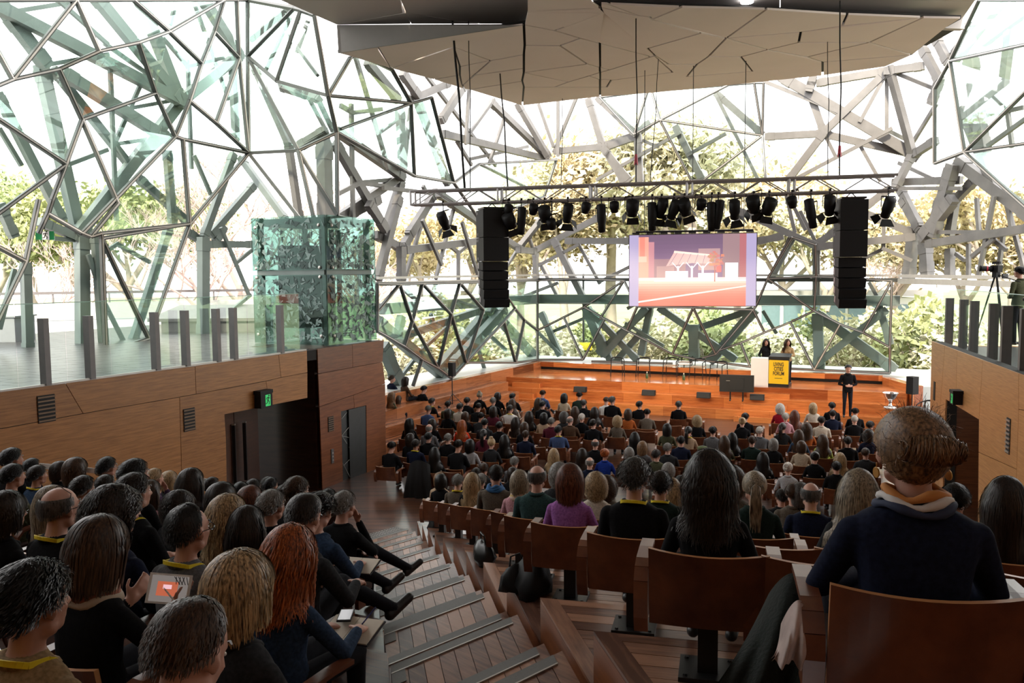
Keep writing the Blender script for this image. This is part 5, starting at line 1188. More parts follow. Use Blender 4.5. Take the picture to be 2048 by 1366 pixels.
mb = MB(); mb.lathe((0, 0, -0.018), [(0.016, -0.002), (0.017, 0.0), (0.016, 0.002)], 16, axis=Vector((1, 0.25, 0))); mb.tube([Vector((0, 0, -0.004)), Vector((0, 0, 0.012))], 0.0015, 5); ME_EAR = mb.mesh('earring', mat('gold earring', (0.55, 0.28, 0.07), 0.35, 0.8))
mb = MB()
for i in range(24):
    pass
def scarf(cols, name, r=0.035):
    mb = MB()
    for k in range(3):
        pts = [Vector(((0.085 + 0.01 * k) * math.sin(a), -0.01 + (0.078 + 0.008 * k) * math.cos(a), 0.0 - 0.02 * k + 0.012 * math.sin(3 * a + k))) for a in [i * 2 * math.pi / 24 for i in range(25)]]
        mb.tube(pts, [r * (0.75 + 0.2 * math.sin(i * 1.3 + k)) for i in range(25)], 8, k % len(cols), cap=False)
    return mb.mesh(name, cols, True)
# ================================================================== theatre chairs
m_ply = wood('red brown chair plywood', (0.075, 0.022, 0.011), (0.19, 0.065, 0.028), rough=0.32, stretch=(1, 1, 1), scale=6, rnd=0.35)
m_edge = mat('pale plywood edge', (0.42, 0.19, 0.075), 0.4)
def chair_parts():
    b = MB(); NX, NZ = 10, 6; w = 0.255; th = 0.022
    def bp(i, j, o):
        u = -1 + 2 * i / NX; t = j / NZ; z = 0.30 + 0.36 * t - 0.016 * (1 - u * u) * t; y = -0.165 - 0.075 * t + 0.035 * u * u * (0.6 + 0.4 * t) - o
        return (u * w, y, z)
    vs = [bp(i, j, o) for o in (0, th) for j in range(NZ + 1) for i in range(NX + 1)]; n = (NX + 1) * (NZ + 1); fs = []; ms = []
    for j in range(NZ):
        for i in range(NX):
            a = j * (NX + 1) + i; fs.append((a, a + 1, a + NX + 2, a + NX + 1)); ms.append(0); fs.append((n + a, n + a + NX + 1, n + a + NX + 2, n + a + 1)); ms.append(0)
    for i in range(NX):
        a = NZ * (NX + 1) + i; fs.append((a, a + 1, n + a + 1, n + a)); ms.append(1); a = i; fs.append((a + 1, a, n + a, n + a + 1)); ms.append(1)
    for j in range(NZ):
        a = j * (NX + 1); fs.append((a, a + NX + 1, n + a + NX + 1, n + a)); ms.append(1); a += NX; fs.append((a + NX + 1, a, n + a, n + a + NX + 1)); ms.append(1)
    b.v = vs; b.f = fs; b.m = ms
    back = b.mesh('backrest', [m_ply, m_edge], False)
    b = MB(); b.box((0, 0.05, 0.36), (0.46, 0.42, 0.05)); b.box((0, 0.05, 0.33), (0.44, 0.40, 0.02), 1); seat = b.mesh('seat', [mat('dark seat pad', (0.05, 0.025, 0.02), 0.8), m_ply])
    arms = []
    for sd in (-1, 1):
        b = MB(); path = [(0.24, 0.545), (0.10, 0.552), (-0.06, 0.55), (-0.13, 0.535), (-0.175, 0.49), (-0.185, 0.42), (-0.175, 0.33), (-0.15, 0.26)]
        th = 0.02; wv = 0.035
        for k in range(len(path) - 1):
            p = Vector((sd * 0.292, path[k][0], path[k][1])); q = Vector((sd * 0.292, path[k + 1][0], path[k + 1][1])); b.beam(p, q + (q - p).normalized() * 0.004, 0.062, 0.022, Vector((0, 0, 1)) if k < 3 else Vector((0, -1, 0.1)))
        b.beam(Vector((sd * 0.292, 0.0, 0.26)), Vector((sd * 0.292, 0.0, 0.54)), 0.04, 0.10, Vector((0, 1, 0)))
        arms.append(b.mesh('armrest', m_ply))
    b = MB(); b.box((0, 0.03, 0.18), (0.09, 0.11, 0.32)); ped = b.mesh('pedestal', m_blk2)
    b = MB(); b.box((0, 0.03, 0.012), (0.26, 0.24, 0.022))
    for x in (-0.1, 0.1):
        for y in (-0.06, 0.12): b.lathe((x, y, 0.023), [(0.012, 0), (0.010, 0.008)], 6)
    bas = b.mesh('base_plate', m_blk2)
    return back, seat, arms, ped, bas
CH = chair_parts(); CHAIRS = []
def chair(x, y, z, psi, lite=False):
    t = empty('theatre_chair', (x, y, z), -psi)
    link('backrest', CH[0], t); link('seat', CH[1], t)
    link('armrest', CH[2][0], t); link('armrest', CH[2][1], t)
    if not lite: link('base_plate', CH[4], link('pedestal', CH[3], t))
    CHAIRS.append(t); return t
# ================================================================== audience
HC = dict(blk=(0.007, 0.006, 0.006), dbr=(0.017, 0.010, 0.007), br=(0.05, 0.025, 0.013), lbr=(0.19, 0.105, 0.052), blo=(0.36, 0.245, 0.13), gry=(0.20, 0.185, 0.17), dgr=(0.075, 0.068, 0.063), wht=(0.55, 0.51, 0.46), red=(0.30, 0.075, 0.018), aub=(0.11, 0.033, 0.016), asb=(0.24, 0.19, 0.13))
HW = dict(blk='black', dbr='dark brown', br='brown', lbr='light brown', blo='blonde', gry='grey', dgr='dark grey', wht='white', red='copper red', aub='auburn', asb='ash blonde')
SW = dict(short='short', crop='cropped', tousled='tousled', tonsure='balding', receding='receding', bob='bobbed', medium='chin-length', long='long', wavy='wavy', curly='curly', ponytail='ponytailed', bun='bunned', loosebun='loosely-bunned', topknot='top-knotted')
TC = dict(black=(0.006, 0.006, 0.007), navy=(0.009, 0.012, 0.028), grey=(0.10, 0.10, 0.105), charcoal=(0.022, 0.023, 0.025), olive=(0.055, 0.058, 0.032), green=(0.012, 0.022, 0.018), blue=(0.045, 0.07, 0.15), denim=(0.025, 0.045, 0.085), royal=(0.012, 0.035, 0.24), cream=(0.52, 0.46, 0.38), white=(0.60, 0.57, 0.54), beige=(0.38, 0.27, 0.18), brown=(0.070, 0.040, 0.024), taupe=(0.10, 0.082, 0.064), maroon=(0.075, 0.012, 0.022), scarlet=(0.62, 0.045, 0.015), crimson=(0.27, 0.010, 0.022), purple=(0.30, 0.115, 0.34), plum=(0.06, 0.035, 0.075), pink=(0.48, 0.25, 0.28), lime=(0.40, 0.44, 0.10), rust=(0.33, 0.085, 0.02), peach=(0.50, 0.30, 0.20), lavender=(0.45, 0.45, 0.62), tan=(0.28, 0.19, 0.10), mustard=(0.20, 0.14, 0.02), silver=(0.33, 0.33, 0.34), sand=(0.42, 0.34, 0.25), teal=(0.03, 0.06, 0.06))
PEOPLE = []; TAKEN = []
MEN = ('short', 'crop', 'tousled', 'tonsure', 'receding')
def free(x, y, r=0.42): return all((x - a) ** 2 + (y - b) ** 2 > r * r for a, b in TAKEN)
def dress(me, HM, M4, s, col, hair, hcol, skin, lan=False, gl=False, eyes=True, girth=1.0):
    o = link('person', me); o.matrix_world = M4 @ Matrix.Diagonal((s * girth, s * girth, s, 1)); gi = Matrix.Translation(HM.translation) @ Matrix.Diagonal((1 / girth ** 0.55, 1 / girth ** 0.55, 1, 1)) @ Matrix.Translation(-HM.translation); HM = gi @ HM; o.color = (*col, skin)
    if hair:
        h = link('hair', HR[hair], o); h.matrix_local = HM; h.color = (*hcol, 1)
    c = link('collar', ME_COL, o, (0, HM.translation.y - 0.042, HM.translation.z - 0.155)); c.color = (*[x * 0.9 for x in col], 1)
    if lan: link('lanyard', ME_LAN, o, (0, HM.translation.y - 0.042, HM.translation.z - 0.142))
    if gl: g = link('glasses', ME_GLS, o); g.matrix_local = HM
    if eyes:
        for i_, sd in enumerate((-1, 1)):
            g = link('eye', ME_EYE, o); g.matrix_local = HM @ Matrix.Translation((sd * 0.032, 0, 0)); g = link('eyebrow', ME_BROW[i_], o); g.matrix_local = HM; g.color = (*hcol, 1)
    return o
RNG = random.Random(21)
def person(block, px, py, style, hc, top, k=None, fl='', body=None, z0=None, dep=None, skin=None, what=None, psi=None, girth=1.0):
    man = style in MEN or 'M' in fl
    if 'W' in fl: man = False
    far_ = block in 'FB'
    if body is None:
        if far_: body = RNG.choice(['fm', 'fm', 'fm2', 'fmd']) if man else RNG.choice(['fw', 'fw2', 'fw'])
        else: body = RNG.choice(['m', 'm', 'mR', 'mL']) if man else RNG.choice(['w', 'w', 'wR'])
    me, HM = BODY[body]; hz = HM.translation.z; hy = HM.translation.y
    v = ray(px, py); m = v.x / v.y; sl = -v.z / v.y
    if block == 'R':
        ps = PR; a = math.sin(PR) * m + math.cos(PR); d = (tRb(k) + 0.21) / a; x = m * d; zf = zR(k)
    elif block == 'L':
        ps = PL; a = math.sin(PL) * m + math.cos(PL)
        if k is None:
            den = sl - 0.262 * a; d = 0.49 / den if den > 0.036 else 13.0
            d = min(max(d, 1.6), 12.5); kf = (d * a - 2.07) / 0.95
            best = None
            for kk in sorted(range(-1, 12), key=lambda q: abs(q - kf)):
                dd = tLh(kk) / a
                if free(m * dd, dd): best = kk; break
            k = best if best is not None else int(round(kf))
        d = tLh(k) / a; x = m * d; zf = zL(k)
    elif block == 'B':
        ps = math.radians(48); zf = z0; d = (5.3 - (zf + hz)) / sl; x = m * d
    else:
        ps = math.radians(17); zf = 0.0; best = None
        for dz in (0, 0.04, -0.04, 0.08, -0.08, 0.12, -0.12):
            d = (5.3 - (hz + dz)) / sl; x = m * d
            if free(x, d, 0.40): best = dz; break
    zn = 5.3 - sl * d; s = (zn - zf) / hz; s = min(max(s, 0.86), 1.13)
    TAKEN.append((x, d))
    face = ps if psi is None else psi
    face += RNG.uniform(-0.09, 0.09) if block != 'R' else RNG.uniform(-0.05, 0.05)
    f = Vector((math.sin(face), math.cos(face), 0)); base = Vector((x, d, zf)) - f * hy * s
    M4 = Matrix.Translation(base) @ Matrix.Rotation(-face, 4, 'Z')
    sk = skin if skin is not None else RNG.uniform(0.5, 1.0)
    o = dress(me, HM, M4, s, TC[top], style, HC[hc], sk, 'y' in fl, 'g' in fl, eyes=not far_, girth=girth)
    if block != 'B':
        fp = Vector((math.sin(ps), math.cos(ps), 0)); cb = Vector((x, d, zf)) - fp * (0.02 + (0.18 if body in ('mD', 'mC', 'wW', 'fmd') else 0.0)); chair(cb.x, cb.y, zf, ps, far_)['who'] = len(PEOPLE)
    o['category'] = 'person'; o['group'] = {'L': 'audience in the left block', 'R': 'audience in the right block', 'F': 'audience on the flat floor', 'B': 'audience on the side bench'}[block]
    PEOPLE.append(dict(o=o, b=block, k=k, x=x, d=d, style=style, hc=hc, top=top, what=what, fl=fl, t=x * math.sin(ps) + d * math.cos(ps), lat=x * math.cos(ps) - d * math.sin(ps)))
    return o
def Z5(x, y): return 750 + x / 4.096, 740 + y / 4.096
def Z6(x, y): return 1150 + x / 4.096, 760 + y / 4.096
def Z7(x, y): return 1548 + x / 4.096, 760 + y / 4.096
def Z1(x, y): return x / 4.096, 880 + y / 4.096
def Z3(x, y): return 350 + x / 4.096, 933 + y / 4.096
def many(block, Z, txt):
    for row in txt.strip().split('\n'):
        q = row.split(); px, py = Z(float(q[0]), float(q[1])); kw = {}
        for e_ in q[5:]:
            a_, v_ = e_.split('=')
            kw[a_] = (int(v_) if v_.lstrip('-').isdigit() else float(v_)) if a_ == 'k' else (float(v_) if a_ in ('skin', 'z0', 'psi', 'girth') else v_)
        person(block, px, py, q[2], q[3], q[4], **kw)
many('R', Z7, '''1135 600 loosebun lbr navy k=0 body=w skin=0.95 fl=W girth=1.16
1900 985 long dbr mustard k=2 skin=0.9
690 905 long asb charcoal k=2 skin=0.9
1480 980 short blk black k=3 body=m''')
many('R', Z6, '''490 800 tousled dgr black k=2 fl=y body=m skin=0.8
700 860 tousled dbr green k=4 fl=y body=m
790 905 long blo beige k=5
1100 1010 wavy dbr black k=1 body=w
1285 830 curly br taupe k=5
1470 880 ponytail asb green k=3 body=w
1930 985 tonsure dgr navy k=4 fl=y body=m skin=1.0
930 885 curly dbr charcoal k=8
865 850 short blk grey k=9
1690 960 short dbr black k=8 skin=1.0
1790 930 crop br taupe k=6 skin=1.0
1850 935 medium dgr black k=6''')
many('R', Z5, '''1600 915 bob aub purple k=3 body=w
1330 880 tonsure dgr teal k=4 body=m skin=1.0
1185 920 medium asb pink k=5 body=w
990 860 short dbr taupe k=6 body=mL
800 930 long blo black k=7 body=wR
680 925 short gry taupe k=8 fl=y
545 935 medium blk black k=9
535 895 medium lbr beige k=10
870 905 short gry charcoal k=9
1510 860 curly gry charcoal k=7
1810 960 curly blo cream k=5
1900 1015 curly br taupe k=6''')
many('L', Z1, '''287 1340 tousled blk tan k=-0.55 body=m fl=y skin=0.62
820 900 bob br black k=0.25 body=wT
500 560 tonsure dgr black k=1 body=m fl=yg skin=1.0
60 600 medium dbr black k=1 body=w fl=g
940 620 curly dbr navy k=1 body=mR fl=M
1560 740 receding blk grey k=1 body=m fl=yg skin=0.7
430 510 long asb black k=2
1110 430 short dbr black k=2 body=m fl=y skin=0.95
690 400 short dbr black k=3 body=m fl=y skin=0.9
115 300 short blk olive k=3 body=m skin=0.7
1470 555 curly dbr charcoal k=3 fl=M body=mR
1870 630 wavy blo green k=2 body=w
315 305 short dbr denim k=4 body=m fl=y
870 385 short dbr silver k=4 body=m
1820 490 medium dbr black fl=y
1240 550 long br pink k=4
500 310 medium dbr black
270 250 short blk black
625 250 medium br black
105 160 short blk black
885 225 short blk black fl=g body=m
850 280 short br grey
1270 315 crop blo plum body=mC skin=1.0
1110 290 short blk black
1390 335 medium blo charcoal
1570 350 long dbr black
1550 440 tonsure gry grey fl=g body=m skin=1.0
1530 305 short dbr black''')
many('L', Z3, '''140 1530 receding br black k=-0.65 body=mD skin=1.0
545 1020 medium blo charcoal k=0 body=w skin=1.0
950 730 wavy red denim k=1 body=wW skin=1.0
595 490 long dbr green k=2 body=w
1070 420 receding dbr charcoal k=2 body=mD skin=0.95
620 275 bob aub black
800 325 short gry black body=m
900 325 crop br black
310 190 short dbr black
540 215 short blk black
645 180 short dbr black
790 160 short blk charcoal
900 225 short dbr black fl=g body=m
1005 205 short br black body=m
1190 370 tousled dbr denim k=3 body=mD fl=g skin=1.0
1280 340 medium br maroon
1390 320 short gry black body=mC skin=1.0
1260 265 short blk black
770 245 short dbr charcoal''')
many('B', Z5, '''142 75 short br navy z0=0.62
250 90 bob dbr brown z0=0.62
403 160 short blk black z0=0.3
140 215 long lbr olive z0=0.3
190 245 bob br cream z0=0.05
470 260 short dbr black z0=-0.02 fl=y''')
many('F', Z5, '''440 325 short gry blue
600 285 short dbr olive
700 305 short dbr cream
755 255 short dbr black
860 210 topknot asb black
850 305 short dbr black
970 255 short gry black
1005 215 medium dbr black
970 335 bob dbr maroon
1130 220 short blk black
1110 320 short dbr white fl=y
1125 270 long br cream
600 355 medium dbr black
740 380 medium br black
870 385 short blk charcoal
900 435 short blk charcoal
470 440 bob dbr black
285 435 long blk black
445 480 tonsure gry grey skin=1.0
715 450 long red scarlet
1020 460 short blk black
1155 425 long dbr peach
1265 375 long dbr black
1375 285 short blk black
1340 262 long br black
1385 390 bob blk beige
1225 470 bob br black
1375 195 short br blue
1445 425 short gry maroon
1550 385 curly dgr charcoal
1550 225 bob blk sand
1675 212 short blk green
1710 275 short dgr black
1600 412 tonsure gry brown skin=1.0
1695 390 crop wht black fl=W
1640 335 long br black
1800 340 long dbr charcoal
1895 252 crop br white
1945 250 short dgr black
1790 440 short dbr black
1985 420 curly blo taupe
1505 495 short blk blue fl=y
1235 535 short br navy
1065 575 long blk black
890 525 ponytail blk maroon
955 600 topknot blo charcoal
780 615 bob blk silver
685 620 short dbr black
600 560 short gry black
440 550 short blk black
290 565 bob dbr black
335 610 short dbr navy fl=y
140 630 short dbr black
490 680 long blk black
1465 690 long blo charcoal
1700 690 long dbr black
1805 605 tonsure dgr black
1885 690 bun red royal
1760 760 tonsure gry navy skin=1.0
1145 755 short gry grey fl=y
895 810 short br charcoal
830 850 short dbr black
1130 850 medium dbr black''')
many('F', Z6, '''435 275 bob br rust
530 205 short dbr black
590 272 short dbr taupe
850 205 short dgr black
755 400 bob blk olive
1000 335 curly blo black
930 420 ponytail blk beige fl=y
1130 420 short blk grey
1395 305 short dbr black
1370 345 bun blo black
1515 420 crop wht grey
1225 500 long br olive
1290 475 long blk black
1450 500 short br green
1625 525 medium gry black
1680 235 curly wht crimson
1725 305 short wht pink fl=W
1800 285 long aub charcoal
1950 225 bob blo cream
1700 390 ponytail dbr charcoal
1900 395 wavy br rust
1835 450 long br denim
1855 545 medium br sand
2020 335 short dbr cream
2030 490 long br lime
490 470 long blk black
555 550 bob lbr grey
760 560 short gry charcoal
870 500 short blk navy
445 600 medium gry black
670 615 short dbr olive
1045 590 bob dbr pink
1065 690 long br lavender
1540 640 long blk black
1745 725 bun wht silver
1965 635 bun blk black
765 740 curly gry charcoal''')
many('F', Z7, '''475 215 short blk black
480 280 short dbr navy
665 265 short dbr black
660 325 crop wht black
790 375 short dbr charcoal fl=y
775 455 curly dbr navy
605 505 short dbr black
540 645 long blo taupe
510 715 short blk black
750 600 crop br charcoal''')
# extra chairs standing empty
for Z, pts in ((Z6, [(820, 400), (600, 450), (350, 500), (700, 355), (450, 335), (990, 345), (1110, 450), (1480, 395), (140, 520), (870, 650), (905, 745), (1240, 680), (1650, 700), (1820, 800), (1690, 890), (440, 410)]), (Z7, [(430, 610), (470, 480), (620, 490), (330, 815), (60, 890)]), (Z5, [(1210, 740), (1530, 670), (480, 850), (640, 870), (1620, 600), (1750, 610), (1080, 710), (1340, 660), (1880, 410), (1300, 480), (1930, 540)])):
    for q in pts:
        px, py = Z(*q); p = at_z(px, py, 0.55); p.y += 0.2
        if free(p.x, p.y, 0.38): TAKEN.append((p.x, p.y)); chair(p.x, p.y, 0, math.radians(17), True)['who'] = -1
for k, px in ((1, 1640), (1, 2090), (0, 2300), (2, 1560), (-1, 250)):
    if k < 0: continue
    v = ray(px, 1000); m = v.x / v.y; d = (tRb(k) + 0.19) / (math.sin(PR) * m + math.cos(PR))
    if free(m * d, d): TAKEN.append((m * d, d)); chair(m * d, d, zR(k), PR)['who'] = -1
# ---- labels
ORD = ['first', 'second', 'third', 'fourth', 'fifth', 'sixth', 'seventh', 'eighth', 'ninth', 'tenth', 'eleventh', 'twelfth', 'thirteenth', 'fourteenth', 'fifteenth', 'sixteenth', 'seventeenth', 'eighteenth', 'nineteenth', 'twentieth']
rows = {}
for p in PEOPLE:
    key = (p['b'], p['k'] if p['b'] in 'LR' else (int(p['t'] / 1.0) if p['b'] == 'F' else 0)); rows.setdefault(key, []).append(p)
fr = sorted([k_[1] for k_ in rows if k_[0] == 'F'], reverse=True); rr = sorted([k_[1] for k_ in rows if k_[0] == 'R']); lr = sorted([k_[1] for k_ in rows if k_[0] == 'L'])
for (b_, k_), ps_ in rows.items():
    ps_.sort(key=lambda q: q['lat'])
    for i, p in enumerate(ps_):
        look = '%s %s hair, %s top' % (SW[p['style']], HW[p['hc']], p['top'])
        if b_ == 'F': pl = '%s row from stage, %s from left' % (ORD[fr.index(k_)], ORD[i])
        elif b_ == 'R': pl = 'right block, %s row from back, %s from stairs' % (ORD[rr.index(k_)], ORD[i])
        elif b_ == 'L': pl = 'left block, %s row from back, %s from wall' % (ORD[lr.index(k_)], ORD[i])
        else: pl = 'on side bench, %s from left' % ORD[i]
        p['place'] = pl; p['o']['label'] = 'person, ' + look + ', ' + pl; p['look'] = look
seen_ = {}
for c in CHAIRS:
    w = c['who']; del c['who']
    if w >= 0:
        p = PEOPLE[w]; c['label'] = 'occupied plywood theatre chair, ' + p['place']; c['group'] = 'occupied theatre chairs'
    else:
        cl_ = c.location; near = sorted(PEOPLE, key=lambda q: (q['x'] - cl_.x) ** 2 + (q['d'] - cl_.y) ** 2)
        for q in near:
            lab = 'empty plywood theatre chair nearest the person with ' + q['look'].replace(', ', ' and ')
            if lab not in seen_: break
        seen_[lab] = 1; c['label'] = lab; c['group'] = 'empty theatre chairs'
    c['category'] = 'chair'
# ================================================================== lighting truss, loudspeakers, screen
zT = 7.17
ta = at_z(826, 397, zT); tb_ = at_z(1792, 366, zT); td = (tb_ - ta).normalized(); tn = Vector((td.y, -td.x, 0)); TLn = (tb_ - ta).length
tru = empty('lighting_truss'); tag(tru, 'long aluminium box truss hung across the hall above the audience', 'truss')
hw = 0.17
for sy in (-1, 1):
    for sz in (-1, 1):
        b = MB(); b.tube([ta + tn * sy * hw + ZZ * sz * hw * 0.95, tb_ + tn * sy * hw + ZZ * sz * hw * 0.95], 0.03, 8); b.obj('chord', m_alu, tru)
nB = 20
for i in range(nB):
    p = ta + td * (TLn * i / nB); q = ta + td * (TLn * (i + 1) / nB); b = MB()
    for sy in (-1, 1):
        s_ = 1 if i % 2 else -1; b.tube([p + tn * sy * hw + ZZ * s_ * hw, q + tn * sy * hw - ZZ * s_ * hw], 0.014, 6)
    for sz in (-1, 1): b.tube([p - tn * hw + ZZ * sz * hw, q + tn * hw + ZZ * sz * hw], 0.014, 6)
    if i % 4 == 0:
        for sy in (-1, 1): b.tube([p + tn * sy * hw - ZZ * hw, p + tn * sy * hw + ZZ * hw], 0.028, 6); b.tube([p + tn * sy * hw - ZZ * hw + td * 0.12, p + tn * sy * hw + ZZ * hw + td * 0.12], 0.02, 6)
        for sz in (-1, 1): b.tube([p - tn * hw + ZZ * sz * hw, p + tn * hw + ZZ * sz * hw], 0.02, 6)
    b.obj('brace', m_alu, tru)
def on_truss(px):
    v = ray(px, 400); n = tn; t = (ta - EYE).dot(n) / v.dot(n); p = EYE + v * t; return Vector((p.x, p.y, zT))
# ---- stage lights
warm = emit('warm lamp lens', (1.0, 0.72, 0.25), 6)
def lens_ring(b, c, d, r, L, mi=0): b.lathe(c, [(r * 0.55, -0.02), (r, 0.0), (r, L * 0.6), (r * 0.82, L * 0.75), (r * 0.82, L)], 14, mi, d)
LIGHTS = []
FOC = (sL + sR) / 2 + Vector((0, 1.5, 0.6))
def fixture(px, py, kind, n, lit=False, L=None):
    top = on_truss(px) - ZZ * hw - tn * (hw if tn.y > 0 else -hw); c = Vector((top.x, top.y, at_d(px, py, top.y).z)) if True else top
    t = empty('stage_light', (top.x, top.y, top.z)); nm_ = {'p': 'long black profile spotlight', 'f': 'black fresnel spotlight with barn doors', 's': 'small black lamp box', 'w': 'black spotlight with wide barn doors'}[kind]
    tag(t, '%s, %s from left under the lighting truss' % (nm_, ORD[n] if n < 20 else 'twenty ' + ORD[n - 20]), 'stage light', 'stage lights under the truss')
    o = c - top; rng_ = random.Random(n); aim = Vector((rng_.uniform(-0.25, 0.35), 0.55, -0.75)).normalized() if kind != 'p' else Vector((rng_.uniform(-0.15, 0.3), 0.25, -0.95)).normalized()
    b = MB(); b.tube([Vector((0, 0, 0.02)), Vector((0, 0, min(-0.05, o.z + 0.12)))], 0.014, 6); b.box((0, 0, 0.03), (0.05, 0.05, 0.1)); b.obj('hook_clamp', m_blk2, t)
    ox = Vector((0, 0, min(-0.18, o.z)))
    b = MB(); sx = aim.cross(Vector((0, 1, 0.3))).normalized(); r = {'p': 0.105, 'f': 0.15, 's': 0.11, 'w': 0.12}[kind]; Lk = {'p': 0.62, 'f': 0.34, 's': 0.22, 'w': 0.42}[kind]
    yk = [ox + sx * (r + 0.03), ox + sx * (r + 0.03) + ZZ * (r + 0.1), ox - sx * (r + 0.03) + ZZ * (r + 0.1), ox - sx * (r + 0.03)]
    for i in range(3): b.beam(yk[i], yk[i + 1], 0.03, 0.01, ZZ if i != 1 else Vector((0, 1, 0)))
    b.obj('yoke', m_blk2, t)
    b = MB(); lens_ring(b, ox - aim * Lk * 0.45, aim, r, Lk); hs2 = b.obj('housing', m_black, t, True)
    e_ = ox + aim * Lk * 0.56
    b = MB(); b.lathe(e_ - aim * 0.012, [(r * 0.75, 0), (r * 0.7, 0.02), (0.02, 0.03)], 12, axis=aim); ln = b.obj('lens', warm if lit else mat('dark lens', (0.25, 0.24, 0.22), 0.1), hs2)
    if kind in 'fw':
        sy = aim.cross(sx).normalized(); W_ = r * (1.0 if kind == 'f' else 1.35)
        for s1, w1 in ((sx, sy), (-sx, sy), (sy, sx), (-sy, sx)):
            b = MB(); a0_ = e_ + s1 * r * 0.9; a1_ = a0_ + (aim * 0.8 + s1 * (0.45 if kind == 'f' else 0.9)).normalized() * W_
            b.prism([a0_ - w1 * r * 0.8, a0_ + w1 * r * 0.8, a1_ + w1 * W_ * 1.0, a1_ - w1 * W_ * 1.0], s1 * 0.006); b.obj('barn_door', m_black, hs2)
    if L:
        sp_ = bpy.data.lights.new('spot', 'SPOT'); sp_.energy = L; sp_.spot_size = math.radians(34); sp_.spot_blend = 0.8; sp_.color = (1.0, 0.78, 0.52); sp_.shadow_soft_size = 0.1
        so2 = bpy.data.objects.new('lamp', sp_); COL.objects.link(so2); so2.parent = t; wp = Vector(t.location) + e_ + aim * 0.35
        so2.location = wp - Vector(t.location); tgt = FOC + e * ((n % 8) - 3.5) * 1.6; so2.rotation_euler = (tgt - wp).to_track_quat('-Z', 'Y').to_euler()
fx = []
for (x, y, k_, l_) in [(850, 1290, 'w', 0), (1230, 1215, 's', 0), (1235, 1290, 'f', 0), (1305, 1285, 'p', 0), (1375, 1210, 's', 0), (1440, 1250, 'f', 0), (1480, 1310, 's', 0), (1575, 1245, 'w', 0), (1680, 1195, 's', 0), (1770, 1270, 'p', 0), (1845, 1200, 's', 1), (1950, 1215, 'f', 1)]: fx.append((*z3(x, y), k_, l_))
for (x, y, k_, l_) in [(255, 1040, 'p', 0), (300, 1005, 'w', 1), (360, 1010, 'w', 0), (410, 1000, 'f', 0), (490, 975, 's', 1), (540, 1040, 'p', 0), (572, 1030, 'p', 0), (650, 1010, 'w', 0), (740, 985, 'f', 0), (815, 995, 'f', 0), (925, 970, 's', 1), (1015, 1025, 'p', 0), (1105, 990, 'w', 0), (1385, 1000, 'w', 0)]: fx.append((*z5b(x, y), k_, l_))
fx.sort()
for n, (px, py, k_, l_) in enumerate(fx): fixture(px, py, k_, n, bool(l_), 1100 if n % 3 == 1 else None)
# ---- line arrays
def array(px, y0, y1, wpx, side, label):
    top = on_truss(px); d = top.y; t = empty('line_array', (top.x, top.y, 0)); tag(t, label, 'loudspeaker', 'hanging loudspeaker columns')
    za = at_d(px, y0, d).z; zb = at_d(px, y1, d).z; H_ = za - zb; w = wpx / F * d
    ang = math.radians(-18 if side < 0 else 8); f_ = Vector((math.sin(-ang), -math.cos(-ang), 0)) * -1; s_ = Vector((f_.y, -f_.x, 0)); s_ = s_ if s_.x > 0 else -s_
    hs_ = [0.29, 0.25] + [0.092] * 5; z = za; tilt = 0.0; off = 0.0
    for i, h in enumerate(hs_):
        hh = h * H_; b = MB(); dep = 0.62 if i < 2 else 0.46
        if i >= 2: tilt += 0.055
        up = (ZZ * math.cos(tilt) + f_ * math.sin(tilt) * -1).normalized(); fd = s_.cross(up).normalized(); fd = fd if fd.dot(f_) > 0 else -fd
        c = Vector((0, 0, z - hh / 2)) + f_ * (-off)
        b.obox(c, s_ * w / 2, fd * dep / 2, up * (hh / 2 - 0.008), 0)
        for sd in (-1, 1):
            if i < 2:
                for zz_ in (-0.42, 0.42):
                    for yy in (0.25, 0.75): b.obox(c + s_ * sd * (w / 2 + 0.002) + fd * (dep * (0.5 - yy * 0.35)) + up * hh * zz_ * 0.9, s_ * 0.004, fd * 0.02, up * 0.03, 1)
            else: b.obox(c + s_ * sd * (w / 2 + 0.002) + fd * dep * 0.3, s_ * 0.004, fd * 0.06, up * hh * 0.33, 1)
        b.obj('cabinet', [m_black, mat('dark rigging plate', (0.2, 0.19, 0.2), 0.4, 0.5)], t)
        off += math.sin(tilt) * hh; z -= hh
    b = MB(); b.obox(Vector((0, 0, za + 0.03)), s_ * w * 0.45, f_ * 0.28, ZZ * 0.02)
    for sd in (-1, 1): b.tube([Vector((0, 0, za + 0.04)) + s_ * sd * 0.12, Vector((0, 0, top.z - hw))], 0.012, 6)
    b.obj('rigging_frame', m_blk2, t)
array(984, 420, 610, 52, -1, 'black curved loudspeaker column hanging left of the screen')
array(1702, 400, 611, 52, 1, 'black curved loudspeaker column hanging right of the screen')
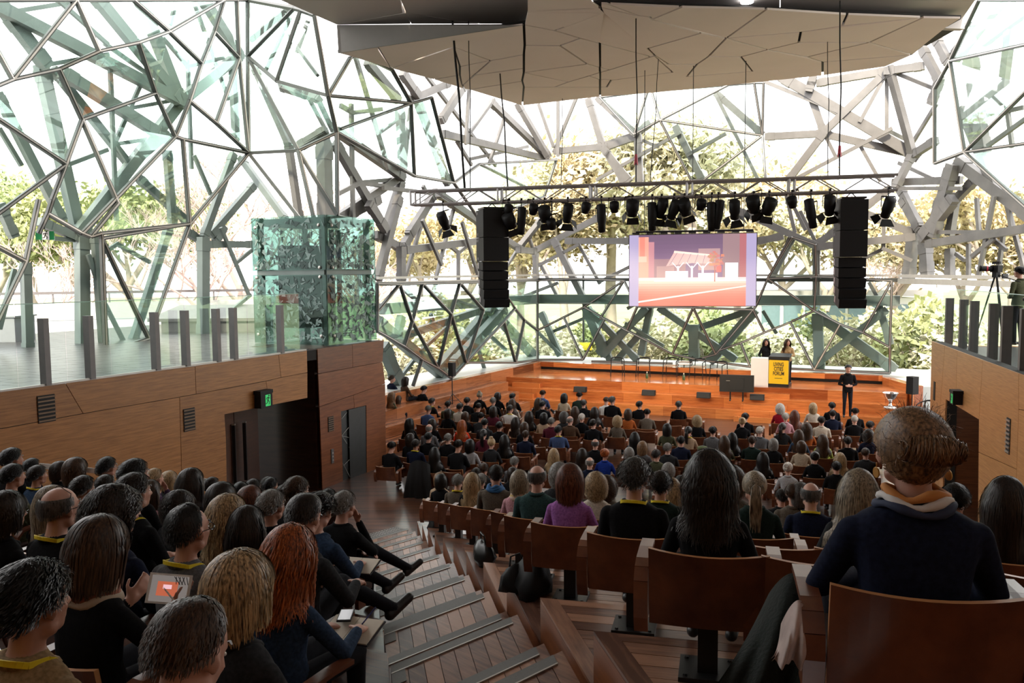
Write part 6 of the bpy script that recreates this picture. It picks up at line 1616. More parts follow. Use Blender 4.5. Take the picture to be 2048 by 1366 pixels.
# ---- hanging cables
for i, (a_, z_, px2, r_, lab) in enumerate((((905, 42), 0, 930, 0.03, 'thick black cable bundle hanging left of centre'), ((937, 42), 0, 941, 0.012, 'thin chain right of the thick cable bundle'), ((1000, 146), 1, 1016, 0.02, 'black cable from the pale ceiling near its corner'), ((1272, 32), 1, 1272, 0.014, 'hoist chain above the screen left half'), ((1317, 115), 1, 1300, 0.01, 'thin chain right of the middle hoist'), ((1680, 2), 1, 1678, 0.016, 'hoist chain above the right loudspeaker'), ((1655, 84), 1, 1655, 0.01, 'thin wire left of the right hoist chain'), ((1125, 195), 1, 1122, 0.01, 'thin wire hanging at the ceiling edge'))):
    p = at_z(a_[0], a_[1], zU if z_ == 0 else zC); q = on_truss(px2) + ZZ * 0.15
    b = MB(); mid = p.lerp(q, 0.5); b.tube([p, p.lerp(q, 0.25), mid + Vector((0.03, 0, 0)), p.lerp(q, 0.8), q], r_, 6); o = b.obj('hanging_cable', m_black); tag(o, lab, 'cable', 'cables and chains holding the truss')
    if i in (3, 5): 
        b = MB(); c = p.lerp(q, 0.86); b.tube([c - ZZ * 0.12, c + ZZ * 0.12], [0.05, 0.03], 8); b.obj('red_hook', mat('red hoist hook', (0.45, 0.03, 0.05), 0.4), o)
# ---- screen
sd_ = 26.6; s00 = at_d(1258.5, 612, sd_); s10 = at_d(1511.5, 612, sd_ * 0.972); s01 = at_d(1259, 471, sd_); s11 = at_d(1512, 466, sd_ * 0.972)
scr = empty('projection_screen'); tag(scr, 'wide glowing screen with a red lit night street, hung over the stage', 'screen')
sx = (s10 - s00); sx.z = 0; sw_ = sx.length; sx.normalize(); sn = Vector((sx.y, -sx.x, 0)); zlo = (s00.z + s10.z) / 2; sh_ = (s01.z + s11.z) / 2 - zlo; so_p = Vector((s00.x, s00.y, zlo))
b = MB(); b.obox(so_p + sx * sw_ / 2 + ZZ * sh_ / 2 - sn * 0.05, sx * (sw_ / 2 + 0.02), sn * 0.04, ZZ * (sh_ / 2 + 0.02)); b.obj('panel_cabinet', m_black, scr)
PIC = []
def rgb(r, g, b2): return tuple(((x / 255.0) ** 2.2) for x in (r, g, b2))
def poly(col, pts): PIC.append((col, pts))
def rect(col, u0_, v0, u1, v1): poly(col, [(u0_, v0), (u1, v0), (u1, v1), (u0_, v1)])
rect(rgb(160, 146, 186), 0, 0, 1, 1)
A_, B_ = 0.075, 0.922
rect(rgb(110, 76, 122), A_, 0.3, B_, 1)
for i in range(6): rect(rgb(112 - i * 4, 72 - i * 3, 112 - i * 4), A_, 0.62 + i * 0.06, B_, 0.70 + i * 0.06)
rect(rgb(150, 105, 115), 0.2, 0.38, 0.45, 0.66); rect(rgb(176, 132, 132), 0.22, 0.38, 0.36, 0.56); rect(rgb(170, 128, 132), 0.55, 0.5, 0.72, 0.80)
rect(rgb(142, 106, 112), 0.74, 0.36, 0.87, 1.0); rect(rgb(165, 82, 90), 0.87, 0.36, B_, 1.0)
rect(rgb(240, 150, 128), A_, 0.3, 0.155, 0.97); rect(rgb(250, 178, 156), A_, 0.62, 0.14, 0.70); rect(rgb(228, 120, 100), 0.085, 0.70, 0.125, 0.97); rect(rgb(190, 120, 130), 0.155, 0.36, 0.2, 0.9)
rect(rgb(246, 196, 196), A_, 0.33, B_, 0.40)
for i in range(10):
    t_ = i / 9.0; rect(rgb(int(226 + 24 * t_), int(78 + 110 * t_ ** 2), int(58 + 112 * t_ ** 2)), A_, 0.035 * i, B_, 0.035 * (i + 1) + 0.005)
rect(rgb(255, 250, 250), 0.29, 0.35, 0.47, 0.49); rect(rgb(255, 246, 248), 0.55, 0.35, 0.70, 0.46); rect(rgb(255, 250, 250), 0.76, 0.36, 0.86, 0.60); rect(rgb(255, 236, 238), 0.2, 0.345, B_, 0.365)
poly(rgb(222, 170, 165), [(0.295, 0.56), (0.36, 0.76), (0.64, 0.71), (0.66, 0.585), (0.50, 0.60)]); poly(rgb(255, 214, 200), [(0.355, 0.745), (0.64, 0.695), (0.64, 0.72), (0.36, 0.775)])
for i in range(5): poly(rgb(150, 120, 135), [(0.32 + i * 0.065, 0.575), (0.325 + i * 0.065, 0.575), (0.385 + i * 0.055, 0.745 - i * 0.008), (0.38 + i * 0.055, 0.745 - i * 0.008)])
for u_ in (0.39, 0.50, 0.585):
    rect(rgb(250, 240, 245), u_ - 0.008, 0.36, u_ + 0.008, 0.56); poly(rgb(240, 225, 232), [(u_ - 0.05, 0.61), (u_ - 0.04, 0.61), (u_, 0.53), (u_, 0.51)]); poly(rgb(240, 225, 232), [(u_ + 0.05, 0.61), (u_ + 0.04, 0.61), (u_, 0.53), (u_, 0.51)])
rect(rgb(170, 70, 60), 0.675, 0.34, 0.684, 0.56); rect(rgb(235, 80, 80), 0.69, 0.47, 0.73, 0.56)
rg = random.Random(4)
for i in range(46):
    a = rg.uniform(0, 6.28); r = math.sqrt(rg.random()); u_ = 0.688 + 0.062 * r * math.cos(a); v_ = 0.645 + 0.10 * r * math.sin(a); s1 = rg.uniform(0.008, 0.016); poly(rgb(rg.randint(170, 215), rg.randint(95, 130), rg.randint(85, 105)), [(u_ - s1, v_ - s1), (u_ + s1, v_ - s1 * 0.6), (u_ + s1 * 0.7, v_ + s1 * 1.6), (u_ - s1 * 0.8, v_ + s1 * 1.5)])
poly(rgb(255, 226, 206), [(A_, 0.045), (A_, 0.07), (B_, 0.285), (B_, 0.268)])
b = MB(); cols = {}; order_ = []
for i, (col, pts) in enumerate(PIC):
    if col not in cols: cols[col] = len(order_); order_.append(col)
    b.add([so_p + sx * (u_ * sw_) + ZZ * (v_ * sh_) + sn * (0.0005 * i - 0.008) for u_, v_ in pts], [tuple(range(len(pts)))], cols[col])
b.obj('lit_picture', [emit('screen colour %d' % i, tuple(min(1, x * 0.85 + 0.06) for x in c_), 1.25) for i, c_ in enumerate(order_)], scr)
b = MB(); b.tube([so_p + ZZ * (sh_ + 0.10) - sx * -0.2, so_p + ZZ * (sh_ + 0.10) + sx * (sw_ - 0.1)], 0.03, 8)
for i in range(9): b.box(so_p + ZZ * (sh_ + 0.05) + sx * (0.2 + i * (sw_ - 0.4) / 8), (0.22, 0.08, 0.05))
b.obj('hanging_bar', m_blk2, scr)
b = MB()
for u_ in (0.12, 0.5, 0.9): b.tube([so_p + ZZ * (sh_ + 0.1) + sx * sw_ * u_, so_p + ZZ * (sh_ + 0.1) + sx * sw_ * u_ + ZZ * (zC + 0.3 - zlo - sh_)], 0.012, 6)
b.obj('suspension_wires', m_blk2, scr)

# ================================================================== stage things
ea = math.atan2(e.y, e.x)
def front(o_, a=0.0): o_.rotation_euler = (0, 0, ea + a); return o_
lc = at_z(1557, 774, zS); lec = front(empty('lectern', (lc.x, lc.y, zS)), -0.1); tag(lec, 'yellow fronted lectern with black letters beside the white plinth', 'lectern')
m_yel = mat('bright yellow banner', (0.80, 0.52, 0.005), 0.5, 0, 0.03)
b = MB(); b.box((0, 0.25, 0.06), (0.74, 0.6, 0.12)); b.box((0, 0.3, 0.5), (0.6, 0.4, 0.8)); b.prism([Vector((-0.37, -0.05, 1.02)), Vector((0.37, -0.05, 1.02)), Vector((0.37, 0.5, 1.16)), Vector((-0.37, 0.5, 1.16))], ZZ * 0.06); b.box((0, 0.02, 1.05), (0.74, 0.08, 0.16)); b.obj('body', m_blk2, lec)
b = MB(); b.box((0, -0.03, 0.55), (0.70, 0.02, 0.90)); lfb = b.obj('front_banner', m_yel, lec)
def text(s_, size, x, z, parent, m, sx_=0.62, y=-0.045):
    cu = bpy.data.curves.new('txt', 'FONT'); cu.body = s_; cu.size = size; cu.align_x = 'CENTER'; cu.extrude = 0.002; cu.offset = 0.004
    o = bpy.data.objects.new('tmp', cu); COL.objects.link(o); me = bpy.data.meshes.new_from_object(o.evaluated_get(bpy.context.evaluated_depsgraph_get())); bpy.data.objects.remove(o)
    me.materials.clear(); me.materials.append(m); q = link('lettering', me, parent, (x, y, z)); q.rotation_euler = (math.pi / 2, 0, 0); q.scale = (sx_, 1, 1); return q
m_ink = mat('black print', (0.012, 0.012, 0.012), 0.6)
for s_, z_ in (('LIVING', 0.78), ('CITIES', 0.61), ('FORUM', 0.44)): text(s_, 0.20, 0, z_, lfb, m_ink, 0.60)
b = MB(); b.box((0, -0.042, 0.33), (0.28, 0.004, 0.018)); b.obj('small_print', m_ink, lfb)
pc_ = at_z(1518.5, 773, zS); b = MB(); b.box((0, 0.25, 0.53), (0.62, 0.5, 1.06)); b.box((0, 0.25, 0.005), (0.6, 0.48, 0.01)); o = front(b.obj('plinth', m_white, loc=(pc_.x, pc_.y, zS))); tag(o, 'plain white plinth left of the yellow lectern', 'plinth')
for i, (dx, lab) in enumerate(((-0.12, 'clear water glass on the left of the white plinth'), (0.0, 'clear water jug on the white plinth'))):
    b = MB(); b.lathe((0, 0, 0), [(0.03, 0), (0.04, 0.05), (0.04, 0.16 + 0.08 * i), (0.034, 0.16 + 0.08 * i), (0.033, 0.02)], 12); o = b.obj('water_glass' if i == 0 else 'water_jug', m_rail); o.location = Vector((pc_.x, pc_.y, zS + 1.06)) + e * dx - fN * 0.2; tag(o, lab, 'glass')
# stage chairs
def stage_chair_parts():
    b = MB(); b.box((0, 0, 0.45), (0.50, 0.46, 0.03)); seat = b.mesh('seat', mat('tan woven seat', (0.40, 0.28, 0.19), 0.7)); legs = []
    for sx__, y in ((-1, 0.22), (1, 0.22)):
        b = MB(); b.tube([Vector((sx__ * 0.29, y + 0.03, 0)), Vector((sx__ * 0.265, y, 0.45)), Vector((sx__ * 0.26, y - 0.01, 0.64))], 0.017, 8); legs.append(b.mesh('leg', m_black))
    for sx__ in (-1, 1):
        b = MB(); b.tube([Vector((sx__ * 0.25, -0.26, 0)), Vector((sx__ * 0.23, -0.22, 0.45)), Vector((sx__ * 0.21, -0.25, 0.73))], 0.017, 8); legs.append(b.mesh('leg', m_black))
    b = MB(); b.tube([Vector((-0.26, 0.22, 0.63)), Vector((-0.285, 0.05, 0.66)), Vector((-0.27, -0.15, 0.70)), Vector((-0.16, -0.27, 0.74)), Vector((0, -0.30, 0.755)), Vector((0.16, -0.27, 0.74)), Vector((0.27, -0.15, 0.70)), Vector((0.285, 0.05, 0.66)), Vector((0.26, 0.22, 0.63))], [0.016, 0.018, 0.02, 0.026, 0.032, 0.026, 0.02, 0.018, 0.016], 8); arm = b.mesh('curved_back_rail', m_black, True)
    return seat, legs, arm
SCP = stage_chair_parts()
def schair(x, y, z, a, lab, grp='chairs set out on the stage'):
    t = empty('armchair', (x, y, z), a); tag(t, lab, 'chair', grp); link('seat', SCP[0], t); link('curved_back_rail', SCP[2], t)
    for l in SCP[1]: link('leg', l, t)
for i, (px, py, a, lab) in enumerate(((1231, 753, 0.35, 'leftmost black armchair on the stage'), (1284, 754, 0.15, 'second black armchair from left on the stage'), (1339, 754, 0.0, 'middle black armchair on the stage'), (1394, 757, -0.2, 'fourth black armchair from left on the stage'), (1436, 763, -0.4, 'rightmost black armchair on the stage, nearest the plinth'))):
    p = at_z(px, py, zS) - fN * 0.25; schair(p.x, p.y, zS, ea + math.pi + a, lab)
tt = at_z(1366, 752, zS) - fN * 0.2; t = empty('side_table', (tt.x, tt.y, zS)); tag(t, 'small round white topped table between the stage chairs', 'table'); b = MB(); b.lathe((0, 0, 0.48), [(0.3, 0), (0.3, 0.025)], 20); b.obj('top', m_white, t); b = MB(); b.tube([(0, 0, 0.02), (0, 0, 0.48)], 0.02, 8); b.obj('stem', m_blk2, t); b = MB(); b.lathe((0, 0, 0), [(0.18, 0), (0.18, 0.015), (0.03, 0.03)], 16); b.obj('foot', m_blk2, t)
tt2 = at_z(1366, 748, zS) - fN * 0.6; schair(tt2.x, tt2.y, zS, ea + math.pi, 'black armchair behind the small round table')
for i, (px, py, lab) in enumerate(((1294, 757, 'green bottle on the stage floor, left one'), (1367.5, 760, 'green bottle on the stage floor, right one'))):
    p = at_z(px, py, zS); b = MB(); b.lathe((0, 0, 0), [(0.055, 0), (0.058, 0.02), (0.058, 0.16), (0.03, 0.21), (0.022, 0.22)], 14, 0); b.lathe((0, 0, 0.22), [(0.022, 0), (0.024, 0.05), (0.02, 0.055)], 12, 1); o = b.obj('bottle', [mat('dark green glass bottle', (0.05, 0.09, 0.03), 0.15), mat('white cap', (0.7, 0.68, 0.62), 0.5)], loc=(p.x, p.y, zS), smooth=True); tag(o, lab, 'bottle', 'bottles on the stage')
for i, (px, py, lab) in enumerate(((1160, 784, 'leftmost low black monitor speaker on the front step'), (1297, 791, 'second low black monitor speaker on the front step'), (1407, 796, 'third low black monitor speaker, left of the display'), (1514, 800, 'rightmost low black monitor speaker, under the lectern'))):
    p = at_z(px, py, 0.70); b = MB(); b.prism([Vector((-0.25, -0.08, 0)), Vector((-0.25, 0.14, 0)), Vector((-0.25, 0.14, 0.20)), Vector((-0.25, -0.02, 0.20))], Vector((0.5, 0, 0))); b.prism([Vector((-0.23, -0.082, 0.02)), Vector((0.23, -0.082, 0.02)), Vector((0.23, -0.03, 0.185)), Vector((-0.23, -0.03, 0.185))], Vector((0, -0.004, 0)), 1); o = front(b.obj('stage_monitor', [m_black, mat('dark speaker grille', (0.03, 0.03, 0.03), 0.8)], loc=(p.x, p.y, 0.70))); tag(o, lab, 'speaker', 'monitor speakers on the front step')
tv = at_z(1473, 801, 0.70); t = front(empty('display', (tv.x, tv.y, 0.70)), 0.08); tag(t, 'back of a black display on a low stand facing the speakers', 'display')
b = MB(); b.obox((0, 0, 0.62), Vector((0.60, 0, 0)), Vector((0, 0.04, 0)), Vector((0, 0.06, 0.30))); b.obox((0, -0.06, 0.60), Vector((0.25, 0, 0)), Vector((0, 0.02, 0)), Vector((0, 0.04, 0.2))); b.obj('screen_back', m_black, t)
for s_ in (-0.22, 0.22):
    b = MB(); b.beam(Vector((s_, 0, 0.0)), Vector((s_, 0, 0.42)), 0.05, 0.05); b.beam(Vector((s_, -0.22, 0.02)), Vector((s_, 0.22, 0.02)), 0.05, 0.04); b.obj('stand_leg', m_blk2, t)
b = MB(); b.box((-0.3, -0.075, 0.72), (0.13, 0.004, 0.02)); b.obj('badge', m_lip, t)
# speakers on stands
def stand_speaker(p, zb, hbox, wbox, psi_, lab, tall):
    t = empty('speaker_on_stand', p, psi_); tag(t, lab, 'speaker', 'loudspeakers on floor stands'); b = MB(); b.tube([(0, 0, 0.05), (0, 0, tall)], 0.018, 8); b.obj('pole', m_blk2, t)
    for k in range(3):
        a = k * 2.094 + 0.5; b = MB(); b.tube([Vector((0, 0, tall * 0.42)), Vector((0.4 * math.cos(a), 0.4 * math.sin(a), 0.012))], 0.013, 6); b.tube([Vector((0, 0, 0.2)), Vector((0.22 * math.cos(a), 0.22 * math.sin(a), tall * 0.2))], 0.009, 6); b.obj('leg', m_blk2, t)
    b = MB(); b.box((0, 0, tall + hbox / 2), (wbox, wbox * 1.05, hbox)); b.box((0, wbox * 0.53, tall + hbox / 2), (wbox * 0.9, 0.01, hbox * 0.92), 1); b.obj('cabinet', [m_black, mat('dark speaker grille', (0.03, 0.03, 0.03), 0.8)], t)
p = at_z(905, 812, 0.68); dz = p.y / F; stand_speaker((p.x, p.y, 0.68), 0, 27 * dz, 11 * dz, -0.5, 'black loudspeaker on a tripod stand near the left bench', (812 - 751) * dz)
p = at_d(1824, 800, 27.5); stand_speaker((p.x, p.y, 0.0), 0, 0.58, 0.26, 0.4, 'black loudspeaker on a stand right of the stage', 1.25)
# right: black platform with chairs, silver bowl
p = at_d(1850, 800, 27.0); b = MB(); b.box((p.x + 0.6, p.y, 0.28), (2.6, 1.8, 0.08)); 
for sx_ in (-0.6, 1.8):
    for sy in (-0.8, 0.8): b.box((p.x + sx_, p.y + sy, 0.12), (0.06, 0.06, 0.24))
o = b.obj('staging_deck', m_blk2); tag(o, 'low black staging deck right of the stage', 'platform')
schair(p.x + 0.1, p.y, 0.32, 2.2, 'nearer black armchair on the staging deck at right', 'chairs beside the stage'); schair(p.x + 0.85, p.y + 0.3, 0.32, 2.4, 'farther black armchair on the staging deck at right', 'chairs beside the stage')
p = at_z(1780, 816, 0.70); t = empty('trophy_bowl', (p.x, p.y, 0.70)); tag(t, 'large polished silver bowl on a foot at the right of the steps', 'bowl'); m_sil = mat('polished silver', (0.75, 0.73, 0.72), 0.12, 1.0, 0.03)
b = MB(); b.lathe((0, 0, 0.24), [(0.06, 0), (0.16, 0.08), (0.22, 0.2), (0.25, 0.27), (0.26, 0.28), (0.24, 0.27), (0.2, 0.18), (0.1, 0.06), (0.02, 0.04)], 24); b.obj('bowl', m_sil, t, True); b = MB(); b.lathe((0, 0, 0.05), [(0.12, 0), (0.05, 0.06), (0.05, 0.17), (0.07, 0.2)], 18); b.obj('stem', m_sil, t, True); b = MB(); b.lathe((0, 0, 0), [(0.2, 0), (0.2, 0.03), (0.14, 0.05)], 20); b.obj('base', m_white, t)

# ================================================================== standing people
def stand(px, py, z, body, col, hair, hc, psi_, s, lab, skin=0.9, gl=False, trs=None):
    p = at_z(px, py, z); me, HM = BODY[body]; M4 = Matrix.Translation(p) @ Matrix.Rotation(-psi_, 4, 'Z'); o = dress(me, HM, M4, s, TC[col], hair, HC[hc], skin, gl=gl); tag(o, lab, 'person'); return o
stand(1694, 834, 0.35, 'sM', 'black', 'short', 'blk', math.radians(180 + 10), 1.02, 'person in black jacket standing on the front step, hands clasped')
p = at_z(1518, 771, zS) - fN * 0.75; px, py = to_px(p)
stand(px + 8, py, zS, 'sW1', 'black', 'long', 'dbr', math.radians(180 - 20), 0.97, 'person with long dark hair and black jacket standing behind the plinth')
p = at_z(1565, 772, zS) - fN * 0.75; px, py = to_px(p)
stand(px + 6, py, zS, 'sW2', 'tan', 'long', 'br', math.radians(180 + 30), 0.97, 'person in tan jacket standing behind the yellow lectern')
stand(2034, 690, zB, 'sC', 'olive', 'short', 'blk', math.radians(-20), 1.06, 'person in olive jacket filming from the right balcony, seen from behind')
stand(2066, 702, zB, 'sC', 'black', 'short', 'dbr', math.radians(-30), 1.06, 'person in black beside the camera operator, cut by the frame')
# video camera on tripod
p = at_z(1987, 692, zB); t = empty('video_camera_tripod', p, 0.3); tag(t, 'black video camera on a tall tripod on the right balcony', 'video camera')
hC = p.z; topz = 1.62
for k in range(3):
    a = k * 2.094 + 0.3; b = MB(); b.tube([Vector((0.03 * math.cos(a), 0.03 * math.sin(a), topz)), Vector((0.42 * math.cos(a), 0.42 * math.sin(a), 0.02))], [0.022, 0.014], 6); b.obj('leg', m_black, t)
b = MB(); b.box((0, 0, topz + 0.05), (0.12, 0.12, 0.12)); b.tube([Vector((0, -0.05, topz + 0.05)), Vector((0.35, -0.35, topz - 0.12))], 0.012, 6); b.obj('pan_head', m_black, t)
b = MB(); b.box((0, 0, topz + 0.19), (0.14, 0.22, 0.16)); b.box((0.0, 0.0, topz + 0.33), (0.05, 0.2, 0.06)); b.obj('camera_body', m_black, t)
b = MB(); b.lathe((-0.07, 0.06, topz + 0.19), [(0.055, 0), (0.055, 0.1), (0.065, 0.12), (0.065, 0.22), (0.075, 0.26)], 14, axis=Vector((-0.85, 0.5, 0.05))); lz = b.obj('lens', m_black, t, True)
b = MB(); b.lathe((-0.15, 0.105, topz + 0.195), [(0.068, 0), (0.068, 0.03)], 14, axis=Vector((-0.85, 0.5, 0.05))); b.obj('red_ring', mat('red lens ring', (0.5, 0.02, 0.05), 0.4), lz)
b = MB(); b.box((0.16, -0.1, topz + 0.02), (0.16, 0.03, 0.11)); b.obj('monitor', m_blk2, t)

# ================================================================== signs
m_grn = emit('green exit light', (0.02, 0.42, 0.10), 1.0); m_grn2 = mat('green sign face', (0.01, 0.20, 0.06), 0.4); m_sw = mat('white sign symbol', (0.85, 0.85, 0.85), 0.5)
def runner(b, c, dx, nrm, s, mi):
    """running figure symbol"""
    def Q(x, z): return c + dx * x * s + ZZ * z * s + nrm * 0.004
    def seg(a, d, w): b.beam(Q(*a), Q(*d), 0.003, w * s, nrm, mi) if False else b.beam(Q(*a), Q(*d), w * s, 0.003, nrm, mi)
    b.lathe(Q(0.08, 0.36), [(0.075 * s, 0), (0.075 * s, 0.003)], 10, mi, nrm)
    for a, d, w in (((0.04, 0.26), (-0.05, 0.0), 0.11), ((0.03, 0.24), (0.2, 0.14), 0.06), ((0.02, 0.25), (-0.17, 0.2), 0.06), ((-0.17, 0.2), (-0.22, 0.08), 0.055), ((-0.05, 0.02), (0.12, -0.12), 0.07), ((0.12, -0.12), (0.08, -0.34), 0.065), ((-0.06, 0.02), (-0.12, -0.2), 0.07), ((-0.12, -0.2), (-0.3, -0.24), 0.06)): seg(a, d, w)
sp_ = at_d(90, 471, 21.5); t = empty('exit_sign', sp_); tag(t, 'hanging green and white running man exit sign over the terrace door', 'exit sign'); dx = Vector((0.95, 0.3, 0)).normalized(); nr = Vector((dx.y, -dx.x, 0))
b = MB(); b.obox((0, 0, 0), dx * 0.21, nr * 0.02, ZZ * 0.11); b.obj('panel', m_grn2, t)
b = MB(); b.obox(nr * 0.022 + dx * 0.02, dx * 0.08, nr * 0.002, ZZ * 0.105); b.obj('white_field', m_sw, t)
b = MB(); runner(b, nr * 0.026 + dx * 0.02, dx, nr, 0.25, 0); b.obj('running_figure', m_ink, t)
b = MB(); b.tube([Vector((0, 0, 0.11)), Vector((0, 0, 0.6))], 0.01, 6); b.obj('stem', m_blk2, t)
def exitbox(c, dx, nr, s, lab):
    t = empty('exit_sign', c + nr * 0.13); tag(t, lab, 'exit sign'); b = MB(); b.obox((0, 0, 0), dx * 0.24 * s, nr * 0.09, ZZ * 0.20 * s); b.obox(ZZ * 0.24 * s, dx * 0.26 * s, nr * 0.1, ZZ * 0.05 * s); b.obj('housing', m_black, t)
    b = MB(); b.obox(nr * 0.092 + dx * 0.05 * s, dx * 0.10 * s, nr * 0.002, ZZ * 0.16 * s); b.obj('green_field', m_grn, t); b = MB(); runner(b, nr * 0.096 + dx * 0.05 * s, dx, nr, 0.36 * s, 0); b.obj('running_figure', m_ink, t)
exitbox(Lw(518, 800), lwd, lwn, 0.8, 'black exit sign with green running man over the left doorway')
exitbox(Rw(1926, 797), -rwd, rwn, 0.6, 'black exit sign with green running man over the right doorway')

# ================================================================== things among the audience
for p in PEOPLE:
    pass
def near_person(px, py): return min(PEOPLE, key=lambda q: (to_px(q['o'].matrix_world @ Vector((0, 0, 1.07)))[0] - px) ** 2 + (to_px(q['o'].matrix_world @ Vector((0, 0, 1.07)))[1] - py) ** 2)['o']
# tablet held by the bob haired woman
bw = near_person(*Z1(820, 900)); 
t = empty('tablet_computer'); t.matrix_world = Matrix.Translation(at_d(338, 1178, bw.matrix_world.translation.y + 0.28)) @ Matrix.Rotation(0.22, 4, 'Z') @ Matrix.Rotation(math.radians(-22), 4, 'X') @ Matrix.Rotation(0.16, 4, 'Y') @ Matrix.Scale(0.72, 4); tag(t, 'white tablet filming the stage, held up in the left block', 'tablet')
b = MB(); b.box((0, 0, 0), (0.25, 0.008, 0.18)); b.obj('case', m_white, t)
b = MB(); b.box((0, -0.005, 0), (0.215, 0.002, 0.155)); b.obj('screen', emit('tablet picture', (0.16, 0.14, 0.13), 1), t)
b = MB(); b.box((-0.01, -0.007, 0.0), (0.12, 0.002, 0.085)); b.obj('picture_stage', emit('tablet orange picture', (0.42, 0.10, 0.05), 1), t)
b = MB(); b.box((-0.01, -0.009, 0.012), (0.05, 0.002, 0.025)); b.obj('picture_light', emit('tablet pink picture', (0.75, 0.45, 0.5), 1), t)
b = MB()
for i in range(7): b.beam(Vector((0.02 + 0.012 * i, -0.008, 0.075)), Vector((0.06 + 0.008 * i - 0.03 * (i % 2), -0.008, 0.03)), 0.004, 0.002, Vector((0, 1, 0)))
b.obj('picture_beams', m_ink, t)
b = MB(); b.tube([Vector((0, 0, -0.08)), Vector((0, 0, 0.06)), Vector((0, 0, 0.08))], [0.005, 0.005, 0.0015], 8); o = b.obj('stylus', m_white); o.matrix_world = t.matrix_world @ Matrix.Translation((0.03, -0.03, -0.05)) @ Matrix.Rotation(-0.8, 4, 'Y'); tag(o, 'white stylus pointing at the tablet screen', 'stylus')
# notebooks on laps
def book(who, lab, dx=0.12, dy=0.42, z=0.585, rot=0.15, open_=True):
    t = empty('notebook'); t.matrix_world = who.matrix_world @ Matrix.Translation((dx, dy, z)) @ Matrix.Rotation(rot, 4, 'Z') @ Matrix.Rotation(0.2, 4, 'X'); tag(t, lab, 'notebook')
    b = MB(); b.box((0, 0, 0), (0.30, 0.22, 0.008)); b.obj('cover', mat('dark notebook cover', (0.03, 0.03, 0.04), 0.6), t)
    for s_ in (-1, 1): b = MB(); b.box((s_ * 0.072, 0, 0.007), (0.14, 0.21, 0.007)); b.obj('pages', mat('cream paper', (0.62, 0.56, 0.46), 0.8), t)
    return t
rw_ = near_person(*Z3(950, 730)); book(rw_, 'open cream notebook on the lap of the red haired woman')
b = MB(); b.box((0, 0, 0), (0.075, 0.15, 0.009)); b.box((0, 0, 0.005), (0.066, 0.135, 0.002), 1); o = b.obj('smartphone', [m_black, mat('phone glass', (0.35, 0.38, 0.42), 0.1)]); o.matrix_world = rw_.matrix_world @ Matrix.Translation((0.04, 0.48, 0.63)) @ Matrix.Rotation(0.5, 4, 'Z'); tag(o, 'black smartphone lying on the red haired woman notebook', 'phone')
o2 = near_person(*Z3(1070, 420)); book(o2, 'open cream notebook on the lap two rows ahead of the red hair', 0.16, 0.40)
b = MB(); b.tube([(0, 0, -0.07), (0, 0, 0.07)], 0.004, 6); o = b.obj('pen', mat('blue pen', (0.02, 0.03, 0.15), 0.4)); o.matrix_world = rw_.matrix_world @ Matrix.Translation((0.2, 0.47, 0.66)) @ Matrix.Rotation(0.7, 4, 'Y'); tag(o, 'dark blue pen held by the red haired woman', 'pen')
# bags on the platforms at the aisle
def bag(px, py, k, s, label, m, hang=None):
    p = at_z(px, py, zR(k)); b = MB(); N_ = 14; prof = [(0.10, 0), (0.17, 0.02), (0.19, 0.10), (0.16, 0.20), (0.10, 0.28), (0.04, 0.31)]; rng_ = random.Random(px)
    for r, z in prof:
        for i in range(N_):
            a = 2 * math.pi * i / N_; q = 1 + 0.13 * math.sin(3 * a + z * 20) + rng_.uniform(-.05, .05); b.v.append((r * 1.2 * q * math.cos(a), r * 0.75 * q * math.sin(a), z + 0.02 * math.sin(2 * a)))
    for j in range(len(prof) - 1):
        for i in range(N_): a = j * N_ + i; c_ = j * N_ + (i + 1) % N_; b.f.append((a, c_, c_ + N_, a + N_)); b.m.append(0)
    b.f.append(tuple(range(N_))[::-1]); b.m.append(0); b.f.append(tuple((len(prof) - 1) * N_ + i for i in range(N_))); b.m.append(0)
    t = empty('handbag', p, RNG.uniform(0, 3)); t.scale = (s, s, s); tag(t, label, 'bag'); b.obj('body', m, t, True)
    b = MB(); b.tube([Vector((-0.1, 0, 0.26)), Vector((-0.07, 0.02, 0.40)), Vector((0.04, 0.03, 0.42)), Vector((0.1, 0, 0.26))], 0.011, 6); b.obj('handle', m, t)
m_bag = mat('black shiny bag', (0.012, 0.012, 0.012), 0.28)
bag(968, 1126, 5, 0.8, 'black shiny handbag beside the aisle, next to the red bag', m_bag)
bag(1068, 1186, 3, 1.0, 'large dark bag on the platform by the aisle seats', m_black)
bag(1035, 1182, 3, 0.7, 'small black pouch at the platform edge by the stairs', m_black)
bag(990, 1106, 6, 0.7, 'bright red cloth bag hanging by the aisle seats', mat('red cloth', (0.55, 0.02, 0.015), 0.7))
bag(870, 1063, 10, 0.9, 'black bag at the foot of the aisle seats', m_black)
# the near woman with the bun: scarf, earrings, coat over the armrest
A_o = PEOPLE[0]['o']; HMA = BODY['w'][1]
q = link('scarf', scarf([mat('orange scarf', (0.50, 0.20, 0.05), 0.8), mat('white scarf', (0.62, 0.60, 0.58), 0.8), mat('navy scarf', (0.02, 0.03, 0.07), 0.8)], 'scarf', 0.019), A_o, (0, HMA.translation.y - 0.035, HMA.translation.z - 0.115)); q.scale = (0.92, 0.95, 1.0); q['label'] = 'orange, white and navy silk scarf'
for sd in (-1, 1):
    q = link('earring', ME_EAR, A_o); q.matrix_local = HMA @ Matrix.Translation((sd * 0.088, -0.004, -0.045))
bs = near_person(*Z5(990, 860)); q = link('scarf', scarf([mat('blue scarf', (0.02, 0.10, 0.25), 0.8)], 'scarf_blue', 0.03), bs, (0, BODY['mL'][1].translation.y - 0.035, BODY['mL'][1].translation.z - 0.135)); q['label'] = 'blue knitted scarf'
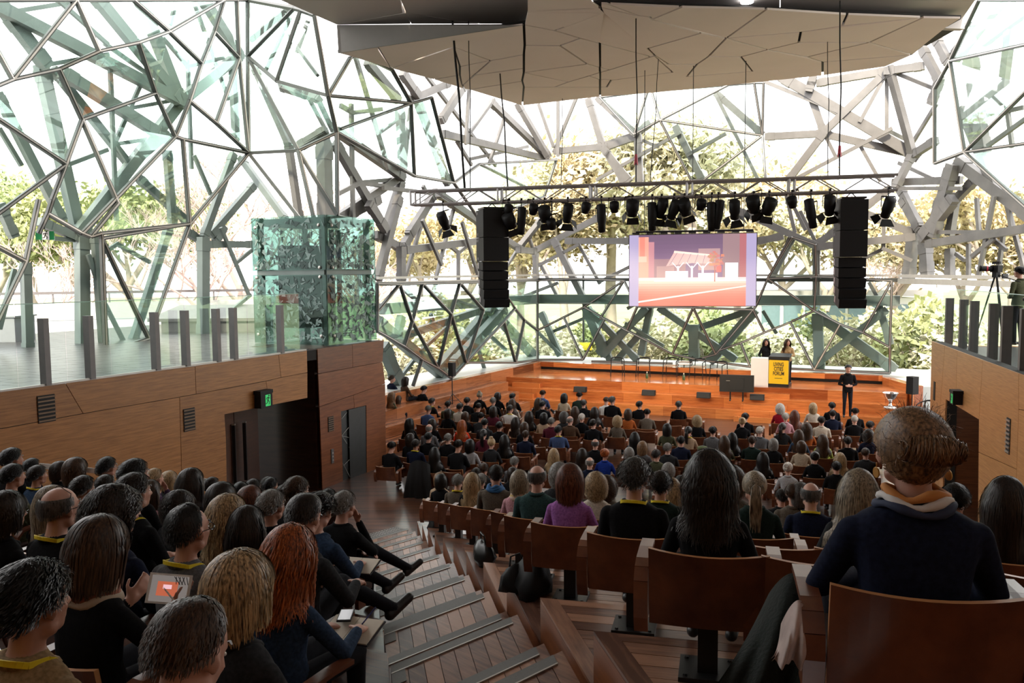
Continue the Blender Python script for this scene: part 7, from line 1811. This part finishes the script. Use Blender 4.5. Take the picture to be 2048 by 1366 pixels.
ps_ = near_person(*Z5(1185, 920)); q = link('scarf', scarf([mat('striped pink scarf', (0.55, 0.40, 0.33), 0.8), mat('yellow scarf', (0.5, 0.36, 0.12), 0.8)], 'scarf_pink', 0.034), ps_, (0, 0.0, 0.925)); q['label'] = 'pink and yellow striped scarf'
fb = near_person(*Z1(820, 900)); q = link('scarf', scarf([mat('floral scarf', (0.45, 0.36, 0.27), 0.8), mat('floral scarf red', (0.3, 0.1, 0.06), 0.8)], 'scarf_floral', 0.028), fb, (0, 0.04, 0.925)); q['label'] = 'pale floral scarf'
bt = near_person(*Z6(1045, 590)); q = link('beret', beret(), bt); q.matrix_local = BODY['fw'][1]; q['label'] = 'green felt beret'
def drape(p0, p1, w0, w1, name, m, label, seed):
    b = MB(); NU, NV = 22, 12; rng_ = random.Random(seed); p0 = Vector(p0); p1 = Vector(p1); d = p1 - p0; sx_ = Vector((math.cos(PR), -math.sin(PR), 0)); ny = Vector((-math.sin(PR), -math.cos(PR), 0))
    for side in (0, 1):
        for j in range(NV + 1):
            t_ = j / NV; c = p0 + d * t_
            for i in range(NU + 1):
                u_ = -1 + 2 * i / NU; w = (w0 + (w1 - w0) * t_) / 2; f = 0.028 * math.sin(u_ * 7 + seed) * t_ + 0.016 * math.sin(u_ * 15 + seed * 2) * t_ - 0.10 * u_ * u_ * (1 - t_)
                b.v.append(tuple(c + sx_ * u_ * w + ny * (f + 0.05 * math.sin(t_ * 3.1) - 0.02 * side) + ZZ * (-0.12 * u_ * u_ * (1 - t_))))
    n = (NU + 1) * (NV + 1)
    for j in range(NV):
        for i in range(NU): a = j * (NU + 1) + i; b.f.append((a, a + NU + 1, a + NU + 2, a + 1)); b.m.append(0); b.f.append((n + a, n + a + 1, n + a + NU + 2, n + a + NU + 1)); b.m.append(0)
    o = b.obj(name, m, smooth=True); tag(o, label, 'coat'); return o
drape(at_d(1590, 1150, 2.85), at_d(1535, 1400, 2.6), 0.16, 0.36, 'knitted_coat', mat('dark green knit', (0.008, 0.012, 0.010), 0.95, 0, 0.4, 80, bump=0.6), 'dark green knitted coat hanging beside the near right chair', 3)
drape(at_d(1600, 1205, 2.45), at_d(1585, 1330, 2.4), 0.09, 0.12, 'silk_shawl', mat('pale striped silk', (0.40, 0.30, 0.27), 0.6, 0, 0.5, 14), 'pale pink and white silk shawl over the near right armrest', 5)
cx_ = at_z(838, 1000, 0.0); drape((cx_.x, cx_.y, 0.95), (cx_.x, cx_.y - 0.05, 0.05), 0.5, 0.75, 'long_black_coat', m_black, 'long black coat draped over a chair back near the lift', 8)
# handrail behind the last rows of the left block
b = MB(); hr = [at_d(-30, 922, 10.2), at_d(420, 962, 13.2)]; b.beam(hr[0], hr[1], 0.05, 0.07); 
for i in range(5):
    q = hr[0].lerp(hr[1], (i + 0.5) / 5); b.beam(q, Vector((q.x, q.y, max(0.2, q.z - 1.1))), 0.04, 0.04)
o = b.obj('handrail', m_lip); tag(o, 'pale handrail between the left block and the honey wall', 'handrail')
